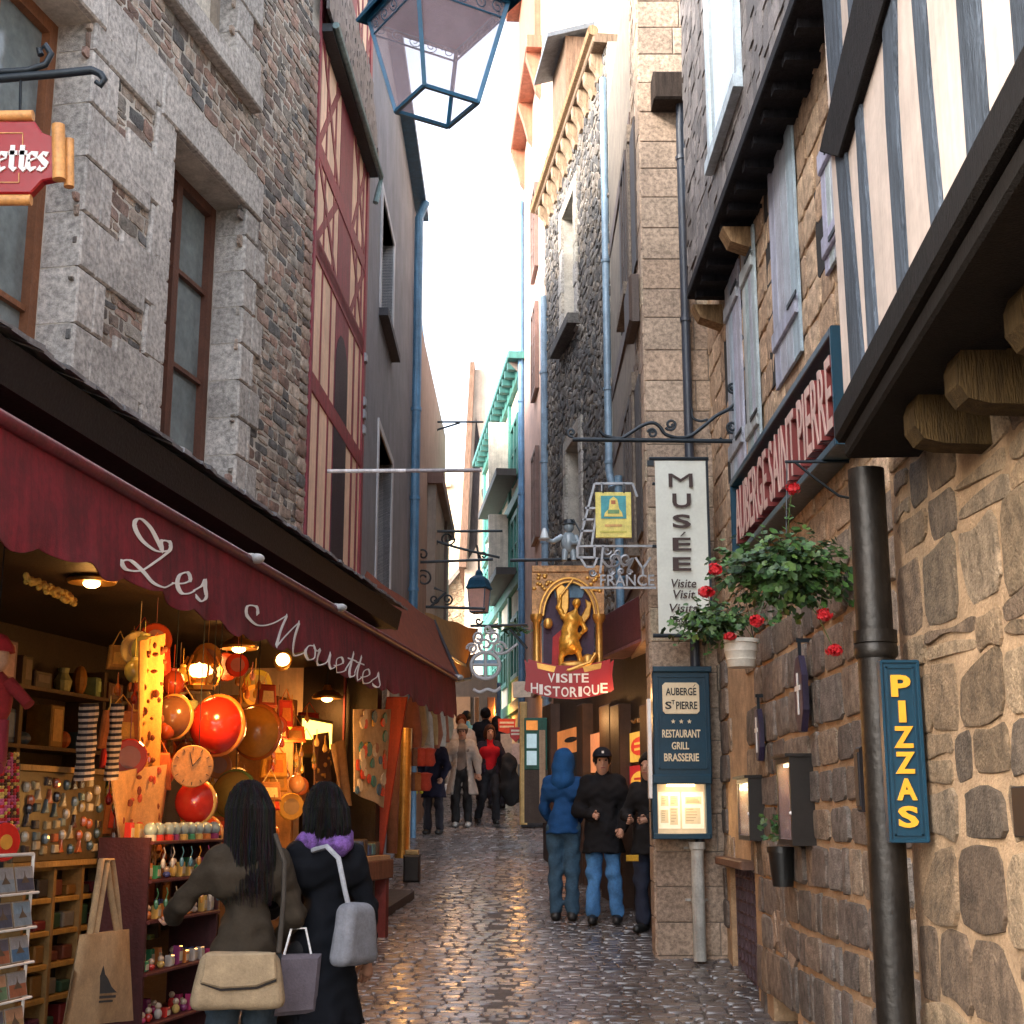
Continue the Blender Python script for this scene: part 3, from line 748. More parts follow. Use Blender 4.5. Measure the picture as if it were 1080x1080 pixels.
# ---------------------------------------------------------------- museum house: ashlar end wall facing down the street
mus = thing('ashlar_house', 'house with a smooth ashlar end wall facing the street behind the white banner', 'house', V(1.6, 13.5, 1.3))
FM = face(12.9, cD[0])
def ashlar(mb, f, u0, u1, v0, v1, h, L, pal, w=.012, g=.008):
    v = v0; r = 0
    while v < v1:
        hh = h*rng.uniform(.9, 1.1); u = u0
        while u < u1-.02:
            l = L*rng.uniform(.6, 1.3); l = min(l, u1-u)
            if u1-(u+l) < .1: l = u1-u
            mb.col = mixc(pal, .12); mb.box(f, u+g/2, u+l-g/2, v+g/2, min(v+hh, v1)-g/2, -.02, w*rng.uniform(.7, 1.2), .006); u += l
        v += hh; r += 1
def museum_house():
    mb = MB(); mb.col = (1, 1, 1); mb.box(FM, 0.03, .95, 4.25, 12, -4.6, 0); mb.box(FM, .03, .95, 1.0, 4.25, -.5, 0)
    mb.build('wall', mat('ashlar_joint', (.2, .17, .14), .95), mus)
    mb = MB(); PA = [(.92, .72, .56), (1.02, .80, .62), (.80, .64, .51), (.92, .75, .60)]
    ashlar(mb, FM, 0, .80, 1.0, 12, .31, .55, PA)
    ashlar(mb, R3, .0, .35, 1.0, 12, .31, .5, PA)
    mb.build('ashlar_blocks', m_gran, mus, smooth=30)
    f = R3; U = uY(f, 17.5)
    mb = MB(); mb.col = (.46, .34, .26); mb.box(f, .35, U, 4.2, 12, -.5, -.02); mb.build('side_wall', m_plas, mus)
    st = MB(); coursed(st, f, .4, 1.0, 4.3, 11.8, (.12, .22), (.12, .3), .02, .006, [(.3, .23, .18), (.24, .19, .15), (.34, .27, .2)])
    st.build('side_stonework', m_rub, mus, smooth=30)
    for v in (5.0, 7.0, 7.9, 9.9): t = MB(); t.col = (.09, .055, .04); t.box(f, 1.0, U, v-.1, v+.1, -.02, .02); t.build('timber_beam', m_wood, mus)
    wv = []
    for v0 in (5.2, 8.0):
        u0, u1 = 1.1, 1.9
        w_ = window(mus, f, u0, u1, v0, v0+1.6, .0, (.05, .035, .03), 2, 3, .06)
        s = MB(); s.col = (.42, .36, .3); s.box(f, u0-.16, u0, v0, v0+1.6, -.02, .05); s.box(f, u1, u1+.16, v0, v0+1.6, -.02, .05); s.box(f, u0-.2, u1+.2, v0-.14, v0, -.02, .12); s.box(f, u0-.2, u1+.2, v0+1.6, v0+1.8, -.02, .055)
        s.build('window_surround', m_gran, mus)
        s = MB(); s.col = (.035, .025, .022); s.box(f, u1+.2, u1+.7, v0, v0+1.6, .0, .03); s.build('shutter', m_wood, mus); s = MB(); s.col = (.035, .025, .022); s.box(f, u0-.75, u0-.2, v0, v0+1.6, .0, .03); s.build('shutter', m_wood, mus)
    t = MB(); t.col = (.06, .04, .032); t.box(f, .2, .9, 7.3, 7.8, .02, .12, .03); t.build('wooden_hood', m_wood, mus)
    t = MB(); t.col = (.035, .025, .02); t.box(FM, .12, .95, 9.45, 9.75, 0.02, .3, .02); t.build('eaves_beam', m_owood, mus)
museum_house()
def pipe(name, pts, r, col, label, rings=()):
    t = MB(); t.col = col; t.tube(pts, r, 10)
    a = np.array(pts[0])
    for z in rings:
        for p, q in zip(pts, pts[1:]):
            if min(p[2], q[2]) <= z <= max(p[2], q[2]) and abs(p[2]-q[2]) > .2:
                k = (z-p[2])/(q[2]-p[2]); c = np.array(p)+(np.array(q)-np.array(p))*k; t.tube([c-V(0, 0, .02), c+V(0, 0, .02)], r*1.25, 10)
    return tag(t.build(name, m_pipe, smooth=40), label, 'downpipe')
PX = at(726, 440, 12.79)[0]
pipe('downpipe', [V(PX, 12.72, 9.55), V(PX, 12.79, 9.2), V(PX, 12.79, 4.4), V(PX, 12.8, 2.2)], .045, (.035, .045, .065), 'slim dark downpipe on the ashlar end wall above the white banner', (8.9, 7.2, 5.6, 4.2))
# ---------------------------------------------------------------- rubble house beyond with cornice
rub = thing('rubble_house', 'tall rubble stone house with a bracketed wooden cornice and blue downpipes', 'house', R4.pt(3, 1.8))
def rubble_house():
    f = R4; U = uY(f, 23.2); p = f.px
    holes = []
    for q in ((596, 609, 215, 352), (598, 612, 470, 600)):
        u1 = p(q[0], 400)[0]; u0 = p(q[1], 400)[0]; holes.append((u0, u1, p(q[0]+5, q[3])[1], p(q[0]+5, q[2])[1]))
    v1 = p(577, 222)[1]
    mb = MB(); mb.col = (1, 1, 1); slab(mb, f, 0, U, 4.4, v1, holes, -.5, 0); mb.build('wall', m_mort, rub)
    st = MB(); ex = [[(h[0]-.25, h[2]-.2), (h[1]+.25, h[2]-.2), (h[1]+.25, h[3]+.2), (h[0]-.25, h[3]+.2)] for h in holes]
    rubble(st, f, .1, U, 4.4, v1, .2, .11, .022, .025, [(.12, .11, .105), (.155, .14, .125), (.09, .088, .088), (.185, .16, .135)], ex, jit=.36, tilt=.15, var=.3)
    st.build('rubble_stonework', m_rub, rub, smooth=30)
    g = MB()
    for h in holes:
        window(rub, f, h[0], h[1], h[2], h[3], -.3, (.04, .035, .03), 2, 3, .06)
        ashlar(g, f, h[0]-.26, h[0], h[2]-.2, h[3]+.2, .35, .26, [(1.2, 1.1, 1), (1.05, 1, .9)], .05); ashlar(g, f, h[1], h[1]+.26, h[2]-.2, h[3]+.2, .35, .26, [(1.2, 1.1, 1), (1.05, 1, .9)], .05)
        ashlar(g, f, h[0], h[1], h[3], h[3]+.22, .22, 1, [(1.1, 1, .9)], .05); g.col = (.3, .3, .3); g.box(f, h[0]-.3, h[1]+.3, h[2]-.16, h[2], -.3, .2, .01)
    g.build('window_surround', m_gran, rub)
    mb = MB(); mb.box(f, .05, U, 4.5, v1, -3, -.55); mb.build('rooms_behind', m_dark, rub)
    # cornice: gutter on curved brackets
    c = MB(); c.col = (.22, .15, .10); c.box(f, 0, U, v1-.02, v1+.12, -.3, .2, .02); c.col = (.32, .2, .11); c.tube([f.pt(0, v1+.16, .2), f.pt(U+.1, v1+.12, .2)], .08, 8)
    c.build('cornice', m_owood, rub)
    for i in range(11):
        c = MB(); c.col = (.34, .24, .16); u = .3+i*(U-.4)/10.6
        fr = Free(f.pt(u, 0, 0), f.n, V(0, 0, 1), f.d); c.prism(fr, [(-.02, v1-.4), (.06, v1-.38), (.1, v1-.25), (.17, v1-.16), (.18, v1-.02), (-.02, v1-.02)], 0, .18, .01); c.build('bracket', m_owood, rub)
    # cream attic storey with dormer
    mb = MB(); mb.col = (.48, .38, .29); mb.box(f, .0, U+.2, v1+.2, v1+3.4, -2.5, -.25); mb.build('attic_wall', m_plas, rub)
    mb = MB(); mb.col = (.12, .14, .17); q = p(600, 40)
    mb.prism(Free(f.pt(2.2, 0, .0), f.n, V(0, 0, 1), f.d), [(-1.2, v1+1.9), (.5, v1+1.35), (.5, v1+1.42), (-1.2, v1+2.0)], 0, 1.5); mb.build('dormer_roof', m_slate, rub)
    mb = MB(); mb.col = (.2, .13, .09); mb.box(f, 2.3, 3.6, v1+.2, v1+1.45, -.3, .2); mb.build('dormer', m_owood, rub)
rubble_house()
pipe('downpipe', [R4.pt(.1, 12.5, .05), R4.pt(.1, 6.9, .05), R4.pt(-.1, 6.6, .05)], .05, (.20, .30, .40), 'upper blue downpipe ending above the windows of the rubble house', (9.8, 8, 7))
pipe('downpipe', [R4.pt(5.6, 11.4, .06), R4.pt(5.6, 3.0, .06)], .07, (.22, .32, .43), 'long pale blue downpipe at the far corner of the rubble house', (10, 8.4, 7, 5.6, 4.4))
pipe('downpipe', [R3.pt(3.0, 6.4, .06), R3.pt(3.0, 4.6, .06)], .05, (.16, .28, .40), 'short blue downpipe above the yellow hanging card', (6.3, 5.7, 5.2))
# ================================================================ shop awning with script lettering
def catm(p, n=6):
    o = []; m = len(p)
    for i in range(m-1):
        a, b, c, d = p[max(i-1, 0)], p[i], p[i+1], p[min(i+2, m-1)]
        for k in range(n):
            t = k/n
            o.append(tuple(.5*((2*b[j])+(c[j]-a[j])*t+(2*a[j]-5*b[j]+4*c[j]-d[j])*t*t+(3*b[j]-a[j]-3*c[j]+d[j])*t**3) for j in (0, 1)))
    o.append(tuple(p[-1])); return o
SCR = {'L': (2.0, [[(1.45, 1.55), (1.0, 1.3), (.4, 1.45), (.02, 1.9), (.15, 2.3), (.6, 2.15), (1.1, 1.6), (1.25, 1.45)], [(1.2, 1.4), (1.15, 1.85), (1.45, 1.95), (1.5, 1.6), (1.1, .9), (.6, .2), (.15, .0), (-.1, .2), (.15, .4), (.6, .2), (1.1, -.12), (1.6, -.1), (1.95, .25)]]),
 'e': (.86, [[(-.1, .25), (.35, .45), (.6, .75), (.42, 1.0), (.15, .75), (.12, .3), (.35, .0), (.62, .08), (.9, .35)]]),
 's': (.75, [[(-.05, .3), (.3, .7), (.42, 1.05), (.5, .7), (.62, .3), (.42, .0), (.1, .12)]]),
 'M': (2.0, [[(-.55, 1.3), (-.7, 1.65), (-1.05, 1.5), (-1.0, 1.0), (-.45, .75), (.2, 1.2), (.8, 2.0)], [(.8, 2.0), (.62, 1.0), (.5, 0)], [(.5, 0), (1.1, 1.2), (1.5, 1.95)], [(1.5, 1.95), (1.42, 1.0), (1.5, .2), (1.75, 0), (2.05, .35)]]),
 'o': (.9, [[(.55, .95), (.2, .8), (.05, .35), (.3, 0), (.6, .25), (.65, .7), (.5, .95), (.7, .75), (.95, .8)]]),
 'u': (1.05, [[(-.05, .8), (.05, .9), (.05, .3), (.25, 0), (.55, .35), (.7, .95)], [(.7, .95), (.68, .3), (.85, 0), (1.1, .3)]]),
 't': (.62, [[(-.05, .3), (.3, 1.2), (.4, 1.7)], [(.4, 1.7), (.25, .5), (.35, 0), (.65, .3)], [(.02, 1.15), (.7, 1.2)]])}
BLK = {'e': (.62, [[(0, .5), (.48, .7), (.42, .95), (.2, 1.0), (0, .85), (0, .2), (.2, 0), (.5, .15)]]), 't': (.58, [[(.2, 1.45), (.2, .15), (.35, 0), (.52, .12)], [(0, 1), (.5, 1)]]),
 's': (.6, [[(.5, .88), (.25, 1.0), (.05, .75), (.45, .35), (.45, .15), (.2, 0), (.0, .12)]]), 'o': (.65, [[(.25, 1), (0, .8), (0, .2), (.25, 0), (.5, .2), (.5, .8), (.25, 1)]]),
 'u': (.72, [[(.0, 1), (.05, .15), (.2, 0), (.5, .3)], [(.5, 1), (.5, .15), (.65, 0)]]), 'M': (1.15, [[(0, .1), (.15, 1.4), (.15, 0)], [(.15, 1.4), (.5, 1.1), (.5, 0)], [(.5, 1.1), (.9, 1.4), (.9, .1), (1.05, 0)]])}
def script(mb, fr, word, u0, u1, vb, xh, font, wd, ang, w0, w1, slant=.25, smooth=True, drop=0, thin=.25, wf=None):
    x = 0; S = []
    for ch in word:
        adv, st = font[ch]
        for s in st:
            q = [(x+a+slant*b, b) for a, b in s]; S.append(catm(q) if smooth else q)
        x += adv
    k = (u1-u0)/x
    for s in S: mb.nib(fr, [(u0+a*k, vb+b*xh+drop*a*k) for a, b in s], wd, ang, w0, w1, thin, wf)
m_awn = mat('awning_cloth', (.15, .006, .014), .85, var=.3, vs=2.5, bump=.3, bs=180, streak=.3)
m_white = mat('white_paint', (.78, .77, .75), .5, var=.06, bump=.05)
def awning():
    B0, B1 = hpt(-150, 354, 3.95), hpt(480, 715, 3.95); L = np.linalg.norm(B1-B0); a = (B1-B0)/L
    fr = Fr(B0[0], B0[1], a[0], a[1], 1)
    aw = thing('shop_awning', 'dark red shop awning with white script lettering on its scalloped valance', 'awning', B0-V(0, 0, .5))
    n, m = 420, 12
    def wf(u, v):
        k = min(1, max(0, (3.93-v)/(.40+.035*abs(sin(u*pi/.42))+.012*sin(u*7.3)+.018*sin(u*2.1)))); return (.013*sin(u*9+1.2*sin(u*2.3))+.005*sin(u*23))*k**6+.03*k
    def shell(t):
        P = []
        for i in range(n+1):
            u = L*i/n; bot = .40+.035*abs(sin(u*pi/.42))+.012*sin(u*7.3)+.018*sin(u*2.1)
            for j in range(m+1):
                k = j/m; fold = (.013*sin(u*9+1.2*sin(u*2.3))+.005*sin(u*23))*k**6
                P.append(fr.pt(u, 3.93-bot*k, fold+t+.03*k))
        return P
    mb = MB(); 
    for t in (0, -.006): 
        mb.add(shell(t), [[i*(m+1)+j, (i+1)*(m+1)+j, (i+1)*(m+1)+j+1, i*(m+1)+j+1] for i in range(n) for j in range(m)])
    mb.build('valance', m_awn, aw, smooth=180)
    mb = MB(); P = []
    for i in range(41):
        for j in range(7):
            u = L*i/40; k = j/6; P.append(fr.pt(u, 3.95+.16*k-.05*sin(pi*k), -1.15*k))
    mb.add(P, [[i*7+j, (i+1)*7+j, (i+1)*7+j+1, i*7+j+1] for i in range(40) for j in range(6)]); mb.build('canvas_top', m_awn, aw, smooth=180)
    mb = MB(); mb.col = (.12, .012, .022); mb.tube([fr.pt(u, 3.945, .005) for u in np.linspace(0, L, 30)], .032, 10); mb.build('roller_bar', m_pipe, aw, smooth=60)
    for px_, py_ in ((262, 597), (352, 655), (480, 712)):
        u, v = fr.px(px_, py_); k = MB(); k.col = (.5, .5, .5); k.ball(fr.pt(u, 3.955, .05), (.045, .05, .03), 10, 6); k.bar(fr.pt(u, 3.97, .03), fr.pt(u, 4.0, -.8), .03); k.build('bracket', m_pipe, aw, smooth=60)
    mb = MB()
    u0, vb0 = fr.px(134, 600, .04); u1, vb1 = fr.px(222, 632, .04)
    script(mb, fr, 'Les', u0, u1, (vb0+vb1)/2-.01, .115, SCR, .056, 12, .0015, .0035, .2, True, 0, .14, wf)
    u0, _ = fr.px(281, 672, .04); u1, vb = fr.px(402, 722, .04); _, va = fr.px(300, 684, .04)
    script(mb, fr, 'Mouettes', u0, u1, (vb+va)/2-.02, .115, SCR, .056, 12, .0015, .0035, .2, True, 0, .14, wf)
    mb.build('lettering', m_white, aw)
awning()
# ---------------------------------------------------------------- hanging scroll sign on an iron bracket
def spiral(cx, cy, r, turns=1.4, a0=0, sgn=1, n=18):
    return [(cx+r*(1-.75*k/n)*cos(a0+sgn*2*pi*turns*k/n), cy+r*(1-.75*k/n)*sin(a0+sgn*2*pi*turns*k/n)) for k in range(n+1)]
m_red = mat('red_sign_paint', (.30, .004, .008), .4, var=.08, bump=.04)
m_gold = mat('gold_leaf', (.62, .33, .08), .35, metal=.7, var=.2, bump=.1)
m_gilt = mat('ochre_scroll', (.60, .29, .09), .5, var=.25, vs=6, bump=.15)
def scroll_sign():
    Y = 5.1; f = face(Y)
    S = thing('hanging_sign', 'red hanging shop sign with gold scroll edges on an iron bracket', 'sign', at(30, 210, Y))
    p = lambda x, y: f.px(x, y)
    mb = MB(); mb.prism(f, [p(*q) for q in [(-115, 130), (-90, 130), (38, 130), (46, 142), (60, 147), (60, 190), (46, 193), (34, 206), (-90, 206), (-115, 206)]], -.02, .02, .006); mb.build('board', m_red, S)
    mb = MB()
    for a, b in (((-100, 143), (26, 143)), ((26, 143), (26, 160)), ((-100, 195), (22, 195)), ((22, 195), (22, 185))):
        A, B = f.pt(*p(*a), .022), f.pt(*p(*b), .022); mb.bar(A, B, .004)
    for a, b, r in (((-110, 124), (35, 122), .022), ((-110, 212), (33, 211), .022)): mb.tube([f.pt(*p(*a), .0), f.pt(*p(*b), .0)], r, 14)
    mb.tube([f.pt(*p(64, 136), .03), f.pt(*p(65, 193), .03)], .026, 14); mb.tube([f.pt(*p(72, 146), -.01), f.pt(*p(72, 196), -.01)], .02, 14)
    mb.build('scroll_edge', m_gilt, S, smooth=50)
    mb = MB(); u0, v0 = p(-46, 182); u1, _ = p(53, 182)
    script(mb, f, 'Mouettes', u0, u1, v0, .072, BLK, .026, 45, .02, .028, 0, False, 0, .2); mb.build('lettering', m_white, S)
    mb = MB(); z = lambda x, y: at(x, y, Y)
    mb.tube([z(-170, 83), z(0, 83), z(60, 78), z(97, 74), z(106, 78), z(110, 84), z(106, 90), z(101, 86)], [.018, .018, .018, .018, .016, .015, .014, .01], 8)
    mb.tube([z(-120, 40), z(-60, 70), z(0, 76), z(30, 74), z(48, 68), z(54, 57), z(48, 48), z(41, 52), z(43, 58)], .014, 8)
    for x in (-80, 22): mb.tube([z(x, 82), z(x-1, 122)], .006, 6)
    mb.build('iron_bracket', m_iron, S, smooth=60)
scroll_sign()
# ---------------------------------------------------------------- big street lantern overhead
m_teal = mat('blue_lantern_paint', (.008, .075, .15), .4, metal=.2, var=.25, bump=.15)
m_lgl = mat('lantern_glass', (.5, .42, .5), .12, var=.15, bump=.05, bs=30, alpha=.38)
def lantern(name, label, c, z0, hd, ang, H, flare, group, arm, big=True):
    T = thing(name, label, 'street lamp', V(c[0], c[1], z0), group)
    C4 = lambda s, z: [V(c[0]+hd*s*cos(ang+k*pi/2), c[1]+hd*s*sin(ang+k*pi/2), z) for k in range(4)]
    lo, hi = C4(1, z0), C4(flare, z0+H)
    fr = MB(); w = hd*.075
    for k in range(4):
        fr.bar(lo[k], hi[k], w*1.3); fr.bar(lo[k], lo[(k+1) % 4], w*1.2); fr.bar(hi[k], hi[(k+1) % 4], w*1.6)
    # filigree band below the roof
    if big:
        for k in range(4):
            a, b = hi[k], hi[(k+1) % 4]; a2, b2 = a+(lo[k]-a)*.16, b+(lo[(k+1) % 4]-b)*.16
            fr.bar(a2, b2, w*.5)
            for i in range(5):
                t = (i+.5)/5; cc = (a+(b-a)*t+a2+(b2-a2)*t)/2; e = (b-a)/np.linalg.norm(b-a); dn = (a2-a); h = np.linalg.norm(dn); dn = dn/h
                fr.tube([cc+e*q[0]+dn*q[1] for q in spiral(0, 0, h*.42, 1.3, i*1.5, 1 if i % 2 else -1, 12)], w*.16, 5)
    fr.build('lamp_frame', m_teal, T)
    g = MB()
    for k in range(4): g.quad(lo[k], lo[(k+1) % 4], hi[(k+1) % 4], hi[k])
    g.build('glass_panes', m_lgl if big else mat('pink_glass', (.75, .50, .45), .3, var=.1, bump=0), T)
    cp = MB(); cp.quad(*[p-V(0, 0, .01) for p in hi]); cp.build('ceiling_plate', mat('enamel_plate', (.075, .045, .085), .5, var=.2), T)
    r = MB()
    prof = [(1.18, 0), (1.2, .03), (1.05, .16), (.95, .34), (.8, .46), (.5, .56), (.36, .6), (.3, .75), (.12, .85), (.06, 1.1)]
    for (s0, h0), (s1, h1) in zip(prof, prof[1:]):
        A, B = C4(flare*s0, z0+H+H*h0), C4(flare*s1, z0+H+H*h1)
        for k in range(4): r.quad(A[k], A[(k+1) % 4], B[(k+1) % 4], B[k])
    r.quad(*C4(flare*1.18, z0+H)[::-1]) if not big else None
    r.build('lamp_roof', m_teal, T)
    if arm:
        b = MB(); b.tube(arm, .025 if big else .02, 8); b.build('arm', m_iron, T, smooth=60)
    return T
zl = 5.5; Cn = [hpt(x, y, zl) for x, y in ((420, 117), (450, 92), (502, 108), (470, 133))]; cc = sum(Cn)/4
lantern('street_lantern', 'large blue four sided glass lantern hanging overhead between the houses', cc, zl, .185, atan2(Cn[2][1]-cc[1], Cn[2][0]-cc[0]), .46, 1.72, 'street lanterns', [cc+V(0, 0, .95), cc+V(-.1, 0, 1.3), cc+V(-.7, .1, 1.45), cc+V(-2.4, .3, 1.2)])
lantern('street_lantern', 'small blue lantern with pink glass far up the street', at(505, 655, 27), at(505, 646, 27)[2], .20, .5, .46, 1.25, 'street lanterns', [at(505, 606, 27), at(505, 590, 27), at(503, 575, 27)], False)
# white flag pole across the street
t = MB(); t.col = (.75, .73, .74); t.tube([at(336, 497, 12.9), at(428, 496.5, 12.9)], .02, 8); t.col = (.3, .27, .28); t.tube([at(428, 496.5, 12.9), at(508, 496, 12.9)], .019, 8)
tag(t.build('flag_pole', m_pipe, smooth=60), 'thin white horizontal pole reaching out from the red half-timbered house', 'pole')
# ---------------------------------------------------------------- museum bracket and banner
def bracket():
    Y = 11.3; z = lambda x, y: at(x, y, Y); K = lambda pts: [z(600+a/5.4, 420+b/5.4) for a, b in pts]
    t = MB(); t.tube([z(604, 463.5), z(785, 465.5)], .02, 8); t.bar(z(785, 404), z(785, 470), .03)
    t.tube(K(spiral(15, 195, 26, 1.2, 1.2)), .012, 6)
    t.tube(K(catm([(175, 185), (210, 215), (290, 230), (340, 205), (420, 155), (480, 140), (520, 165), (550, 205), (620, 225), (690, 215), (760, 165), (840, 100), (920, 55), (1000, -30)], 4)), .016, 7)
    for c in ((580, 150, 34, 1.5, 2.6, -1), (475, 200, 28, 1.4, 3.4, 1), (930, 165, 34, 1.5, 1.4, 1), (935, -60, 34, 1.5, .6, 1)): t.tube(K(spiral(*c)), .012, 6)
    t.tube(K(catm([(700, 60), (705, 110), (750, 130), (790, 120)], 4)), .012, 6); t.tube(K(catm([(880, 75), (940, 65), (985, 95)], 4)), .012, 6)
    t.tube(K(catm([(860, 225), (900, 245), (990, 220)], 4)), .01, 6)
    tag(t.build('sign_bracket', m_iron, smooth=60), 'black wrought iron bracket with scrolls above the white banner', 'bracket')
bracket()
m_cloth = mat('banner_cloth', (.66, .69, .63), .85, var=.06, bump=.1)
m_ink = mat('brown_ink', (.05, .03, .028), .7, var=.1, bump=0)
def banner():
    Y = 12.3; f = face(Y); p = f.px
    S = thing('museum_banner', 'tall white cloth banner lettered MUSEE hanging from a wall bracket', 'banner', at(720, 670, Y))
    u0, v1 = p(690.5, 486); u1, v0 = p(749.5, 668); P = []; n = 14
    for i in range(n+1):
        for j in range(n+1):
            a, b = i/n, j/n; P.append(f.pt(u0+(u1-u0)*a, v1+(v0-v1)*b, .012*sin(a*5+b*2.5)*(b*.8+.2)))
    m = MB(); F = [[i*(n+1)+j, (i+1)*(n+1)+j, (i+1)*(n+1)+j+1, i*(n+1)+j+1] for i in range(n) for j in range(n)]
    m.add(P, F); m.build('cloth', m_cloth, S, smooth=180)
    t = MB()
    ys = [(500, 514), (521, 536), (543, 557), (567.5, 581), (588, 602)]
    for ch, (a, b) in zip('MUSEE', ys):
        x0, x1 = (705, 730) if ch == 'M' else (709, 728); k = (b-500)/600*3
        (ua, va), (ub, vb) = p(x0+k, b), p(x1+k, a); t.text(f, ch, ua, ub, va, vb, .014, .022, .0 if ch == 'M' else .02)
    (ua, va), (ub, vb) = p(717, 566), p(722, 561.5); t.prism(f, [(ua, va), (ua+.012, va), (ub+.01, vb), (ub-.008, vb)], .014, .02)
    t.build('main_lettering', m_ink, S)
    t = MB(); t.mi = 0
    for wd, a, b, x0, x1 in (('Visite', 611, 620, 707, 733), ('Visit', 622.5, 631.5, 709, 732), ('Visita', 637, 646, 705, 735), ('Besuch', 650, 659, 704, 738)):
        (ua, va), (ub, vb) = p(x0+1, b), p(x1+1, a); t.text(f, wd, ua, ub, va, vb, .014, .02, .008, shear=.2)
    t.build('small_lettering', m_ink, S)
    b = MB(); A = f.pt(u0-.05, v1+.02, 0); B = f.pt(u1+.02, v1+.02, 0); b.tube([A, B], .018, 8); b.tube([f.pt(u0-.05, v0-.02, 0), f.pt(u1+.02, v0-.02, 0)], .018, 8)
    b.box(f, u0-.07, u0-.01, v1-.05, v1+.0, -.02, .02); b.bar(f.pt(u1+.015, v1+.02, -.6), f.pt(u1+.015, v1+.02, .0), .03); b.bar(f.pt(u1+.015, v0-.02, -.6), f.pt(u1+.015, v0-.02, .0), .03); b.bar(f.pt(u1+.012, v0, 0), f.pt(u1+.012, v1, 0), .02)
    b.build('holder', m_iron, S)
banner()
# ---------------------------------------------------------------- blue inn board with lit menu
m_blue = mat('teal_board_paint', (.003, .036, .066), .35, var=.12, vs=3, bump=.08)
m_cream = mat('cream_paint', (.72, .60, .40), .5, var=.06, bump=.03)
m_black = mat('black_paint', (.01, .01, .012), .5, bump=0)
m_paper = mat('lit_menu_sheet', (1, 1, 1), .8, var=.08, attr=True, bump=0, em='col', es=.10)
def inn_board():
    Y = 12.62; f = face(Y); p = f.px
    S = thing('menu_board', 'blue inn board with cream lettering above a lit menu case', 'sign', at(720, 885, Y))
    def R_(x0, y0, x1, y1): (a, b), (c, d) = p(x0, y1), p(x1, y0); return a, c, b, d
    m = MB(); m.box(f, *R_(690, 707, 748, 820), -.16, 0, .01); m.box(f, *R_(688, 703, 750, 709), -.16, .03, .008); m.box(f, *R_(688, 817, 750, 827), -.16, .04, .01)
    m.box(f, *R_(689, 827, 693, 884), -.16, 0); m.box(f, *R_(746, 827, 749.5, 884), -.16, 0); m.box(f, *R_(689, 879, 749.5, 885), -.16, .015, .005); m.box(f, *R_(693, 827, 746, 879), -.16, -.1)
    a, c, b, d = R_(695, 713, 744, 811)
    for q in ((a, a+.012, b, d), (c-.012, c, b, d), (a, c, b, b+.012), (a, c, d-.012, d)): m.box(f, *q, 0, .012)
    m.build('board', m_blue, S)
    m = MB(); a, c, b, d = R_(699, 720, 737, 753); r = .025
    q = [(a+r, b), (c-r, b), (c, b+r), (c, d-r), (c-r, d), (a+r, d), (a, d-r), (a, b+r)]; m.prism(f, q, 0, .012, .003); m.build('name_panel', m_cream, S)
    t = MB(); 
    a, c, b, d = R_(702, 725.5, 734, 733.5); t.text(f, 'AUBERGE', a, c, b, d, .012, .017, .02)
    a, c, b, d = R_(701.5, 740, 708, 748); t.text(f, 'S', a, c, b, d, .012, .017, .02); a, c, b, d = R_(708.2, 738.5, 711.5, 743); t.text(f, 'T', a, c, b, d, .012, .017, .02)
    a, c, b, d = R_(713, 740, 735, 748); t.text(f, 'PIERRE', a, c, b, d, .012, .017, .02); 
    a, c, b, d = R_(730.5, 722, 733.5, 724.6); t.prism(f, [(a, b), (a+.005, b), (c, d), (c-.01, d)], .012, .016)
    t.build('name_lettering', m_black, S)
    t = MB()
    for wd, x0, x1, y0, y1 in (('RESTAURANT', 698.5, 738.5, 769.5, 778), ('GRILL', 708.5, 726.5, 782.5, 790.5), ('BRASSERIE', 700.5, 737, 794.5, 803)):
        a, c, b, d = R_(x0, y0, x1, y1); t.text(f, wd, a, c, b, d, 0, .008, .022)
    for x in (710, 718.5, 727): u, v = p(x, 761); t.prism(f, [(u+.022*(1 if k % 2 == 0 else .42)*sin(k*pi/5), v+.022*(1 if k % 2 == 0 else .42)*cos(k*pi/5)) for k in range(10)], 0, .008)
    t.build('cream_lettering', m_cream, S)
    m = MB()
    m.col = (.55, .40, .24); m.box(f, *R_(693, 827, 746, 879), -.098, -.095)
    m.col = (.80, .68, .48); m.box(f, *R_(696, 835, 718, 874), -.095, -.09); m.box(f, *R_(721, 835, 743, 874), -.095, -.09)
    rr = random.Random(4)
    for (x0, y0, x1, y1) in ((698, 839, 706, 850), (708, 839, 716, 850), (698, 854, 706, 868), (708, 852, 716, 870), (724, 840, 741, 848), (724, 852, 740, 869)):
        m.col = (.55, .42, .25); m.box(f, *R_(x0, y0, x1, y1), -.09, -.088)
        for k in range(5):
            y = y0+1+(y1-y0-2)*k/5; m.col = (.3, .22, .12); m.box(f, *R_(x0+1, y, x0+1+(x1-x0-2)*rr.uniform(.5, 1), y+.7), -.088, -.087)
    m.build('menu_sheets', m_paper, S)
    m = MB(); m.box(f, *R_(704, 827.2, 733, 829.4), -.06, -.02); m.build('tube_lamp', mat('warm_tube', (1, .8, .5), em=(1, .72, .36), es=2.5, bump=0), S)
    m = MB(); m.col = (.5, .5, .5); m.box(f, *R_(684.8, 737, 686.4, 842), -.1, .0); m.build('edge_strip', m_white, S)
    l = bpy.data.lights.new('menu_lamp', 'AREA'); l.energy = .28; l.color = (1, .68, .34); l.size = .3; l.shape = 'RECTANGLE'; l.size_y = .03; o = bpy.data.objects.new('menu_lamp', l); C.objects.link(o); o.location = tuple(f.pt(*p(719, 832), -.03)); o.rotation_euler = (-.4, 0, 0)
inn_board()
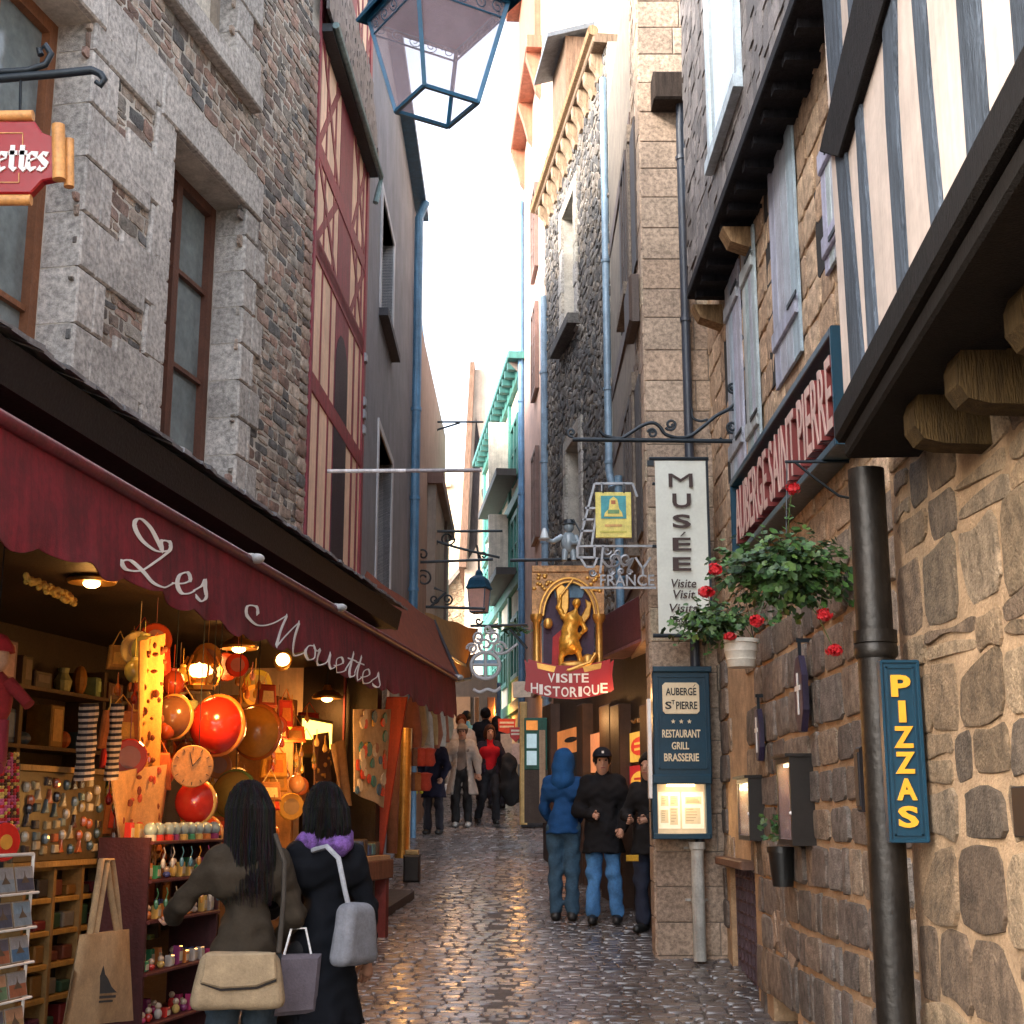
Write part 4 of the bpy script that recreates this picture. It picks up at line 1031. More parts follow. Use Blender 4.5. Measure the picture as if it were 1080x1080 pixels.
t = MB(); t.col = (.40, .40, .37); a = at(735, 888, 12.72); X = a[0]; t.tube([V(X, 12.72, z) for z in (a[2], a[2]-.06, a[2]-.065, G(12.7)+.02)], [.075, .075, .058, .058], 14)
for z in (1.75, 2.2): t.tube([V(X, 12.72, z), V(X, 12.72, z+.03)], .064, 14); t.bar(V(X-.1, 12.85, z+.015), V(X+.1, 12.85, z+.015), .02)
tag(t.build('drainpipe', m_pipe, smooth=40), 'short pale grey drainpipe standing below the blue inn board', 'drainpipe')
# ---------------------------------------------------------------- PIZZAS board
def pizza():
    Y = 4.84; f = face(Y); p = f.px; S = thing('pizza_sign', 'narrow dark teal board lettered PIZZAS in yellow on the drainpipe', 'sign', at(958, 888, Y))
    u0, v1 = p(929.5, 697); u1, v0 = p(979, 888); u0 = (u0+p(938, 888)[0])/2; u1 = (u1+p(968, 697)[0])/2
    m = MB(); m.box(f, u0, u1, v0, v1, -.03, 0, .004)
    for q in ((u0+.016, u0+.022, v0+.02, v1-.02), (u1-.022, u1-.016, v0+.02, v1-.02), (u0+.016, u1-.016, v0+.02, v0+.026), (u0+.016, u1-.016, v1-.026, v1-.02)): m.box(f, *q, 0, .006)
    m.box(f, u0-.004, u0+.006, v0, v1, -.03, .008, .002); m.box(f, u1-.006, u1+.004, v0, v1, -.03, .008, .002); m.box(f, u0, u1, v1-.008, v1+.003, -.03, .0075, .002); m.box(f, u0, u1, v0-.003, v0+.008, -.03, .0075, .002)
    m.build('board', m_blue, S)
    t = MB(); uc = (u0+u1)/2; ys = [712, 739, 766, 793, 821, 850]
    for ch, y in zip('PIZZAS', ys):
        b = p(955, y+23)[1]; d = p(955, y)[1]; hw = .012 if ch == 'I' else .034; t.text(f, ch, uc-hw, uc+hw, b, d, 0.001, .009, .035)
    t.build('lettering', mat('yellow_paint', (.72, .34, .02), .45, var=.05, bump=.02), S)
pizza()
# ---------------------------------------------------------------- long inn sign along the wall
def long_sign():
    f = R2; S = thing('inn_sign', 'long teal framed inn sign with thick burgundy letters on the stone inn', 'sign', f.pt(2, 4.2, .1))
    w = .17; un, v1 = f.px(874, 345, w); v0 = at(880, 470, f.pt(un, 0, w)[1])[2]; uf, _ = f.px(772, 566, w)
    m = MB(); m.box(f, un-.03, un, v0, v1, .0, w, .006); m.box(f, un, uf, v1-.05, v1, .02, w, .006); m.box(f, un, uf, v0, v0+.05, .02, w, .006); m.box(f, uf, uf+.03, v0, v1, 0, w, .006); m.build('frame', m_blue, S)
    m = MB(); m.col = (.62, .62, .60); m.box(f, un, uf, v0+.05, v1-.05, .02, .05); m.build('back_panel', m_plas, S)
    t = MB(); t.text(f, 'AUBERGE SAINT PIERRE', uf-.1, un+.1, v0+.13, v1-.12, .06, .15, .015); t.build('lettering', mat('burgundy_letter', (.16, .022, .02), .5, var=.1, bump=.02), S)
    t = MB(); t.text(f, 'AUBERGE SAINT PIERRE', uf-.1, un+.1, v0+.13, v1-.12, .1505, .154, .004); t.build('letter_faces', mat('letter_face', (.55, .38, .34), .5, bump=0), S)
long_sign()
# ---------------------------------------------------------------- lit menu cases and plaques on the inn wall
m_box = mat('dark_case_paint', (.018, .014, .012), .4, var=.2, bump=.1)
def case(Yn, Yf, y0, y1, w, label, lit, fr=R2):
    f = fr; u0, u1 = uY(f, Yn), uY(f, Yf); xm = 540+1500*(f.pt((u0+u1)/2, 0, w)[0])/((Yn+Yf)/2)
    mcs = mat('amber_lit_sheet', (1, 1, 1), .8, var=.1, attr=True, bump=0, em='col', es=.22); S = thing('menu_case', label, 'menu case', f.pt((u0+u1)/2, 1.5, 0), 'menu cases on the inn wall')  # amber lamp glow is put into the sheet colour and emission
    v1, v0 = f.px(xm, y0, w)[1], f.px(xm, y1, w)[1]
    m = MB(); m.box(f, u0, u1, v0, v1, .0, .03)
    m.box(f, u0, u0+.03, v0, v1, .03, w); m.box(f, u1-.03, u1, v0, v1, .03, w); m.box(f, u0+.03, u1-.03, v1-.035, v1, .03, w); m.box(f, u0+.03, u1-.03, v0, v0+.035, .03, w); m.box(f, u0-.02, u1+.02, v1, v1+.02, .0, w+.03)
    m.build('case', m_box, S)
    m = MB(); m.col = (.75, .36, .08) if lit else (.2, .12, .06); m.box(f, u0+.03, u1-.03, v0+.035, v1-.035, .03, .036)
    m.col = (.8, .42, .14); m.box(f, u0+.07, u1-.07, v0+.08, v1-.08, .036, .039); m.build('menu_sheet', mcs, S)
    g = MB(); g.box(f, u0+.03, u1-.03, v0+.035, v1-.035, w-.012, w-.008); g.build('glass_front', m_lgl, S)
    m = MB(); m.box(f, u0+.06, u1-.06, v1-.055, v1-.037, w-.06, w-.04); m.build('tube_lamp', mat('warm_tube'), S)
    m = MB(); m.ball(f.pt(u0+.015, v0+.2, w), .012, 8, 6); m.build('lock', m_white, S)
    if lit:
        l = bpy.data.lights.new('case_lamp', 'POINT'); l.energy = lit; l.color = (1, .6, .22); l.shadow_soft_size = .03; o = bpy.data.objects.new('case_lamp', l); C.objects.link(o); o.location = tuple(f.pt((u0+u1)/2, v1-.09, w*.55))
case(10.75, 11.3, 821, 886, .12, 'smaller lit menu case farther along the inn wall', .5)
case(8.95, 9.42, 799, 891, .15, 'larger lit menu case on the inn wall nearer the drainpipe', .45)
def plaque(y0, y1, xc, w, label, hw, Yp):
    f = R2; u, v1 = f.px(xc, y0, w); v0 = f.px(xc, y1, w)[1]
    S = thing('wall_plaque', label, 'plaque', f.pt(u, v0, 0), 'plaques on the inn wall')
    q = [(u-hw*.35, v0), (u+hw*.35, v0), (u+hw, v0+hw*1.0), (u+hw, v1-hw*1.0), (u+hw*.35, v1), (u-hw*.35, v1), (u-hw, v1-hw*1.0), (u-hw, v0+hw)]
    m = MB(); m.col = (.035, .025, .06); m.prism(f, q, w-.04, w, .006); m.build('plate', m_pipe, S)
    m = MB(); vc = (v0+v1)/2; m.box(f, u-.015, u+.015, vc-.13, vc+.13, w, w+.006); m.box(f, u-hw*.6, u+hw*.6, vc+.02, vc+.05, w, w+.0058); m.build('white_emblem', m_white, S)
    m = MB(); m.bar(f.pt(u, v1-.01, w-.02), f.pt(u, v1+.1, w-.02), .02); m.bar(f.pt(u, v1+.1, -.02), f.pt(u, v1+.1, w), .025); m.build('hanger', m_iron, S)
plaque(692, 773, 840, .10, 'dark violet octagonal plaque with a white emblem hanging above the larger menu case', .13, 7.7)
plaque(748, 803, 797, .08, 'small dark plaque hanging above the smaller menu case', .10, 9.6)
f = R2; u, v = f.px(907, 822, .06); m = MB(); m.col = (.012, .012, .016); m.box(f, u-.06, u+.06, v-.17, v+.17, 0, .07, .012); m.col = (.03, .03, .035); m.box(f, u-.04, u+.04, v-.14, v+.14, .07, .078, .004)
tag(m.build('meter_box', m_pipe), 'slim black box on the wall just left of the drainpipe', 'box')
f = R1; m = MB(); m.col = (.005, .005, .006); m.box(f, uY(f, 3.9), uY(f, 4.04), 2.44, 2.58, 0, .02, .004); tag(m.build('wall_box', m_black), 'dark box on the rough stone wall at the right picture edge', 'box')
# ---------------------------------------------------------------- geranium baskets
m_leaf = mat('geranium_leaf', (1, 1, 1), .5, var=.3, vs=12, bump=.2, attr=True)
m_petal = mat('geranium_petal', (.55, .012, .02), .6, var=.2, vs=20, bump=0)
def leaf(mb, c, r, nrm, roll):
    n = np.array(nrm, float); n /= np.linalg.norm(n); a = np.cross(n, V(0, 0, 1)); a /= np.linalg.norm(a)+1e-9; b = np.cross(n, a)
    a, b = a*cos(roll)+b*sin(roll), b*cos(roll)-a*sin(roll); P = [c-n*r*.1]; N = 11
    for k in range(N):
        t = -pi*.86+2*pi*.86*k/(N-1); rr = r*(1+.13*cos(5.5*t)); P.append(c+a*rr*cos(t)+b*rr*sin(t)+n*r*(.18+.06*sin(3*t)))
    mb.add(P, [[0, i, i+1] for i in range(1, N)])
def basket(c, R3_, n, lr, label, pot, flowers, hang, seed):
    r = random.Random(seed); c = np.array(c, float)
    S = thing('hanging_basket', label, 'plant', c, 'hanging geraniums')
    mb = MB(); st = MB(); st.col = (.05, .09, .02)
    for i in range(n):
        d = V(r.gauss(0, 1), r.gauss(0, 1), r.gauss(0, 1)); d /= np.linalg.norm(d); k = r.random()**.45*(1+.35*sin(d[0]*7+seed)*sin(d[2]*5+d[1]*4))
        q = c+d*np.array(R3_)*k
        if d[2] < -.2 and r.random() < .35: continue
        g = r.choice([(.028, .075, .018), (.04, .10, .022), (.055, .13, .028), (.02, .055, .02), (.075, .14, .03)]); v = r.uniform(.7, 1.25); mb.col = tuple(x*v for x in g)
        nn = d*.7+V(r.gauss(0, .4), r.gauss(0, .4)-.35, .75+r.gauss(0, .35)); leaf(mb, q, lr*r.uniform(.55, 1.2), nn, r.uniform(0, 6))
        if r.random() < .3: st.tube([c+(q-c)*.3, c+(q-c)*.65+V(0, 0, .03), q], .0025, 4)
    # trailing sprays
    for (dx, dz, k) in hang:
        e = c+V(dx, r.uniform(-.05, .05), dz); s = c+V(dx*.5, 0, .02)
        for i in range(k):
            t = (i+1)/k; q = s+(e-s)*t+V(r.gauss(0, .02), r.gauss(0, .02), .05*sin(pi*t)+r.gauss(0, .015)); v = r.uniform(.8, 1.3); mb.col = (.045*v, .11*v, .025*v)
            leaf(mb, q, lr*r.uniform(.5, .9), V(r.gauss(0, .4), -.5, .8), r.uniform(0, 6))
        st.tube([s, (s+e)/2+V(0, 0, .05), e], .003, 4)
    mb.build('foliage', m_leaf, S, smooth=180); st.build('stems', m_leaf, S)
    for (p3) in flowers:
        fm = MB(); p3 = np.array(p3, float)
        for i in range(48):
            d = V(r.gauss(0, 1), r.gauss(0, 1), r.gauss(0, 1)); d /= np.linalg.norm(d); q = p3+d*np.array([.04, .03, .028])*r.uniform(.4, 1.15)
            leaf(fm, q, .015, d, r.uniform(0, 6))
        fm.build('flower_head', m_petal, S)
        q = c+(p3-c)*.35+V(0, 0, .03); sm = MB(); sm.col = (.06, .10, .03); sm.tube([q, (q+p3)/2+V(0, 0, .04), p3], .003, 4); sm.build('flower_stem', m_leaf, S)
    if pot:
        pm = MB(); pc = np.array(pot[0], float); s = pot[1]; pm.lathe(pc, [(.0, 0), (.72*s, 0), (.74*s, .03*s), (.80*s, .35*s), (.84*s, .4*s), (.80*s, .44*s), (.86*s, .8*s), (.9*s, .85*s), (.88*s, .9*s), (.93*s, 1.25*s), (1.02*s, 1.28*s), (1.02*s, 1.48*s), (.92*s, 1.5*s), (.86*s, 1.3*s), (0, 1.28*s)], 24)
        pm.build('pot', mat('cream_glaze', (.62, .58, .50), .5, var=.12, vs=8, bump=.05), S, smooth=40)
    return S
Yb = 7.6; cb = at(828, 606, Yb)
fl = [at(x, y, Yb-.12) for x, y in ((836, 515), (798, 655), (869, 648), (755, 600), (880, 686), (745, 624))]
basket(cb, (.38, .30, .23), 1250, .029, 'large trailing geranium plant with red flowers on the nearer iron wall bracket', None, fl, [(-.43, -.02, 12), (-.36, .11, 9), (.34, .12, 9), (.31, -.12, 8), (-.12, .26, 8), (.02, .38, 9), (-.4, -.14, 9)], 3)
t = MB(); z = lambda x, y, Y=7.55: at(x, y, Y)
t.tube([z(828, 487), z(912, 487)], .009, 6); t.tube([z(838, 487), z(860, 505), z(885, 523), z(905, 527), z(910, 517), z(905, 512), z(900, 518)], .008, 6); t.tube([z(912, 480), z(912, 535)], .01, 6); t.tube([z(899, 473), z(905, 474), z(906, 484)], .006, 6)
t.tube([z(830, 487), z(829, 585)], .004, 5)
tag(t.build('plant_bracket', m_iron, smooth=60), 'thin black iron bracket holding the large geranium by the long inn sign', 'bracket')
Yp = 10.0; cp_ = at(745, 652, Yp); pc = at(782, 704, Yp)
basket(at(752, 658, Yp), (.30, .2, .16), 560, .028, 'smaller geranium in a hanging cream pot beside the inn board', (pc, .135), [at(x, y, Yp-.14) for x, y in ((770, 671), (802, 652), (745, 625))], [(-.25, -.14, 8), (.25, .0, 5), (-.05, -.25, 10), (.3, -.15, 5), (-.15, .2, 5)], 5)
t = MB(); t.tube([at(783, 690, Yp)-V(.09, 0, -.08), at(783, 615, Yp), at(783, 690, Yp)+V(.09, 0, .08)], .004, 5); t.tube([at(783, 615, Yp), at(822, 612, Yp)], .008, 6); tag(t.build('pot_hanger', m_iron), 'thin wire hanger of the cream flower pot', 'hanger')
# pot plant at the wall foot
_u, _v = R2.px(826, 935, .1); q = R2.pt(_u, _v, .1)
S = thing('wall_pot', 'small black pot of green leaves on the wall under the menu cases', 'plant', q)
m = MB(); m.col = (.012, .012, .012); m.lathe(q, [(.07, 0), (.09, .22), (.1, .22), (.1, .26), (.0, .25)], 12); m.build('pot', m_pipe, S, smooth=40)
m = MB(); r = random.Random(2)
for i in range(60): m.col = (.05*r.uniform(.6, 1.4), .11*r.uniform(.7, 1.3), .03); leaf(m, q+V(r.gauss(0, .06), r.gauss(0, .06), .3+r.random()*.16), .025, V(r.gauss(0, 1), r.gauss(0, 1)-.5, 1), r.uniform(0, 6))
m.build('foliage', m_leaf, S)
# ================================================================ shop goods
def gp(x, y, w=0): return L1.pt(*L1.px(x, y, w), w)
m_any = mat('coloured_goods', (1, 1, 1), .5, var=.2, vs=15, bump=.1, attr=True)
m_cl = mat('coloured_cloth', (1, 1, 1), .9, var=.18, vs=10, bump=.3, bs=150, attr=True)
m_shine = mat('glossy_goods', (1, 1, 1), .18, var=.1, bump=0, attr=True, coat=.5)
m_brass = mat('brass', (.75, .42, .12), .28, metal=.9, var=.15, bump=.1)
m_bulb = mat('warm_bulb', (1, .8, .5), em=(1, .58, .2), es=4, bump=0)
def point(p, e, col=(1, .46, .11), r=.06):
    l = bpy.data.lights.new('warm_point_light', 'POINT'); l.energy = e; l.color = col; l.shadow_soft_size = r
    o = bpy.data.objects.new('warm_point_light', l); C.objects.link(o); o.location = tuple(map(float, p))
rs = random.Random(21)
COLS = [(.5, .03, .03), (.6, .28, .04), (.06, .12, .3), (.5, .42, .3), (.06, .2, .1), (.3, .05, .15), (.55, .5, .42), (.1, .08, .07), (.45, .12, .05), (.1, .25, .32)]
# wall shelves with boxes at the back of the shop
S = thing('shelf_unit', 'tall brown shelves across the back wall of the souvenir shop', 'shelves', L1.pt(5, 1.0, -1.9))
m = MB(); m.col = (.12, .06, .03)
for k in range(8): m.col = (.05, .025, .012); m.box(L1, 1.0+k*1.3, 1.05+k*1.3, .8, 3.7, -2, -1.65)
m.build('uprights', m_wood, S)
for k in range(6): m = MB(); m.col = (.06, .03, .014); m.box(L1, 1.0, 11.2, 1.2+k*.45, 1.23+k*.45, -1.99, -1.62); m.build('shelf', m_wood, S)
for k in range(6):
    u = 1.3
    while u < 11.0:
        wd = rs.uniform(.14, .34); h = rs.uniform(.12, .34); m = MB(); m.col = tuple(x*rs.uniform(.2, .5) for x in rs.choice(COLS))  # palette dimmed: shade at the back of the shop put into the colours
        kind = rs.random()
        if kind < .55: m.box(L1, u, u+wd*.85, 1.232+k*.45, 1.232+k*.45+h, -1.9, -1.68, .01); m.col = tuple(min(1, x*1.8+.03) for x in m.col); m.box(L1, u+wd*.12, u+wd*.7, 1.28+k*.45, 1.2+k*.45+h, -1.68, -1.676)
        elif kind < .8: m.ball(L1.pt(u+wd/2, 1.232+k*.45+h*.4, -1.78), (wd*.35, wd*.35, h*.4), 10, 7)
        else: m.lathe(L1.pt(u+wd/2, 1.232+k*.45, -1.78), [(.03, 0), (.06, .02), (.075, h*.5), (.04, h*.8), (.05, h)], 12)
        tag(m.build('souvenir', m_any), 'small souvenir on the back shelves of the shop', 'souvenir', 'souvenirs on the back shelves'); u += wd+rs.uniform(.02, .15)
# ceiling lamps
for (x, y, w, lab) in ((97, 612, -.25, 'gold dish lamp hanging at the shop front above the magnet board'), (252, 682, -.3, 'gold dish lamp hanging behind the middle of the awning'), (345, 735, -.5, 'gold dish lamp hanging deep in the shop by the yellow lit panel')):
    c = gp(x, y, w); S = thing('pendant_lamp', lab, 'lamp', c, 'pendant lamps in the shop')
    m = MB(); m.lathe(c, [(.15, -.02), (.16, 0), (.12, .04), (.05, .07), (.03, .12), (0, .12)], 20); m.build('shade', m_brass, S, smooth=40)
    m = MB(); m.ball(c+V(0, 0, -.012), (.06, .06, .04), 10, 6); m.build('bulb', m_bulb, S)
    m = MB(); m.tube([c+V(0, 0, .1), V(c[0], c[1], 4.0)], .006, 5); m.build('cord', m_iron, S)
    point(c-V(0, 0, .14), .5 if x < 150 else 1.4)
c = gp(298, 698, -.3); S = thing('spotlight', 'round brass spotlight shining beside the middle pendant lamp', 'lamp', c); m = MB(); ax = (V(1, 0, 0), V(0, .3, .95), V(.2, -.93, .3))
m.lathe(c, [(.03, -.1), (.07, -.05), (.085, .03), (.08, .035)], 16, ax); m.build('housing', m_brass, S, smooth=40); m = MB(); m.ball(c+ax[2]*.04, (.06, .03, .06)); m.build('bulb', m_bulb, S)
point(gp(222, 716, .45), 5.8); point(gp(290, 790, -.4), 4); point(gp(165, 850, .6), 1.6); point(gp(335, 800, .4), 3.5); point(gp(400, 790, .75), 3)  # fill lights without fixtures, added to brighten the goods
# glowing brass lantern ornament
c = gp(212, 728, .02); S = thing('brass_lantern', 'ornate glowing brass lantern ornament above the big red ball', 'lantern', c); m = MB()
m.lathe(c, [(.1, 0), (.11, .03), (.07, .05), (.09, .12), (.10, .18), (.06, .25), (.02, .3)], 10)
for k in range(6): a = k*pi/3; m.tube([c+V(.11*cos(a), .11*sin(a), .03), c+V(.15*cos(a), .15*sin(a), .14), c+V(.1*cos(a), .1*sin(a), .24)], .01, 5)
m.build('body', m_brass, S); m = MB(); m.ball(c+V(0, -.03, .14), (.085, .085, .07)); m.build('bulb', mat('amber_glow', (1, .7, .3), em=(1, .5, .12), es=3, bump=0), S)
# hanging balls, drums and plates
def ball(x, y, r, w, col, col2, lab):
    c = gp(x, y, w); d = r*np.linalg.norm(c-V(0, 0, EYE))/1500
    S = thing('hanging_ball', lab, 'ball', c-V(0, 0, d), 'balls hanging at the shop front'); n = 20
    m = MB(); m.col = col; m.ball(c, d, n, 14); o = m.build('ball', m_shine, S, smooth=180)
    m = MB(); m.col = col2; m.tube([c+V(d*1.004*cos(a)*.94, -d*1.004*cos(a)*.34, d*1.004*sin(a)) for a in np.linspace(0, 2*pi, 28)], d*.10, 6, closed=True); m.build('stripe', m_shine, S, smooth=180)
    m = MB(); m.tube([c+V(0, 0, d), V(c[0], c[1], 3.9)], .003, 4); m.build('string', m_iron, S)
ball(230, 765, 30, .28, (.62, .03, .015), (.75, .25, .05), 'largest glossy red ball hanging in the middle of the shop front')
ball(271, 772, 27, .2, (.62, .27, .03), (.5, .13, .02), 'ochre yellow ball hanging right beside the largest red ball')
ball(207, 846, 22, .3, (.6, .035, .02), (.7, .4, .1), 'smaller red ball hanging below the round clock plate')
ball(248, 838, 24, .22, (.45, .30, .05), (.2, .3, .06), 'olive yellow ball hanging low beside the smaller red ball')
ball(183, 756, 22, .05, (.14, .06, .03), (.6, .3, .08), 'dark brown ball with ochre band hanging left of the largest red ball')
ball(218, 880, 18, .25, (.5, .08, .03), (.6, .3, .1), 'lowest orange red ball hanging above the trinket stand')
c = gp(203, 808, .33); d = .135; S = thing('clock_plate', 'round cream plate with clock marks hanging under the largest red ball', 'plate', c-V(0, 0, d)); fr = Free(c, V(.96, .28, 0), V(0, 0, 1), V(.28, -.96, 0))
m = MB(); m.prism(fr, [(d*cos(a), d*sin(a)) for a in np.linspace(0, 2*pi, 28)[:-1]], -.02, 0, .006); m.build('plate', m_gilt, S)
m = MB()
for k in range(12): a = k*pi/6; m.bar(fr.pt(.1*sin(a), .1*cos(a), .003), fr.pt(.12*sin(a), .12*cos(a), .003), .008, .004)
m.bar(fr.pt(0, 0, .003), fr.pt(.05, .06, .003), .008, .004); m.bar(fr.pt(0, 0, .003), fr.pt(-.02, .09, .003), .006, .004); m.build('marks', m_black, S)
# textiles
def cloth(name, lab, cat, px, w, col, fold=.02, thick=.012, n=16, group=None, deco=None):
    P = [gp(x, y, w) for x, y in px]; a, b, c_, d_ = P; M = []; nn = V(.97, -.2, 0)
    for t in (0, thick):
        for i in range(n+1):
            for j in range(n+1):
                s, r = i/n, j/n; q = (a*(1-s)+b*s)*(1-r)+(d_*(1-s)+c_*s)*r
                M.append(q+nn*(t+fold*sin(s*9+r*2)*(.4+r)))
    m = MB(); m.col = col; N = (n+1)*(n+1); F = []
    for o in (0, N): F += [[o+i*(n+1)+j, o+(i+1)*(n+1)+j, o+(i+1)*(n+1)+j+1, o+i*(n+1)+j+1] for i in range(n) for j in range(n)]
    E = [i*(n+1) for i in range(n+1)]+[n*(n+1)+j for j in range(1, n+1)]+[i*(n+1)+n for i in range(n-1, -1, -1)]+[j for j in range(n-1, 0, -1)]
    F += [[E[k], E[(k+1) % len(E)], N+E[(k+1) % len(E)], N+E[k]] for k in range(len(E))]
    m.add(M, F)
    if deco: m.mi = 0; deco(m, P, nn*(thick+fold*1.2))
    return tag(m.build(name, m_cl, smooth=60), lab, cat, group)
def specks(cols, n):
    def fn(m, P, off):
        for k in range(n):
            s, r = rs.uniform(.1, .9), rs.uniform(.05, .95); q = (P[0]*(1-s)+P[1]*s)*(1-r)+(P[3]*(1-s)+P[2]*s)*r+off*.6
            m.col = rs.choice(cols); m.ball(q, (.018*rs.uniform(.5, 1.4), .012, .02*rs.uniform(.5, 1.6)), 6, 4)
    return fn
cloth('long_scarf', 'long orange printed scarf hanging beside the striped stockings', 'scarf', [(146, 676), (172, 668), (170, 812), (138, 822)], .1, (.62, .30, .07), .03, deco=specks([(.2, .06, .02)], 26))
cloth('tee_shirt', 'pale orange printed tee shirt hanging above the trinket stand', 'shirt', [(116, 815), (176, 806), (172, 884), (120, 892)], .15, (.66, .36, .16), .025, deco=specks([(.25, .06, .03), (.6, .1, .05)], 20))
cloth('tee_shirt', 'dark tee shirt hanging between the pale shirt and the red ball', 'shirt', [(168, 815), (192, 812), (192, 872), (166, 878)], .02, (.03, .025, .03), .02)
cloth('sticker_cloth', 'hanging panel covered in colourful round patches beside the red post', 'panel', [(372, 748), (411, 748), (405, 852), (371, 835)], .35, (.50, .36, .22), .012, deco=None)
for i in range(36):
    x = 375+rs.random()*31; y = 754+rs.random()*84; c = gp(x, y, .375); m = MB(); m.col = rs.choice([(.6, .06, .03), (.05, .12, .2), (.65, .35, .05), (.6, .5, .38), (.05, .2, .2), (.3, .1, .05)]); r = rs.uniform(.04, .085)
    m.prism(Free(c, V(.2, .98, 0), V(0, 0, 1), V(.98, -.2, 0)), [(r*cos(a)*rs.uniform(.7, 1.1), r*.8*sin(a)*rs.uniform(.8, 1.1)) for a in np.linspace(0, 2*pi, 9)[:-1]], 0, .01+rs.random()*.008)
    tag(m.build('patch', m_any), 'colourful patch pinned on the hanging panel by the red post', 'patch', 'patches on the hanging panel')
for k, (x0, x1) in enumerate(((86, 104), (116, 131))):
    m = MB()
    for i in range(26):
        m.col = (.5, .38, .3) if i % 2 else (.02, .015, .02); y = 742+i*3.1; xa = x0+(131-x1 if k else 0)*0-(i*.22 if k == 0 else i*.28); m.tube([gp(xa+8, y, .22), gp(xa+8, y+3.1, .22)], (.055 if k == 0 else .04)+.004*sin(i*.6), 10)
    tag(m.build('striped_stocking', m_cl), 'wide striped stocking hanging at the shop front' if k == 0 else 'narrow striped stocking hanging next to the orange scarf', 'stocking', 'striped stockings')
# tote bag
P = [(84, 986), (136, 980), (140, 1076), (66, 1082)]
S = thing('tote_bag', 'beige cloth tote bag with a black island print hanging at the shop front', 'bag', gp(100, 1080, .5))
def pillow(px, w, col, name, par, mt, bulge=.06, n=14):
    P = [gp(x, y, w) for x, y in px]; M = []; nn = V(.55, -.83, 0)
    for sg in (1, -1):
        for i in range(n+1):
            for j in range(n+1):
                s, r = i/n, j/n; q = (P[0]*(1-s)+P[1]*s)*(1-r)+(P[3]*(1-s)+P[2]*s)*r; M.append(q+nn*sg*(.004+bulge*(sin(pi*s)*sin(pi*min(1, r*.75+.12)))**.6+.008*sin(s*11+r*3)))
    m = MB(); m.col = col; N = (n+1)**2; F = []
    for o in (0, N): F += [[o+i*(n+1)+j, o+(i+1)*(n+1)+j, o+(i+1)*(n+1)+j+1, o+i*(n+1)+j+1] for i in range(n) for j in range(n)]
    E = [i*(n+1) for i in range(n+1)]+[n*(n+1)+j for j in range(1, n+1)]+[i*(n+1)+n for i in range(n-1, -1, -1)]+[j for j in range(n-1, 0, -1)]
    F += [[E[k], E[(k+1) % len(E)], N+E[(k+1) % len(E)], N+E[k]] for k in range(len(E))]
    m.add(M, F); return m.build(name, mt, par, smooth=70), P, nn
o, P, nn = pillow(P, .5, (.46, .31, .17), 'bag_body', S, m_cl, .05)
for dx in (0, 6):
    m = MB(); m.col = (.42, .28, .15); q = [gp(94+dx, 988, .5), gp(101+dx, 945, .5), gp(107+dx, 907, .48), gp(112+dx, 907, .48), gp(117+dx, 945, .5), gp(124+dx*.4, 986, .5)]; m.tube(q, .018, 6); m.build('handle', m_cl, S, smooth=60)
m = MB(); m.col = (.02, .018, .018); cq = gp(104, 1036, .5)+nn*.062; fr = Free(cq, V(.83, .55, 0), V(0, 0, 1), nn)
m.prism(fr, [(-.08, -.05), (.08, -.05), (.05, -.02), (.03, .02), (.012, .045), (0, .09), (-.012, .045), (-.035, .015), (-.06, -.02)], 0, .004); m.box(fr, -.075, .075, -.075, -.062, 0, .004); m.box(fr, -.05, .06, -.095, -.085, 0, .004); m.build('print', m_any, S)
# magnet board
S = thing('display_board', 'brown pin board full of small magnets left of the tote bag', 'board', gp(60, 905, .1)); f = L1.off(.1); u0, v1 = L1.px(20, 812, .1); u1, v0 = L1.px(107, 905, .1)
m = MB(); m.col = (.08, .055, .025); m.box(f, u0, u1, v0, v1, -.03, 0, .006); m.build('panel', m_any, S)
m = MB(); m.col = (.3, .18, .06); m.box(f, u0-.02, u1+.02, v0-.03, v0, -.03, .02); m.box(f, u0-.02, u1+.02, v1, v1+.03, -.03, .02); m.build('trim', m_wood, S)
for i in range(54):
    u = u0+.05+(u1-u0-.1)*((i % 9)+rs.uniform(.2, .8))/9; v = v0+.04+(v1-v0-.08)*((i//9)+rs.uniform(.2, .8))/6; m = MB(); m.col = rs.choice([(.05, .08, .09), (.3, .25, .15), (.4, .34, .25), (.04, .03, .03), (.12, .16, .18), (.35, .1, .04)]); k = rs.random()
    if k < .4: m.box(f, u-.025, u+.025, v-.02, v+.025, 0, .02, .006)
    elif k < .7: m.ball(f.pt(u, v, .01), (.025, .02, .03), 8, 6)
    else: m.prism(f, [(u-.03, v-.03), (u+.03, v-.03), (u+.012, v), (u, v+.045), (u-.012, v)], 0, .02, .004)
    tag(m.build('magnet', m_shine), 'small souvenir magnet pinned on the brown display board', 'magnet', 'magnets on the display board')
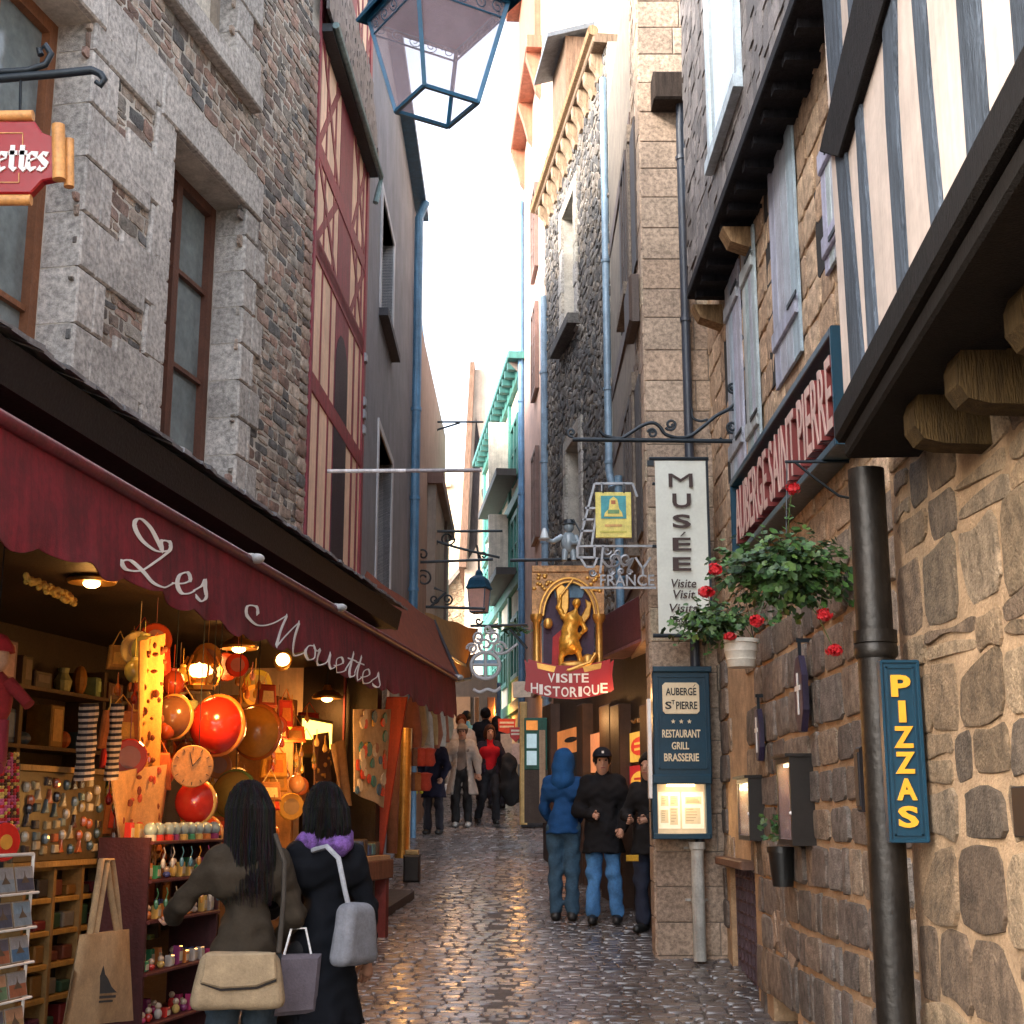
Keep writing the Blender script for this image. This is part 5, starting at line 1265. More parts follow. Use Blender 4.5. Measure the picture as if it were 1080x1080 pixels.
# dark drawers / shelves with small goods under the board
S = thing('display_cabinet', 'low cabinet of dark compartments with yellow shelf edges below the magnet board', 'cabinet', gp(60, 1080, .05)); f = L1.off(.08); u0 = L1.px(24, 950, .08)[0]; u1 = L1.px(112, 950, .08)[0]; vt = L1.px(66, 906, .08)[1]
m = MB(); m.col = (.02, .016, .014); m.box(f, u0, u1, .6, vt, -.4, -.12); m.build('carcass', m_any, S)
for k in range(7): m = MB(); m.col = (.30, .16, .03); v = vt-.03-k*.175; m.box(f, u0, u1, v-.03, v, -.12, 0, .004); m.build('shelf', m_wood, S)
for k in range(4): m = MB(); m.col = (.2, .11, .03); u = u0+(u1-u0)*k/3; m.box(f, u-.015, u+.015, .6, vt, -.12, .006); m.build('divider', m_wood, S)
for k in range(6):
    for j in range(6):
        u = u0+(u1-u0)*(j+.5)/6; v = vt-.03-k*.175-.172; m = MB(); m.col = tuple(x*.22 for x in rs.choice(COLS)); m.box(f, u-.06*rs.uniform(.6, 1.1), u+.06, v, v+rs.uniform(.05, .12), -.11, -.02, .008)  # palette dimmed to carry the shade low at the left end
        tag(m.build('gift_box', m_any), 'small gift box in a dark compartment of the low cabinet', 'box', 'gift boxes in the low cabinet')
# postcard rack
S = thing('postcard_rack', 'white wire rack of postcards at the left picture edge', 'rack', gp(10, 1080, .55)); f = L1.off(.62); u1 = L1.px(29, 990, .62)[0]; u0 = u1-1.0; vt = L1.px(28, 908, .62)[1]
rows = 7; dv = .155
m = MB(); m.tube([f.pt(u1, vt+.03), f.pt(u1, vt-rows*dv)], .008, 6); m.tube([f.pt(u0, vt+.03), f.pt(u0, vt-rows*dv)], .008, 6); m.tube([f.pt(u0, vt+.03), f.pt(u1, vt+.03)], .008, 6)
for k in range(rows): m.tube([f.pt(u0, vt-k*dv-dv+.012, .04), f.pt(u1, vt-k*dv-dv+.012, .04)], .006, 6); m.tube([f.pt(u1, vt-k*dv-dv+.012, 0), f.pt(u1, vt-k*dv-dv+.012, .04)], .006, 6)
m.build('wire_frame', m_white, S)
for k in range(rows):
    for j in range(6):
        u = u0+.02+j*.163; v = vt-k*dv-dv+.02; m = MB(); m.col = (.3, .27, .24); fr = Free(f.pt(u, v, .025), f.d, V(0, 0, 1)*.97-f.n*.2, f.n); m.box(fr, 0, .15, 0, .115, 0, .004)  # card colours darkened, shade of the left end put into them
        m.col = rs.choice([(.06, .14, .25), (.3, .1, .05), (.1, .18, .1), (.35, .22, .1), (.05, .06, .1), (.2, .25, .3)]); m.box(fr, .006, .144, .006, .06, .004, .0055); m.col = rs.choice([(.2, .3, .4), (.45, .25, .15), (.3, .3, .32), (.1, .1, .14)]); m.box(fr, .006, .144, .06, .109, .004, .0055)
        m.col = (.1, .07, .05); m.prism(fr, [(.04, .04), (.11, .04), (.08, .07), (.075, .095), (.07, .07)], .0055, .0065)
        tag(m.build('postcard', m_any), 'postcard in the white wire rack', 'postcard', 'postcards in the wire rack')
# trinket stand
S = thing('trinket_stand', 'dark red tiered stand crowded with trinkets beside the tote bag', 'stand', gp(178, 1080, .45)); f = L1.off(.35); u0 = L1.px(138, 960, .35)[0]; u1 = L1.px(214, 960, .35)[0]; vs_ = [L1.px(170, y, .35)[1] for y in (886, 925, 966, 1018, 1070)]
for v in vs_: m = MB(); m.col = (.11, .02, .02); m.box(f, u0, u1, v-.02, v, -.22, .12, .005); m.build('shelf', m_wood, S)
for u in (u0, u1): m = MB(); m.col = (.06, .012, .014); m.box(f, u-.012, u+.012, .7, vs_[0]+.02, -.22, .1); m.build('side_panel', m_wood, S)
for k, v in enumerate(vs_):
    for j in range(9):
        for rr in (0, 1):
            if k and rs.random() < .12: continue
            u = u0+(u1-u0)*(j+.5)/9+rs.uniform(-.02, .02); w_ = .07-rr*.13; m = MB(); m.col = rs.choice([(.55, .04, .03), (.6, .4, .12), (.08, .1, .3), (.5, .45, .4), (.05, .25, .12), (.6, .2, .05), (.25, .04, .14), (.5, .05, .15)]); h = rs.uniform(.05, .11); q = f.pt(u, v, w_)
            if k == 0 and rr == 0: m.lathe(q, [(.035, 0), (.035, .03), (.03, .035)], 10); m.col = (.3, .4, .4); m.ball(q+V(0, 0, .065), .042, 12, 8); nm, lb, gr = 'snow_globe', 'glass snow globe on the top shelf of the trinket stand', 'snow globes on the trinket stand'
            elif rs.random() < .5: m.ball(q+V(0, 0, h*.35), (.025, .025, h*.35), 8, 6); m.col = (.55, .4, .28); m.ball(q+V(0, 0, h*.85), .02, 8, 6); nm, lb, gr = 'figurine', 'tiny painted figurine on the trinket stand', 'figurines on the trinket stand'
            else: m.box(f, u-.025, u+.025, v, v+h, w_-.02, w_+.02, .006); m.col = (.6, .5, .35); m.box(f, u-.018, u+.018, v+h*.2, v+h*.7, w_+.02, w_+.023); nm, lb, gr = 'trinket_box', 'little coloured box on the trinket stand', 'little boxes on the trinket stand'
            tag(m.build(nm, m_shine, smooth=35), lb, nm.replace('_', ' '), gr)
for i in range(16):
    u = u0+(u1-u0)*(i+.5)/16; v = vs_[1 if i % 2 else 2]+.12; m = MB(); m.col = rs.choice(COLS); q = f.pt(u, v, .14); m.tube([q+V(0, 0, .06), q+V(.01, 0, .03), q], .003, 4); m.ball(q-V(0, 0, .03), (.014, .014, .03), 7, 5)
    tag(m.build('key_ring', m_shine), 'bright key ring dangling from the trinket stand', 'key ring', 'key rings on the trinket stand')
# bead strings, doll, disc at the left edge
for i in range(6):
    x = 2+i*3.2; m = MB()
    for k in range(26): m.col = rs.choice([(.5, .03, .03), (.6, .4, .1), (.1, .04, .02), (.5, .1, .2)]); m.ball(gp(x, 796+k*3.4, .35), .013, 6, 4)
    tag(m.build('bead_string', m_shine), 'string of small beads hanging at the left picture edge', 'beads', 'bead strings at the left edge')
c = gp(-8, 738, .35); S = thing('rag_doll', 'red rag doll with a cap hanging at the left picture edge', 'doll', c-V(0, 0, .3))
m = MB(); m.col = (.22, .012, .015); m.ball(c, (.1, .08, .15), 12, 8); m.tube([c+V(.08, -.02, .08), c+V(.17, -.05, .0), c+V(.2, -.06, -.03)], [.035, .03, .03], 8); m.tube([c+V(-.08, -.02, .08), c+V(-.17, -.05, -.02)], .035, 8); m.col = (.2, .015, .03)
for s in (-1, 1): m.tube([c+V(.05*s, 0, -.1), c+V(.06*s, -.02, -.3), c+V(.07*s, -.08, -.33)], .04, 8)
m.build('body', m_cl, S, smooth=60); m = MB(); m.col = (.5, .3, .2); m.ball(c+V(0, -.02, .2), (.075, .07, .08), 12, 8); m.build('head', m_cl, S, smooth=180); m = MB(); m.col = (.3, .012, .02); m.lathe(c+V(0, 0, .23), [(.09, 0), (.085, .03), (.05, .08), (0, .1)], 12); m.build('cap', m_cl, S, smooth=50)
m = MB(); m.tube([c+V(0, 0, .32), V(c[0], c[1], 3.9)], .003, 4); m.build('string', m_iron, S)
c = gp(3, 888, .5); m = MB(); fr = Free(c, V(.5, .86, 0), V(0, 0, 1), V(.86, -.5, 0)); m.col = (.6, .03, .02); m.prism(fr, [(.09*cos(a), .09*sin(a)) for a in np.linspace(0, 2*pi, 20)[:-1]], 0, .02, .006); m.col = (.65, .3, .05); m.prism(fr, [(.035*cos(a), .035*sin(a)) for a in np.linspace(0, 2*pi, 16)[:-1]], .02, .026)
tag(m.build('round_badge', m_shine), 'bright red round badge above the postcard rack', 'badge')
# gold garland
S = []; m = MB(); 
for i in range(60): a = i/60; m.col = (.7, .5, .12); m.ball(gp(27+53*a+rs.uniform(-1, 1), 610+24*a+rs.uniform(-4, 4), -.05+rs.uniform(-.02, .02)), .02, 6, 4)
tag(m.build('gold_garland', m_shine), 'short glittering gold garland under the awning at far left', 'garland')
# cabinet, picture and lit panel in the shop
S = thing('glass_cabinet', 'brown glazed cabinet standing in the shop behind the ochre ball', 'cabinet', gp(300, 900, -.35)); f = L1.off(-.35); u0 = L1.px(284, 800, -.35)[0]; u1 = L1.px(312, 800, -.35)[0]; v1 = L1.px(298, 735, -.35)[1]
m = MB(); m.col = (.26, .13, .05); m.box(f, u0, u1, 1.3, v1, -.4, -.3)
for a, b in ((u0, u0+.07), (u1-.07, u1)): m.box(f, a, b, 1.3, v1, -.3, 0, .006)
for v in (1.3, 2.0, v1-.08): m.box(f, u0+.07, u1-.07, v, v+.08, -.3, -.002)
m.build('frame', m_wood, S); m = MB(); m.box(f, u0+.07, u1-.07, 1.38, v1-.08, -.2, -.19); m.build('glass', m_glass, S)
f = L1.off(-.5); a = L1.px(256, 712, -.5); b = L1.px(288, 752, -.5); S = thing('framed_picture', 'pale framed picture leaning behind the ochre ball', 'picture', f.pt(a[0], b[1])); m = MB(); m.col = (.3, .16, .06); m.box(f, a[0], b[0], b[1], a[1], -.03, 0, .01); m.build('frame', m_wood, S); m = MB(); m.col = (.65, .5, .3); m.box(f, a[0]+.05, b[0]-.05, b[1]+.04, a[1]-.04, 0, .004); m.col = (.3, .12, .04); m.prism(f, [(a[0]+.1, b[1]+.06), (b[0]-.1, b[1]+.06), ((a[0]+b[0])/2, (a[1]+b[1])/2+.05)], .004, .006); m.build('print', m_any, S)
f = L1.off(-.45); a = L1.px(319, 758, -.45); b = L1.px(349, 790, -.45); S = thing('lit_panel', 'small glowing yellow panel inside the shop', 'panel', f.pt(a[0], b[1])); m = MB(); m.col = (.1, .05, .02); m.box(f, a[0]-.03, b[0]+.03, b[1]-.03, a[1]+.03, -.05, 0); m.build('frame', m_wood, S); m = MB(); m.box(f, a[0], b[0], b[1], a[1], 0, .006); m.build('screen', mat('yellow_glow', (.8, .5, .1), em=(1, .62, .08), es=.9, bump=0), S)
cloth('hanging_scarf', 'dark patterned scarf hanging deep in the shop above the black coat', 'scarf', [(330, 775), (345, 772), (352, 842), (326, 842)], -.1, (.10, .05, .04), .03, deco=specks([(.4, .2, .05)], 14))
cloth('hanging_scarf', 'tan scarf hanging deep in the shop left of the patch panel', 'scarf', [(348, 785), (362, 780), (370, 850), (356, 850)], .1, (.35, .22, .12), .03)
# red slanting post, counter, step
m = MB(); m.col = (.42, .045, .02); f = face(14.5); m.prism(f, f.pp([(408, 735), (430, 735), (399, 930), (384, 930)]), -.06, .02, .008); tag(m.build('red_post', m_wood), 'slanting bright red post at the far end of the shop', 'post')
S = thing('counter', 'low brown counter between the black coat and the red post', 'counter', V(-1.35, 13.2, G(13.2))); A = Free(V(-1.75, 12.6, 0), V(.2, .98, 0), V(0, 0, 1), V(.98, -.2, 0)); g = G(13.2)
m = MB(); m.col = (.22, .09, .05); m.box(A, 0, 1.5, g+.62, g+.8, -.3, .3, .01); m.build('top', m_wood, S)
for u in (.1, 1.35): m = MB(); m.col = (.2, .03, .025); m.box(A, u, u+.1, g, g+.62, .16, .27); m.build('leg', m_wood, S)
m = MB(); m.col = (.55, .35, .2); m.box(A, .05, 1.45, g+.8, g+.84, -.25, .28); o = m.build('counter_cloth', m_cl); tag(o, 'pale cloth laid on the low brown counter', 'cloth')
for i in range(10): m = MB(); m.col = rs.choice(COLS); u = .15+i*.13; h = rs.uniform(.06, .16); m.box(A, u, u+.1, g+.842, g+.842+h, .0+rs.uniform(-.1, .1), .18, .01); tag(m.build('gift_box', m_any), 'small gift box on the low brown counter', 'box', 'gift boxes on the counter')
m = MB(); m.col = (.05, .045, .045); a, b, c, d = (ground_at(*q) for q in ((372, 992), (437, 948), (395, 945), (340, 975))); z = lambda p, h: V(p[0], p[1], G(p[1])+h)
P = [z(p, h) for h in (0, .09) for p in (a, b, c, d)]; m.add(P, [[3, 2, 1, 0], [4, 5, 6, 7], [0, 1, 5, 4], [1, 2, 6, 5], [2, 3, 7, 6], [3, 0, 4, 7]]); tag(m.build('doorstep', m_slate), 'dark slab step in front of the shop below the red post', 'step')

# more goods crowded into the shop opening
rs = random.Random(77)
GOLD = [(.62, .30, .05), (.70, .42, .10), (.55, .16, .03), (.5, .05, .02), (.35, .18, .05), (.72, .5, .22), (.25, .08, .03)]
spots = []
for i in range(150):
    x = rs.uniform(122, 330); y = rs.uniform(668+.12*x*0, 905); w_ = rs.uniform(-.55, .12)
    if (x-230)**2+(y-765)**2 < 30**2 or y < 640+.30*(x-122)+18: continue
    c = gp(x, y, w_); m = MB(); m.col = tuple(k*rs.uniform(.6, 1.15) for k in rs.choice(GOLD)); k = rs.random(); ln = rs.uniform(.1, .3)
    if k < .25:
        r = rs.uniform(.07, .13); fr = Free(c, V(.9, .43, 0), V(0, 0, 1), V(.43, -.9, 0)); m.prism(fr, [(r*cos(a), r*sin(a)) for a in np.linspace(0, 2*pi, 19)[:-1]], -.02, .0, .008); m.col = tuple(min(1, q*.5+.1) for q in m.col); m.prism(fr, [(r*.6*cos(a), r*.6*sin(a)) for a in np.linspace(0, 2*pi, 15)[:-1]], .0, .006); m.tube([c+V(0, 0, r), c+V(0, 0, r+ln)], .003, 4)
        tag(m.build('hanging_plate', m_shine), 'small round decorated plate hanging among the shop goods', 'plate', 'plates hanging in the shop')
    elif k < .5:
        w2 = rs.uniform(.07, .14); h = rs.uniform(.12, .3); fr = Free(c, V(.85, .52, 0), V(0, 0, 1), V(.52, -.85, 0)); m.prism(fr, [(-w2*.8, h/2), (w2*.8, h/2), (w2, -h/2), (-w2, -h/2)], -.04, .02, .015); m.col = rs.choice(GOLD); m.prism(fr, [(-w2*.5, h*.2), (w2*.5, h*.2), (w2*.6, -h*.3), (-w2*.6, -h*.3)], .02, .028); m.tube([fr.pt(-w2*.6, h/2, 0), c+V(0, 0, h/2+.1), fr.pt(w2*.6, h/2, 0)], .005, 4)
        tag(m.build('printed_pouch', m_cl), 'small printed cloth pouch hanging among the shop goods', 'pouch', 'cloth pouches hanging in the shop')
    elif k < .75:
        r = rs.uniform(.05, .09); m.ball(c, (r, r, r*1.15), 12, 8); m.tube([c+V(0, 0, r), c+V(0, 0, r+ln)], .003, 4); m.lathe(c+V(0, 0, r), [(r*.4, 0), (r*.4, .02), (0, .03)], 8)
        tag(m.build('glass_bauble', m_shine, smooth=60), 'small shiny glass bauble hanging among the shop goods', 'bauble', 'baubles hanging in the shop')
    else:
        for q in range(5): m.col = tuple(z*rs.uniform(.6, 1.2) for z in rs.choice(GOLD)); m.lathe(c+V(rs.gauss(0, .05), rs.gauss(0, .03), -.05*q), [(.01, -.05), (.022, -.03), (.02, .0), (.006, .03), (.003, .1)], 7)
        tag(m.build('charm_bunch', m_shine), 'bunch of little charms hanging among the shop goods', 'charms', 'charm bunches hanging in the shop')
# ================================================================ museum entrance and the far street
RS = Fr(1.62, 13.3, -1.12, 6.2, -1)
ent = thing('museum_entrance', 'dark wooden museum entrance with a maroon fascia and orange lit doors', 'shopfront', RS.pt(2.5, 1.5))
m_lit = mat('lit_panel_sheet', (1, 1, 1), .6, var=.15, vs=3, attr=True, bump=0, em='col', es=.13)
def entrance():
    f = RS; U = uY(f, 19.6)
    def R_(x0, y0, x1, y1, w=0): (a, b), (c, d) = f.px(x0, y1, w), f.px(x1, y0, w); return min(a, c), max(a, c), min(b, d), max(b, d)
    m = MB(); m.col = (.035, .022, .016); m.box(f, 0, U, .8, 4.45, -.5, -.1); m.build('wall', m_wood, ent)
    m = MB(); m.col = (.10, .022, .035); a, c, b, d = R_(640, 622, 684, 690, .15); m.box(f, -.1, c+.2, b, d, -.1, .15, .01); m.col = (.2, .08, .1); m.box(f, -.1, c+.2, b-.03, b, -.1, .16); m.build('fascia', m_awn if False else m_wood, ent)
    for x0, x1 in ((576, 583), (613, 617), (638, 646), (650, 656), (682, 686)): m = MB(); m.col = (.06, .032, .02); a, c, b, d = R_(x0, 742, x1, 960); m.box(f, a, c, .9, d, -.1, .04, .01); m.build('post', m_wood, ent)
    for (x0, y0, x1, y1, col) in ((584, 764, 612, 962, (.50, .16, .04)), (618, 770, 637, 815, (.60, .22, .09)), (618, 816, 637, 845, (.25, .28, .06))): m = MB(); m.col = col; m.box(f, *R_(x0, y0, x1, y1), -.1, -.06); m.build('lit_door' if x0 == 584 else 'lit_panel', m_lit, ent)
    m = MB(); m.col = (.02, .018, .018); m.box(f, *R_(587, 792, 609, 865), -.06, -.04); a, c, b, d = R_(592, 776, 604, 784); uc, vc = (a+c)/2, (b+d)/2; m.prism(f, [(uc+(c-a)/2*cos(t), vc+.035*sin(t)) for t in np.linspace(0, 2*pi, 13)[:-1]], -.06, -.04); m.build('door_window', m_wood, ent)
    a, c, b, d = R_(656, 752, 685, 764, .02); t = MB(); t.text(f, 'VISITE', c, a, b, d, -.09, -.07, .01); t.build('lettering', mat('dull_gold', (.45, .22, .08), .5, bump=0), ent)
    for (y0, y1, c0, c1) in ((768, 804, (.75, .40, .06), (.6, .04, .02)), (805, 842, (.42, .02, .02), (.75, .38, .05))):
        m = MB(); m.col = c0; q = R_(658, y0, 682, y1); m.box(f, *q, -.1, -.07); m.col = c1; uc, vc = (q[0]+q[1])/2, (q[2]+q[3])/2; m.prism(f, [(uc+.42*(q[1]-q[0])*cos(t), vc+.32*(q[3]-q[2])*sin(t)) for t in np.linspace(0, 2*pi, 17)[:-1]], -.07, -.06)
        m.col = c0
        for k in (-1, 1): m.box(f, uc-.25*(q[1]-q[0]), uc+.25*(q[1]-q[0]), vc+k*.03-.012, vc+k*.03+.012, -.06, -.055)
        m.build('poster', m_lit, ent)
    point(f.pt(3.2, 3.6, .3), 2, (1, .5, .18)); point(f.pt(1.0, 3.7, .35), 1.2, (1, .5, .18))
entrance()
# green framed menu boards
f = Fr(.50, 19.5, -.03, 1, -1)
f2 = face(19.3)
S = thing('notice_board', 'green framed notice board with two pale sheets at the street corner', 'notice board', at(565, 865, 19.3))
def Q(x0, y0, x1, y1, f=f2): (a, b), (c, d) = f.px(x0, y1), f.px(x1, y0); return a, c, b, d
m = MB(); m.col = (.012, .11, .085); m.box(f2, *Q(553, 757, 577, 812), -.05, 0, .01); m.build('frame', m_wood, S)
m = MB(); m.col = (.55, .2, .04); m.box(f2, *Q(555, 760, 567, 770), 0, .01); m.build('header', m_lit, S)
for y in (774, 792): m = MB(); m.col = (.35, .5, .55); m.box(f2, *Q(555.5, y, 566, y+15), 0, .01); m.build('sheet', m_paper, S)
m = MB(); m.col = (.04, .03, .025); m.box(f2, *Q(553, 812, 578, 868), -.05, -.01); m.build('base', m_wood, S); m = MB(); m.col = (.4, .3, .2); m.box(f2, *Q(569, 770, 575, 848), 0, .015); m.build('side_strip', m_wood, S)
m = MB(); m.col = (.03, .03, .035); q = ground_at(556, 872); m.box(Free(q, V(1, 0, 0), V(0, 0, 1), V(0, 1, 0)), -.1, .4, 0, .16, -.2, .5, .02); tag(m.build('doorstep', m_slate), 'dark stone step behind the blue hooded person', 'step')
# ornate historical visit sign
def visit_sign():
    Y = 14.6; f = face(Y); p = f.px
    S = thing('historic_visit_sign', 'gilded arched sign with a golden winged figure over a red ribbon', 'sign', at(600, 740, Y))
    m = MB(); K = lambda pts: [p(*q) for q in pts]
    arc = [(600+27*cos(a), 650-36*sin(a)) for a in np.linspace(0, pi, 17)]
    for i in range(16):
        (x0, y0), (x1, y1) = arc[i], arc[i+1]; m.prism(f, K([(x0, y0), (x0, 604), (x1, 604), (x1, y1)]), -.05, .02)
    m.prism(f, K([(561, 597), (637, 597), (637, 604), (561, 604)]), -.05, .04, .006); m.prism(f, K([(561, 604), (573, 604), (573, 650), (561, 650)]), -.05, .021); m.prism(f, K([(627, 604), (637, 604), (637, 650), (627, 650)]), -.05, .021)
    m.build('arch_panel', mat('gilt_panel', (.42, .22, .09), .45, metal=.3, var=.45, vs=22, bump=.6, bs=70), S)
    m = MB()
    for r in (27, 31): m.tube([f.pt(*p(600+r*cos(a), 650-(r+9)*sin(a)), .025) for a in np.linspace(0, pi, 24)], .014, 6)
    for x in (566, 632):
        a = f.pt(*p(x+.3, 704), 0); b = f.pt(*p(x, 652), 0); h = b[2]-a[2]; m.lathe(a, [(.06, 0), (.06, .04), (.04, .06), (.037, h-.06), (.055, h-.03), (.07, h), (.07, h+.04)], 12)
    rr = random.Random(3)
    for cx, cy in ((572, 612), (626, 612)):
        for k in range(14): u, v = p(cx+rr.uniform(-9, 9), cy+rr.uniform(-6, 12)); m.ball(f.pt(u, v, .025), (.025, .012, .02), 6, 4)
    m.build('gilt_mouldings', m_gold, S, smooth=50)
    m = MB(); m.col = (.05, .02, .05); m.prism(f, K([(573, 650)]+arc[::-1]+[(627, 650), (627, 702), (573, 702)]), -.05, -.03); m.build('dark_backing', m_wood, S)
    m = MB(); m.col = (.10, .2, .3); m.prism(f, K([(584, 622), (600, 612), (617, 622), (614, 630), (586, 630)]), -.03, -.015); m.col = (.45, .02, .02); m.prism(f, K([(583, 672), (592, 664), (594, 700), (582, 702)]), -.03, .0); m.build('painted_details', m_wood, S)
    # winged figure: raised sword arm, armour, wings
    P0 = lambda x, y, d=0: f.pt(*p(x, y), .04+d); px_ = .0098
    def fn(P):
        J = {k: P0(*v) for k, v in dict(h=(608, 637), n=(606, 646), c=(603, 655), b=(600, 672), kl=(593, 688), fl=(591, 706), kr=(610, 685), fr=(612, 703), sl=(595, 652), el=(589, 642), wl=(592, 628), sr=(611, 654), er=(617, 664), wr=(610, 672)).items()}
        d = ell(P, J['h'], (.045, .045, .055)); d = smin(d, cap(P, J['n'], J['c'], .03, .075), .03); d = smin(d, cap(P, J['c'], J['b'], .085, .075), .04)
        for a, b, r, s in (('b', 'kl', .06, .045), ('kl', 'fl', .045, .03), ('b', 'kr', .06, .045), ('kr', 'fr', .045, .03), ('c', 'sl', .06, .045), ('sl', 'el', .04, .034), ('el', 'wl', .034, .025), ('c', 'sr', .06, .045), ('sr', 'er', .04, .034), ('er', 'wr', .033, .025)): d = smin(d, cap(P, J[a], J[b], r*.8, s*.8), .014)
        d = smin(d, cap(P, P0(600, 670), P0(600, 680), .09, .11), .03)
        return d+folds(P, .005, 40, 2)
    lo = P0(575, 715)-V(.1, .2, .05); hi = P0(630, 610)+V(.1, .2, .05); m = MB(); m.add(*surf(fn, lo, hi, .014)); fg = m.build('winged_figure', mat('golden_figure', (.75, .36, .05), .35, metal=.45, var=.3, vs=12, bump=.2), S, smooth=180)
    m = MB()
    for s, pts in ((1, [(596, 656), (588, 640), (586, 622), (592, 616), (600, 622), (600, 640)]), (-1, [(612, 652), (618, 640), (617, 632), (624, 636), (622, 650), (616, 658)])): m.prism(f, K(pts), .0, .03, .01)
    m.tube([P0(592, 628, .03), P0(604, 612, .03)], .012, 6); m.build('wings_and_sword', m_gold, fg)
    m = MB(); m.ball(P0(606, 702), (.17, .05, .05), 12, 7); m.ball(P0(620, 698), (.07, .05, .08)); m.tube([P0(590, 706), P0(600, 708, .03), P0(622, 700, .03), P0(628, 690, .02)], .03, 7); m.ball(P0(578, 658), (.05, .03, .06)); m.build('fallen_dragon', m_gold, S, smooth=60)
    m = MB(); n = 20; P = []
    top = lambda t: 703-6*(2*t-1)**2*1.2; bot = lambda t: 740-8*(2*t-1)**2-2
    for wv in (.07, .09):
        for i in range(n+1): t = i/n; x = 557+86*t; P += [f.pt(*p(x, top(t)), wv), f.pt(*p(x, bot(t)), wv)]
    N = 2*(n+1); F = [[2*i, 2*i+2, 2*i+3, 2*i+1] for i in range(n)]+[[N+2*i, N+2*i+1, N+2*i+3, N+2*i+2] for i in range(n)]+[[2*i, N+2*i, N+2*i+2, 2*i+2] for i in range(n)]+[[2*i+1, 2*i+3, N+2*i+3, N+2*i+1] for i in range(n)]
    m.add(P, F)
    for s in (-1, 1): x = 557 if s < 0 else 643; m.prism(f, K([(x, 700), (x-s*-8 if False else x+s*4, 696), (x+s*2, 712), (x+s*4, 728), (x, 731)]), .05, .07)
    m.build('ribbon', m_red, S)
    m = MB()
    for s in (-1, 1): m.prism(f, K([(600+s*14, 704), (600+s*34, 700), (600+s*33, 706), (600+s*16, 710)]), .09, .095)
    m.build('gilt_flashes', m_gold, S)
    m = MB(); w1, w2 = 'VISITE', 'HISTORIQUE'
    for wd, x0, x1, yb, h, cv in ((w1, 577, 621, 721, 9.5, 2.0), (w2, 559, 641, 736, 10.5, 6.0)):
        n = len(wd); wts = [.55 if ch == 'I' else 1 for ch in wd]; T = sum(wts); x = x0
        for ch, k in zip(wd, wts):
            wpx = (x1-x0)*k/T; xm = (x+wpx/2-600)/43; dy = -cv*xm*xm; (a, b), (c, d) = p(x+.7, yb+dy), p(x+wpx-.7, yb+dy-h); m.text(f, ch, a, c, b, d, .09, .097, .015)
            e = .012
            m.box(f, a-.004 if ch in 'IHR' else a, c+.004 if ch in 'IH' else a+.03, b, b+e*.7, .09, .096) if ch in 'IHRT' and False else None
            x += wpx
    m.build('lettering', m_white, S)
    m = MB(); m.tube([at(538, 591, Y), at(692, 589, Y)], .018, 8); m.build('iron_bar', m_iron, S)
    for x in (566, 583, 632): m = MB(); m.tube([f.pt(*p(x, 597), 0), at(x, 590, Y)], .012, 6); m.build('hook', m_iron, S)
visit_sign()
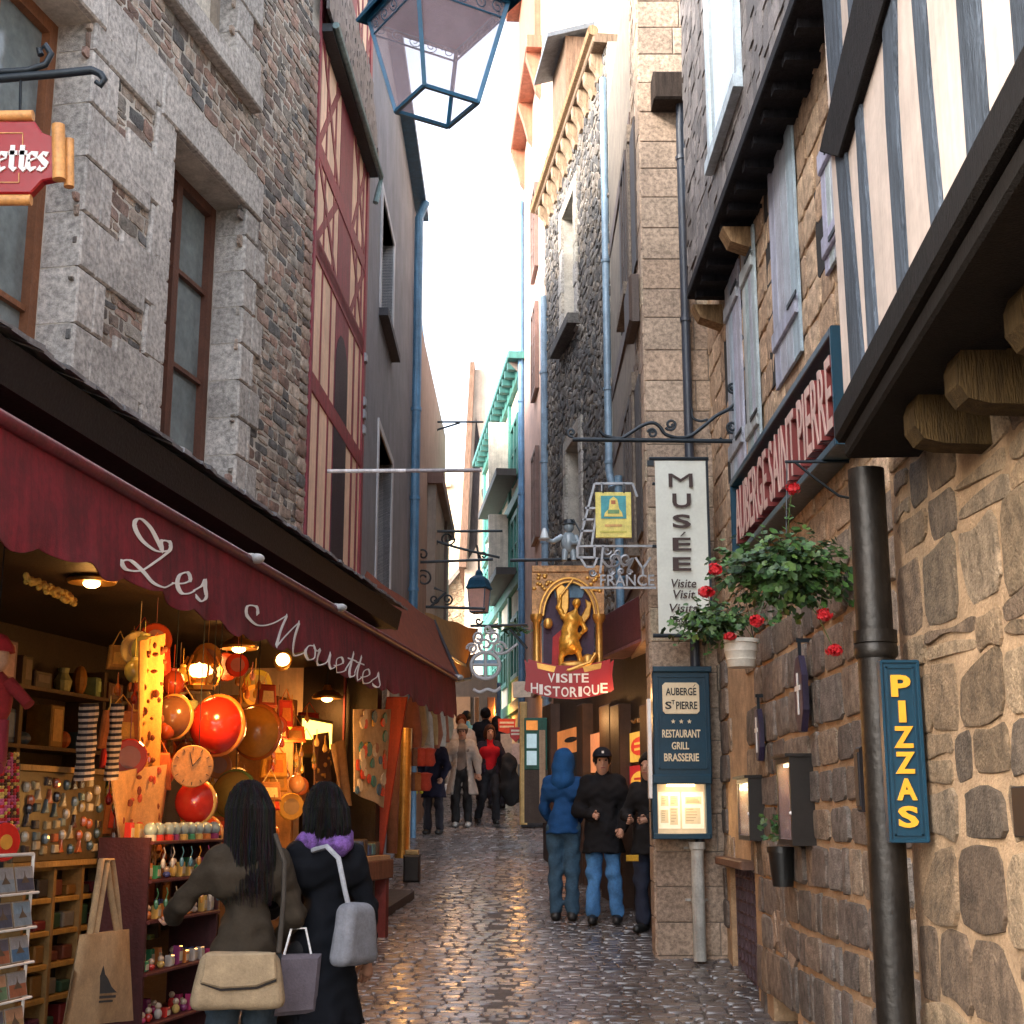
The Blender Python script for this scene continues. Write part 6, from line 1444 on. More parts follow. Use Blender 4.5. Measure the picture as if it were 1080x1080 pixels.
# silver ironwork sign with letters FRANCE, yellow card and small white figure
def silver():
    Y = 12.65; f = face(Y); p = f.px; z = lambda x, y, w=0: f.pt(*p(x, y), w); mt = mat('silver_iron', (.27, .28, .30), .4, metal=.5, var=.2, bump=.1)
    S = thing('ironwork_sign', 'silver ironwork sign with a ladder, scrolls and the letters FRANCE', 'sign', z(650, 620))
    m = MB(); a, b = p(633, 618), p(690, 606); m.text(f, 'FRANCE', a[0], b[0], a[1], b[1], -.01, .01, .01); m.build('lettering', mt, S)
    m = MB(); L = [((610, 575), (627, 510)), ((624, 575), (632, 520)), ((612, 560), (626, 560)), ((614, 548), (626, 548)), ((617, 536), (628, 536)), ((609, 576), (688, 576)), ((609, 576), (609, 588)), ((609, 588), (627, 588)), ((627, 588), (627, 576)), ((612, 588), (618, 598)), ((618, 598), (626, 598)), ((626, 598), (630, 588)), ((636, 576), (633, 605)), ((670, 588), (678, 600)), ((678, 600), (678, 606)), ((686, 588), (678, 600)), ((612, 620), (692, 620)), ((628, 510), (667, 510)), ((635, 510), (635, 518)), ((658, 510), (658, 518)), ((667, 510), (672, 524))]
    for q, r in L: m.bar(z(*q), z(*r), .02)
    for c in ((640, 581, 5, 1, 0, 1), (652, 583, 4, 1, 1, 1), (648, 590, 8, 1.2, 2, -1), (660, 590, 7, 1.2, .5, 1), (625, 604, 4, 1.2, 0, 1), (645, 603, 3.5, 1.3, 0, 1), (655, 603, 3.5, 1.3, 2, 1), (664, 604, 3, 1.3, 0, -1)): m.tube([z(x, y) for x, y in spiral(*c)], .012, 5)
    m.tube([z(x, y) for x, y in catm([(635, 590), (643, 598), (650, 586), (658, 597), (668, 588), (662, 602)], 4)], .013, 5)
    m.build('ironwork', mt, S)
    m = MB(); m.bar(z(692, 576), z(692, 576)+V(0, .01, 0), .02); m.tube([z(688, 576), z(706, 577)], .015, 6); m.tube([z(688, 510), z(706, 512)], .015, 6) ; m.build('wall_arm', m_iron, S)
    S = thing('hanging_card', 'yellow card with a teal picture hanging in the silver ironwork', 'sign', at(646, 567, 12.6)); f = face(12.6); p = f.px
    R_ = lambda x0, y0, x1, y1: (p(x0, y1)[0], p(x1, y0)[0], p(x0, y1)[1], p(x1, y0)[1])
    m = MB(); m.col = (.72, .62, .16); m.box(f, *R_(628.5, 519, 665.5, 567), -.03, 0, .004); m.col = (.05, .30, .34); m.box(f, *R_(634, 523, 660, 547), 0, .006)
    K = lambda q: [p(x, y) for x, y in q]; m.col = (.75, .62, .15); m.prism(f, K([(637, 545), (657, 545), (656, 541), (653, 537), (651, 527), (647, 524), (643, 527), (642, 537), (638, 541)]), .006, .012); m.col = (.4, .12, .04); m.box(f, *R_(644.5, 528, 649, 532), .012, .015); m.col = (.15, .3, .12); m.box(f, *R_(641, 538, 653, 542), .012, .015)
    m.col = (.62, .35, .12); m.box(f, *R_(638, 553, 656, 555.5), 0, .004); m.col = (.5, .45, .08); m.box(f, *R_(633, 560, 661, 562), 0, .004); m.build('card', m_any, S)
    m = MB(); 
    for x in (636, 658): m.tube([at(x, 511, 12.6), at(x, 520, 12.6)], .008, 5)
    m.build('hook', m_iron, S)
    c = at(600, 572, 14.5); S = thing('tin_figure', 'small pale tin figure holding out a tray on the iron bar', 'figure', c-V(0, 0, .2)); m = MB(); m.col = (.26, .32, .36)
    m.ball(c, (.085, .07, .12), 14, 9); m.ball(c+V(0, -.02, .16), (.055, .055, .06), 12, 8); m.tube([c+V(-.07, 0, .06), c+V(-.17, -.03, .0), c+V(-.24, -.04, .02)], [.035, .028, .022], 8); m.tube([c+V(.07, 0, .06), c+V(.1, -.05, -.02), c+V(.02, -.09, -.03)], [.035, .03, .022], 8)
    for s in (-1, 1): m.tube([c+V(.04*s, 0, -.08), c+V(.05*s, -.02, -.2)], [.04, .03], 8)
    m.build('body', m_shine, S, smooth=60); m = MB(); m.col = (.55, .6, .62); m.lathe(c+V(-.26, -.04, .02), [(.06, 0), (.07, .012), (.05, .012), (.04, .06), (.02, .12), (0, .13)], 10); m.build('tray', m_shine, S)
    m = MB(); m.col = (.02, .03, .04); m.tube([c+V(.09, 0, -.05), c+V(.13, 0, .1), c+V(.05, 0, .25), c+V(-.02, 0, .22)], .01, 6); m.lathe(c+V(0, -.02, .19), [(.075, 0), (.06, .01), (.05, .05), (0, .06)], 10); m.build('hat', m_pipe, S)
silver()
# ---------------------------------------------------------------- houses farther up the street
def house_block(name, label, fr, U, v0, v1, col, depth=3, m_=None):
    S = thing(name, label, 'house', fr.pt(U/2, v0)); m = MB(); m.col = col; m.box(fr, 0, U, v0, v1, -depth, 0); m.build('wall', m_ or m_plas, S); return S
R5 = Fr(cF[0]-.02, 23.35, cG[0]-cF[0], 4.75, -1); S = house_block('pink_house', 'tall narrow pinkish house with an orange timber cornice high above', R5, uY(R5, 28.1), 1.9, 18, (.60, .42, .36))
m = MB(); m.col = (.36, .13, .075); U = uY(R5, 28); vc = at(548, 140, 27)[2]
m.box(R5, .3, U, vc, vc+.25, -.2, .3, .02); m.box(R5, .3, U, vc+3.2, vc+3.5, -.2, .4, .02); m.box(R5, .5, U-.1, vc+.25, vc+3.2, -.1, .12); m.build('timber_cornice', m_wood, S)
for u in (.5, 2.4, U-.25):
    m = MB(); m.col = (.38, .15, .085); fr = Free(R5.pt(u, 0, 0), R5.n, V(0, 0, 1), R5.d); m.prism(fr, [(0, vc-.9), (.1, vc-.75), (.18, vc-.4), (.28, vc-.1), (.28, vc), (0, vc)], 0, .2, .01); m.build('bracket', m_wood, S)
for v in (4.6, 7.4, 10.2, 12.6): 
    wn = window(S, R5, 1.2, 2.2, v, v+1.7, .01, (.2, .12, .1), 2, 3, .07)
pipe('downpipe', [V(cG[0]-.08, 28.05, 15.5), V(cG[0]-.08, 28.05, 2.9)], .07, (.10, .24, .42), 'blue downpipe at the corner of the pink house beside the green house', (11, 9, 7, 5))
R6 = Fr(cG[0]-.05, 28.2, -.107, 1, -1); tq = house_block('green_house', 'turquoise framed timber house with cream panels seen up the street', R6, uY(R6, 37), 2.6, 11.9, (.66, .62, .50))
TQ = (.045, .20, .17); U = uY(R6, 37); m = MB(); m.col = TQ
for u in (0, 2.2, 4.4, 6.6, U-.15): m.box(R6, u, u+.22, 2.6, 11.9, -.02, .07, .01)
for v in (4.6, 7.2, 9.0, 11.6): m.box(R6, 0, U, v, v+.24, -.02, .1, .01)
m.build('turquoise_frame', m_wood, tq)
for v in (5.3, 7.5, 9.6):
    for u in (.5, 2.7, 4.9, 7.0): window(tq, R6, u, u+1.4, v, v+1.35, .0, TQ, 2, 2, .1)
m = MB(); m.col = (.04, .17, .155); m.box(R6, -.3, U+.3, 11.9, 12.05, -1, .35, .02); m.build('eaves', m_wood, tq)
for i in range(16): m = MB(); m.col = (.03, .13, .12); m.box(R6, i*.56, i*.56+.16, 11.74, 11.9, 0, .32); m.build('eaves_bracket', m_wood, tq)
m = MB(); fr = face(28.19, .0); m.col = (.24, .19, .16); m.prism(Free(V(cG[0]-.05, 28.2, 0), V(1, 0, 0), V(0, 0, 1), V(0, -1, 0)), [(-.02, 8.2), (1.5, 8.2), (1.5, 12.6), (-.3, 11.9), (-.02, 11.6)], 0, .04); m.build('end_wall', m_plas, tq)
for (y0, y1) in ((455, 560), (560, 640)): 
    a = at(548, y0, 28.1); m = MB(); m.col = (.62, .56, .48); q = R6.px(530, (y0+y1)/2); m.prism(R6, [(2.3, q[1]-.6), (2.45, q[1]-.6), (2.45, q[1]+.9), (2.3, q[1]+.9)], .05, .5); m.col = (.03, .025, .025); m.box(R6, .6, 5.2, q[1]-.75, q[1]-.6, .05, .5); m.build('balcony', m_wood, tq)
# pale leaning house and sunlit gables closing the view
f = face(39); S = thing('leaning_house', 'pale house with a dark leaning timber side between the sky and the green house', 'house', at(505, 760, 39)); m = MB(); m.col = (.60, .46, .36); K = lambda q: [f.px(x, y) for x, y in q]
m.prism(f, K([(500, 390), (530, 385), (545, 820), (490, 820), (490, 600)]), -5, 0); m.build('wall', m_plas, S)
m = MB(); m.col = (.20, .12, .085); m.prism(f, K([(496, 385), (501, 385), (492, 600), (484, 600)]), -5, .3); m.col = (.05, .04, .04); m.prism(f, K([(502, 440), (507, 470), (503, 575), (494, 590)]), 0, .03); m.build('timber_side', m_owood, S)
m = MB(); m.col = (.06, .05, .05); m.prism(f, K([(508, 520), (512, 515), (530, 600), (524, 600)]), 0, .4); m.build('roof', m_slate, S)
f = face(60); S = thing('cream_house', 'sunlit cream house closing the far end of the street', 'house', at(470, 700, 60)); m = MB(); m.col = (.80, .62, .42); K = lambda q: [f.px(x, y) for x, y in q]
m.prism(f, K([(425, 512), (452, 498), (500, 492), (500, 800), (425, 800)]), -8, 0); m.build('wall', m_plas, S); m = MB(); m.col = (.5, .35, .22); m.prism(f, K([(456, 512), (476, 510), (476, 514), (456, 516)]), 0, .2); m.build('ledge', m_plas, S)
for x, y in ((462, 540), (478, 538), (468, 560)): m = MB(); m.col = (.25, .2, .16); m.prism(f, K([(x, y), (x+2, y), (x+2, y+3), (x, y+3)]), 0, .02); m.build('window', m_glass, S)
f = face(50); S = thing('stone_gable', 'small brown rubble gable with a sloping roof below the cream house', 'house', at(485, 720, 50)); K = lambda q: [f.px(x, y) for x, y in q]
m = MB(); g = K([(440, 655), (494, 592), (530, 625), (530, 830), (440, 830)]); m.prism(f, g, -6, 0); m.build('wall', m_mort2, S); m = MB(); us = [q[0] for q in g]; rubble(m, f, min(us), max(us), 4.5, max(q[1] for q in g), .3, .2, .05, .03, [(.34, .22, .13), (.26, .17, .1), (.42, .3, .18)], incl=g); m.build('rubble_stonework', m_rub, S)
m = MB(); m.col = (.2, .15, .12); m.prism(f, K([(436, 657), (494, 589), (494, 594), (440, 660)]), -6, .3); m.prism(f, K([(494, 589), (534, 622), (534, 628), (494, 594)]), -6, .3); m.build('roof', m_slate, S)
# left: narrow houses past the grey one
L4 = Fr(-1.62, 22.9, .012, 1, 1); S = house_block('narrow_house', 'narrow brown stone house with blue slate eaves past the grey house', L4, 8, 1.9, 11.0, (.28, .22, .18), 3)
m = MB(); m.col = (.04, .13, .23); a = at(449, 352, 24.5); U = 6.5
e0, e1 = at(447, 345, 24), at(455, 428, 30); m.prism(Free(V(0, 0, 0), V(0, 1, 0), V(0, 0, 1), V(1, 0, 0)), [(23.2, 11.0), (30.5, 11.0), (30.5, 11.5), (23.2, 12.6)], -2.5, e1[0]+.02); m.build('slate_eaves', m_slate, S)
m = MB(); m.col = (.25, .22, .19); m.prism(Free(V(0, 0, 0), V(0, 1, 0), V(0, 0, 1), V(1, 0, 0)), [(25.5, 3.2), (31, 3.2), (31, 8.6), (25.5, 8.6)], -2.2, -1.43); m.col = (.14, .09, .08); m.prism(Free(V(0, 0, 0), V(0, 1, 0), V(0, 0, 1), V(1, 0, 0)), [(25.4, 8.6), (31, 8.6), (31, 8.85), (25.4, 8.85)], -2.2, -1.3); m.build('jettied_storey', m_plas, S)
m = MB(); m.col = (.12, .09, .08); m.box(Free(V(-1.42, 29, 0), V(1, 0, 0), V(0, 0, 1), V(0, -1, 0)), -.03, .05, 3, 8.6, 0, .12); m.build('corner_post', m_wood, S)
# ironwork brackets across the street
def iron(lines, spirals, Y, r, label, nm='iron_bracket'):
    m = MB()
    for l in lines: m.tube([at(x, y, Y) for x, y in l], r, 6)
    for s in spirals: m.tube([at(x, y, Y) for x, y in spiral(*s)], r*.7, 5)
    tag(m.build(nm, m_iron), label, 'bracket')
iron([[(452, 560.5), (530, 560)], [(455, 569), (480, 577), (500, 582), (527, 588)]], [(472, 568, 8, 1.4, 0, 1), (456, 572, 6, 1.3, 2, -1), (510, 586, 5, 1.3, 1, 1)], 26, .025, 'upper scrolled iron bracket stretched across the far street')
iron([[(440, 593), (520, 590)], [(449, 640), (512, 642)], [(453, 641), (470, 625), (458, 620)]], [(458, 632, 5, 1.3, 0, 1), (472, 632, 6, 1.4, 2, -1), (447, 610, 9, 1.3, 4, 1), (446, 585, 7, 1.3, 2, 1)], 24, .025, 'lower scrolled iron bracket above the brown awnings')
iron([[(452, 445), (510, 445)], [(452, 462), (462, 453), (485, 446)]], [(455, 450, 4, 1.2, 0, 1)], 28, .022, 'small iron wall bracket high against the sky')
iron([[(520, 660), (556, 659)], [(538, 664), (556, 684)], [(496, 660), (520, 660)]], [(505, 655, 4, 1, 0, 1)], 23, .022, 'short dark bracket holding the white ironwork sign')
# white round ironwork sign
mtw = mat('white_iron', (.62, .62, .64), .45, var=.1, bump=0); m = MB(); Y = 22; z = lambda x, y: at(x, y, Y)
S = thing('round_ironwork_sign', 'white round ironwork sign with a cross bar hanging under scrolls', 'sign', z(513, 715)); m.tube([z(512+15*cos(a), 702+14*sin(a)) for a in np.linspace(0, 2*pi, 25)[:-1]], .03, 6, closed=True); m.tube([z(512, 688), z(512, 716)], .028, 6); m.tube([z(497, 701), z(527, 701)], .025, 6); m.build('ring', mtw, S)
m = MB()
for s in ((512, 680, 9, 1.4, 0, 1), (520, 672, 7, 1.3, 2, -1), (505, 672, 7, 1.3, 1, 1), (498, 684, 6, 1.4, 3, 1), (526, 684, 8, 1.4, 0, -1), (515, 664, 5, 1.3, 0, 1)): m.tube([z(x, y) for x, y in spiral(*s)], .022, 5)
m.tube([z(x, y) for x, y in catm([(524, 690), (534, 688), (542, 682), (546, 679)], 5)], .022, 6); m.tube([z(x, y) for x, y in catm([(499, 727), (506, 730), (514, 727), (522, 729), (528, 725)], 5)], .025, 6); m.build('scrollwork', mtw, S)
m = MB(); f = face(Y); K = lambda q: [f.px(x, y) for x, y in q]; m.col = (.3, .45, .6); m.prism(f, K([(500, 696), (524, 696), (524, 700), (500, 700)]), -.01, .01); m.build('blue_band', m_any, S)
# brown awnings past the red one
def tarp(pts, Ys, col, label):
    P = [at(x, y, Y) for (x, y), Y in zip(pts, Ys)]; n = 10; M = []
    for t in (0, -.01):
        for i in range(n+1):
            for j in range(n+1): s, r = i/n, j/n; M.append((P[0]*(1-s)+P[1]*s)*(1-r)+(P[3]*(1-s)+P[2]*s)*r+V(0, 0, t-.06*sin(pi*r)+.015*sin(s*14)))
    m = MB(); m.col = col; N = (n+1)**2; m.add(M, [[o+i*(n+1)+j, o+(i+1)*(n+1)+j, o+(i+1)*(n+1)+j+1, o+i*(n+1)+j+1] for o in (0, N) for i in range(n) for j in range(n)])
    S = thing('side_awning', label, 'awning', P[2]-V(0, 0, .3)); m.build('canvas', m_cl, S, smooth=180)
    m = MB(); m.col = (.03, .025, .03); m.tube([P[3], P[2]], .03, 8); m.tube([P[1], P[2]], .025, 8); m.build('frame_bar', m_pipe, S)
tarp([(372, 592), (458, 655), (484, 716), (400, 668)], (15.2, 19.5, 18.6, 15.2), (.22, .05, .02), 'rust brown awning just behind the end of the red awning')
tarp([(448, 646), (503, 664), (491, 702), (470, 690)], (20, 25, 24, 19.8), (.28, .14, .03), 'ochre brown awning farther up the street')
tarp([(478, 690), (500, 690), (496, 716), (480, 718)], (24, 28, 27, 24), (.4, .2, .05), 'small ochre awning next to the round ironwork sign')
point(at(480, 705, 23), 3); point(at(545, 720, 24), 4); point(at(425, 750, 17.5), 2); point(at(525, 750, 30), 4); point(at(440, 770, 20), 2)
# goods and boards along the far shops
def flat(name, lab, cat, Y, q, col, mt=m_any, th=.03, group=None, deco=None):
    f = face(Y); m = MB(); m.col = col; m.prism(f, [f.px(x, y) for x, y in q], -th, 0, .004)
    if deco: deco(m, f)
    return tag(m.build(name, mt), lab, cat, group)
def redsign(x0, x1, y0, y1):
    def d(m, f):
        m.col = (.7, .6, .5)
        for k in (.3, .6): (a, b), (c, e) = f.px(x0+2, y0+(y1-y0)*k+1), f.px(x1-2, y0+(y1-y0)*k-1); m.box(f, a, c, b, e, 0, .006)
    return d
flat('shop_sign', 'upper small red hanging sign up the street', 'sign', 25, [(525, 758), (544, 758), (543, 771), (535, 774), (526, 771)], (.55, .05, .02), group='small red hanging signs', deco=redsign(525, 544, 758, 772))
flat('shop_sign', 'lower small red hanging sign up the street', 'sign', 23, [(537, 767), (550, 767), (549, 777), (544, 783), (538, 777)], (.5, .03, .03), group='small red hanging signs', deco=redsign(537, 550, 767, 779))
flat('notice_sign', 'taller white notice panel below the small red signs', 'panel', 26, [(528, 774), (540, 774), (540, 797), (528, 797)], (.6, .55, .5))
flat('notice_sign', 'lower pale pink notice panel beside the taller white one', 'panel', 24, [(540, 784), (549.5, 784), (549.5, 806), (540, 806)], (.62, .5, .46))
flat('shop_sign', 'plain cream sign behind the red ribbon', 'sign', 20, [(541, 719), (560, 718), (560, 735), (541, 736)], (.6, .5, .4))
for k, (x, y, w_, h, col) in enumerate(((548, 740, 8, 130, (.6, .38, .14)), (500, 735, 5, 95, (.3, .14, .06)), (514, 735, 8, 60, (.35, .14, .06)), (524, 720, 4, 100, (.08, .14, .24)))):
    m = MB(); m.col = col; f = face((22.5, 31, 30, 29)[k]); m.prism(f, [f.px(*q) for q in ((x, y), (x+w_, y), (x+w_, y+h), (x, y+h))], -.2, 0, .02); tag(m.build('shop_post', m_wood), ('light ochre post beside the green notice board', 'narrow brown post far up the street', 'reddish post behind the round ironwork sign', 'thin blue post far up the street')[k], 'post')
S = thing('far_shopfront', 'dark shopfronts at the bend far up the street', 'shopfront', at(510, 800, 33)); f = face(33); m = MB(); m.col = (.05, .03, .022); m.prism(f, [f.px(*q) for q in ((440, 712), (556, 712), (556, 850), (440, 850))], -2, 0); m.build('wall', m_wood, S)
for x0, x1, col in ((448, 462, (.5, .3, .12)), (478, 496, (.12, .06, .03)), (530, 552, (.6, .34, .12))): m = MB(); m.col = col; m.prism(f, [f.px(*q) for q in ((x0, 735), (x1, 735), (x1, 795), (x0, 795))], 0, .03); m.build('window', m_lit, S)
cs = random.Random(8)
for i in range(9):
    x = 436+i*4.2; y = 733+cs.uniform(-6, 12); c = at(x, y, 19+i*.35); m = MB(); m.col = cs.choice([(.4, .25, .1), (.35, .3, .22), (.12, .2, .1), (.3, .1, .05), (.45, .4, .35)]); n = 8; Q_ = []
    m.lathe(c-V(0, 0, .75), [(.12, 0), (.14, .2), (.1, .55), (.03, .78), (0, .8)], 9); m.v = [(a+.02*sin(b*9+cc_*20), b+.02*sin(a*30), cc_) for a, b, cc_ in m.v]
    tag(m.build('hanging_shawl', m_cl, smooth=60), 'folded shawl hanging under the rust brown awning', 'shawl', 'shawls hanging under the brown awning')
a, b = at(427, 768, 18.5), at(424, 905, 18.5); m = MB(); m.tube([a, a*.5+b*.5, b], .1, 12); o = m.build('gilded_column', m_gold, smooth=50); tag(o, 'shiny gold wrapped column behind the slanting red post', 'column')
a, b = at(418, 762, 18.0), at(413, 900, 18.0); m = MB(); m.col = (.25, .1, .05); m.tube([a, b], .07, 8); tag(m.build('rolled_rug', m_cl, smooth=50), 'upright brown rolled rug beside the gold column', 'rug')
for i in range(12):
    x = 437+(i % 3)*7+cs.uniform(-2, 2); y = 800+(i//3)*26; c = at(x-(y-800)*.08, y, 18.7); m = MB(); m.col = cs.choice([(.3, .14, .05), (.5, .3, .08), (.15, .08, .06), (.4, .06, .04)]); m.lathe(c, [(.06, -.1), (.09, -.05), (.07, .06), (.1, .12), (.03, .14)], 9); tag(m.build('leather_purse', m_cl, smooth=50), 'small purse hanging at the second shop behind the gold column', 'purse', 'purses at the second shop') if i < 6 else None
c = ground_at(436, 930); m = MB(); m.col = (.02, .02, .022); m.box(Free(c, V(1, 0, 0), V(0, 0, 1), V(0, -1, 0)), -.12, .08, 0, .32, -.1, .1, .02); m.col = (.5, .35, .15); m.box(Free(c, V(1, 0, 0), V(0, 0, 1), V(0, -1, 0)), -.1, .06, .32, .38, -.08, .08, .01); tag(m.build('black_bin', m_any), 'small black bin standing by the gold column', 'bin')
c = at(505, 668, 23.5); basket_leaf = MB(); rr = random.Random(6)
for i in range(70): basket_leaf.col = (.04*rr.uniform(.6, 1.6), .11*rr.uniform(.6, 1.4), .02); leaf(basket_leaf, at(536, 664, 23.5)+V(rr.gauss(0, .16), rr.gauss(0, .1), rr.gauss(0, .05)), .05, V(rr.gauss(0, 1), -.6, 1), rr.uniform(0, 6))
tag(basket_leaf.build('window_plant', m_leaf), 'small green plant on the far bracket above the white ironwork sign', 'plant')
# ================================================================ people
m_skin = mat('skin', (.46, .25, .17), .55, var=.08, vs=8, bump=.05)
m_hair = mat('hair', (1, 1, 1), .6, spec=.15, var=.35, vs=30, bump=.5, bs=90, attr=True, stretch=(3, 3, .5))
m_fab = mat('coat_cloth', (1, 1, 1), .9, spec=.2, var=.16, vs=7, bump=.25, bs=220, attr=True)
m_den = mat('denim', (1, 1, 1), .85, var=.28, vs=5, bump=.3, bs=250, attr=True)
m_shoe = mat('shoe_leather', (1, 1, 1), .45, var=.15, bump=.1, attr=True)
def person(label, x, y, yaw, H, pose=None, coat=None, legs=(.02, .02, .03), legmat=None, shoes=(.02, .02, .02), hair=('short', (.02, .015, .012)), hat=None, hood=None, inner=None, res=.02, head_yaw=0, z=None, sink=0):
    s = H/1.75; yw = R(yaw); cy, sy = cos(yw), sin(yw); base = V(x, y, (G(y) if z is None else z)-sink)
    S = thing('person', label, 'person', base)
    T = lambda p: base+V(p[0]*cy-p[1]*sy, p[0]*sy+p[1]*cy, p[2])*s
    J = dict(pel=(0, 0, .95), wst=(0, -.01, 1.08), che=(0, 0, 1.28), nk=(0, 0, 1.48), hd=(0, .03, 1.62),
             shL=(-.175, 0, 1.42), elL=(-.23, -.02, 1.14), wrL=(-.24, .06, .89), shR=(.175, 0, 1.42), elR=(.23, -.02, 1.14), wrR=(.24, .06, .89),
             hiL=(-.09, 0, .92), knL=(-.10, .03, .50), anL=(-.11, -.02, .09), hiR=(.09, 0, .92), knR=(.10, .03, .50), anR=(.11, -.02, .09))
    J.update(pose or {}); J = {k: V(*v) for k, v in J.items()}
    hy = R(head_yaw); hf = V(-sin(hy), cos(hy), 0); hr = V(cos(hy), sin(hy), 0)
    def mesh(name, fn, mt, col, lo, hi, r=None, par=None):
        vs, F = surf(fn, lo, hi, r or res/s); m = MB(); m.col = col; m.add([T(p) for p in vs], F); return m.build(name, mt, par or S, smooth=180)
    allp = np.array(list(J.values())); lo = allp.min(0)-.35; hi = allp.max(0)+.35; lo[2] = -.02
    hd = J['hd']
    H_ = lambda a, b, c: hd+hr*a+hf*b+V(0, 0, c)
    # body: one continuous surface
    def body(P):
        d = ell((P-hd)@np.array([hr, hf, V(0, 0, 1)]).T, (0, -.01, .03), (.077, .098, .105)); d = smin(d, ell((P-hd)@np.array([hr, hf, V(0, 0, 1)]).T, (0, .02, -.05), (.058, .07, .075)), .04)
        d = smin(d, cap(P, H_(0, .095, .005), H_(0, .108, -.025), .011, .017), .012)
        for q in (-1, 1): d = smin(d, ell(P, H_(.076*q, -.01, -.005), (.014, .02, .03)), .008); d = np.maximum(d, -(ell(P, H_(.033*q, .1, .018), (.02, .016, .012)))+0) if res < .016 else d
        d = smin(d, cap(P, H_(-.02, .088, -.062), H_(.02, .088, -.062), .009, .009), .01)
        d = smin(d, cap(P, J['hd']-V(0, 0, .08), J['nk']-V(0, 0, .04), .052, .06), .03)
        t = smin(cap(P, J['che']+V(-.07, 0, .02), J['che']+V(.07, 0, .02), .085, .085), cap(P, J['wst'], J['pel'], .09, .10), .1); d = smin(d, t, .06)
        for q in 'LR':
            for a, b, r1, r2 in (('sh', 'el', .036, .032), ('el', 'wr', .032, .026), ('hi', 'kn', .065, .048), ('kn', 'an', .046, .036)): d = smin(d, cap(P, J[a+q]-(V(.04*np.sign(J[a+q][0]-J['che'][0]), 0, .03) if a == 'sh' else 0), J[b+q], r1, r2), .02)
            w_ = J['wr'+q]; f_ = w_-J['el'+q]; f_ = f_/np.linalg.norm(f_); d = smin(d, cap(P, w_, w_+f_*.075, .028, .034), .02)
            d = smin(d, cap(P, J['an'+q]-V(0, .03, .05), J['an'+q]+V(0, .13, -.06), .035, .03), .03)
        return d
    vs, F = surf(body, lo, hi, min(res, .016)/s); m = MB(); m.add([T(p) for p in vs], F)
    for q in 'LR':
        w_ = J['wr'+q]; f_ = w_-J['el'+q]; f_ /= np.linalg.norm(f_); sd_ = np.cross(f_, V(0, 1, 0)); sd_ /= np.linalg.norm(sd_)+1e-9; inw = np.cross(sd_, f_); k = 1 if q == 'R' else -1
        for i in range(4):
            o = w_+f_*.085+sd_*(i-1.5)*.019; L = (.062, .075, .07, .055)[i]; m.tube([T(p) for p in (o-f_*.02, o+f_*L*.45+inw*.006, o+f_*L*.8+inw*.026, o+f_*L*.85+inw*.045)], [.010*s, .0095*s, .0085*s, .006*s], 7)
        o = w_+f_*.03-sd_*.028*k; m.tube([T(p) for p in (o, o-sd_*.02*k+f_*.03+inw*.015, o-sd_*.018*k+f_*.06+inw*.03)], [.013*s, .011*s, .008*s], 7)
    m.build('body', m_skin, S, smooth=180)
    if res < .02 or inner:
        m = MB(); m.col = (.015, .01, .01)
        for q in (-1, 1): m.ball(T(H_(.033*q, .083, .018)), .011*s, 8, 6)
        m.col = (.3, .07, .06); m.tube([T(H_(-.022, .094, -.06)), T(H_(0, .1, -.058)), T(H_(.022, .094, -.06))], .005*s, 6); m.build('face_details', m_any, S)
    # trousers and shoes
    def tro(P):
        d = cap(P, J['wst']-V(0, 0, .05), J['pel'], .125, .14)
        for q in 'LR': d = smin(d, cap(P, J['hi'+q], J['kn'+q], .098, .074), .03); d = smin(d, cap(P, J['kn'+q], J['an'+q]+V(0, 0, .02), .074, .07), .03)
        d = np.maximum(d, -(P[:, 2]-.045)); return d+folds(P, .008, 22, 3)
    mesh('trousers', tro, legmat or m_den, legs, lo, hi)
    for q in 'LR':
        a = J['an'+q]
        def sh(P): return np.maximum(smin(cap(P, a+V(0, -.04, -.045), a+V(0, .16, -.055), .05, .042), cap(P, a, a-V(0, 0, .03), .05, .05), .03), -(P[:, 2]-(a[2]-.088)))
        mesh('shoe', sh, m_shoe, shoes, a-.25, a+.3, .014)
    if inner:
        def inn(P):
            d = smin(cap(P, J['che']+V(-.09, .02, .02), J['che']+V(.09, .02, .02), .118, .118), cap(P, J['wst']+V(0, .02, 0), J['pel'], .125, .13), .1); return smin(d, cap(P, J['nk']-V(0, 0, .03), J['nk']+V(0, .01, .03), .075, .07), .05)+folds(P, .005, 18, 5)
        mesh('sweater', inn, m_fab, inner, lo, hi)
    if coat:
        c = dict(col=(.02, .02, .022), hem=.62, flare=.21, bulk=.0, open=False, sleeve=True, collar=True, fold=.012); c.update(coat)
        def ct(P):
            bk = c['bulk']-.018
            d = smin(cap(P, J['che']+V(-.1, 0, .03), J['che']+V(.1, 0, .03), .125+bk, .125+bk), cap(P, J['wst'], J['pel'], .15+bk, .165+bk), .1)
            d = smin(d, cap(P, J['pel'], V(J['pel'][0], J['pel'][1], c['hem']), .165+bk, c['flare']), .06)
            d = smin(d, cap(P, J['nk']-V(0, 0, .1), J['nk']-V(0, 0, .0), .12, .085), .06)
            if c['open']:
                xx = P[:, 0]-J['che'][0]; d = np.maximum(d, -np.maximum(np.maximum(np.abs(xx)-(.05+.10*np.clip(1.45-P[:, 2], 0, 1)), .03-P[:, 1]+J['che'][1]), P[:, 2]-1.5)); 
            for q in 'LR':
                d = smin(d, cap(P, J['sh'+q]-V(.02*np.sign(J['sh'+q][0]-J['che'][0]), 0, .01), J['el'+q], .076+bk, .064+bk*.7), .05); d = smin(d, cap(P, J['el'+q], J['wr'+q]-.02*(J['wr'+q]-J['el'+q]), .064+bk*.7, .052), .03)
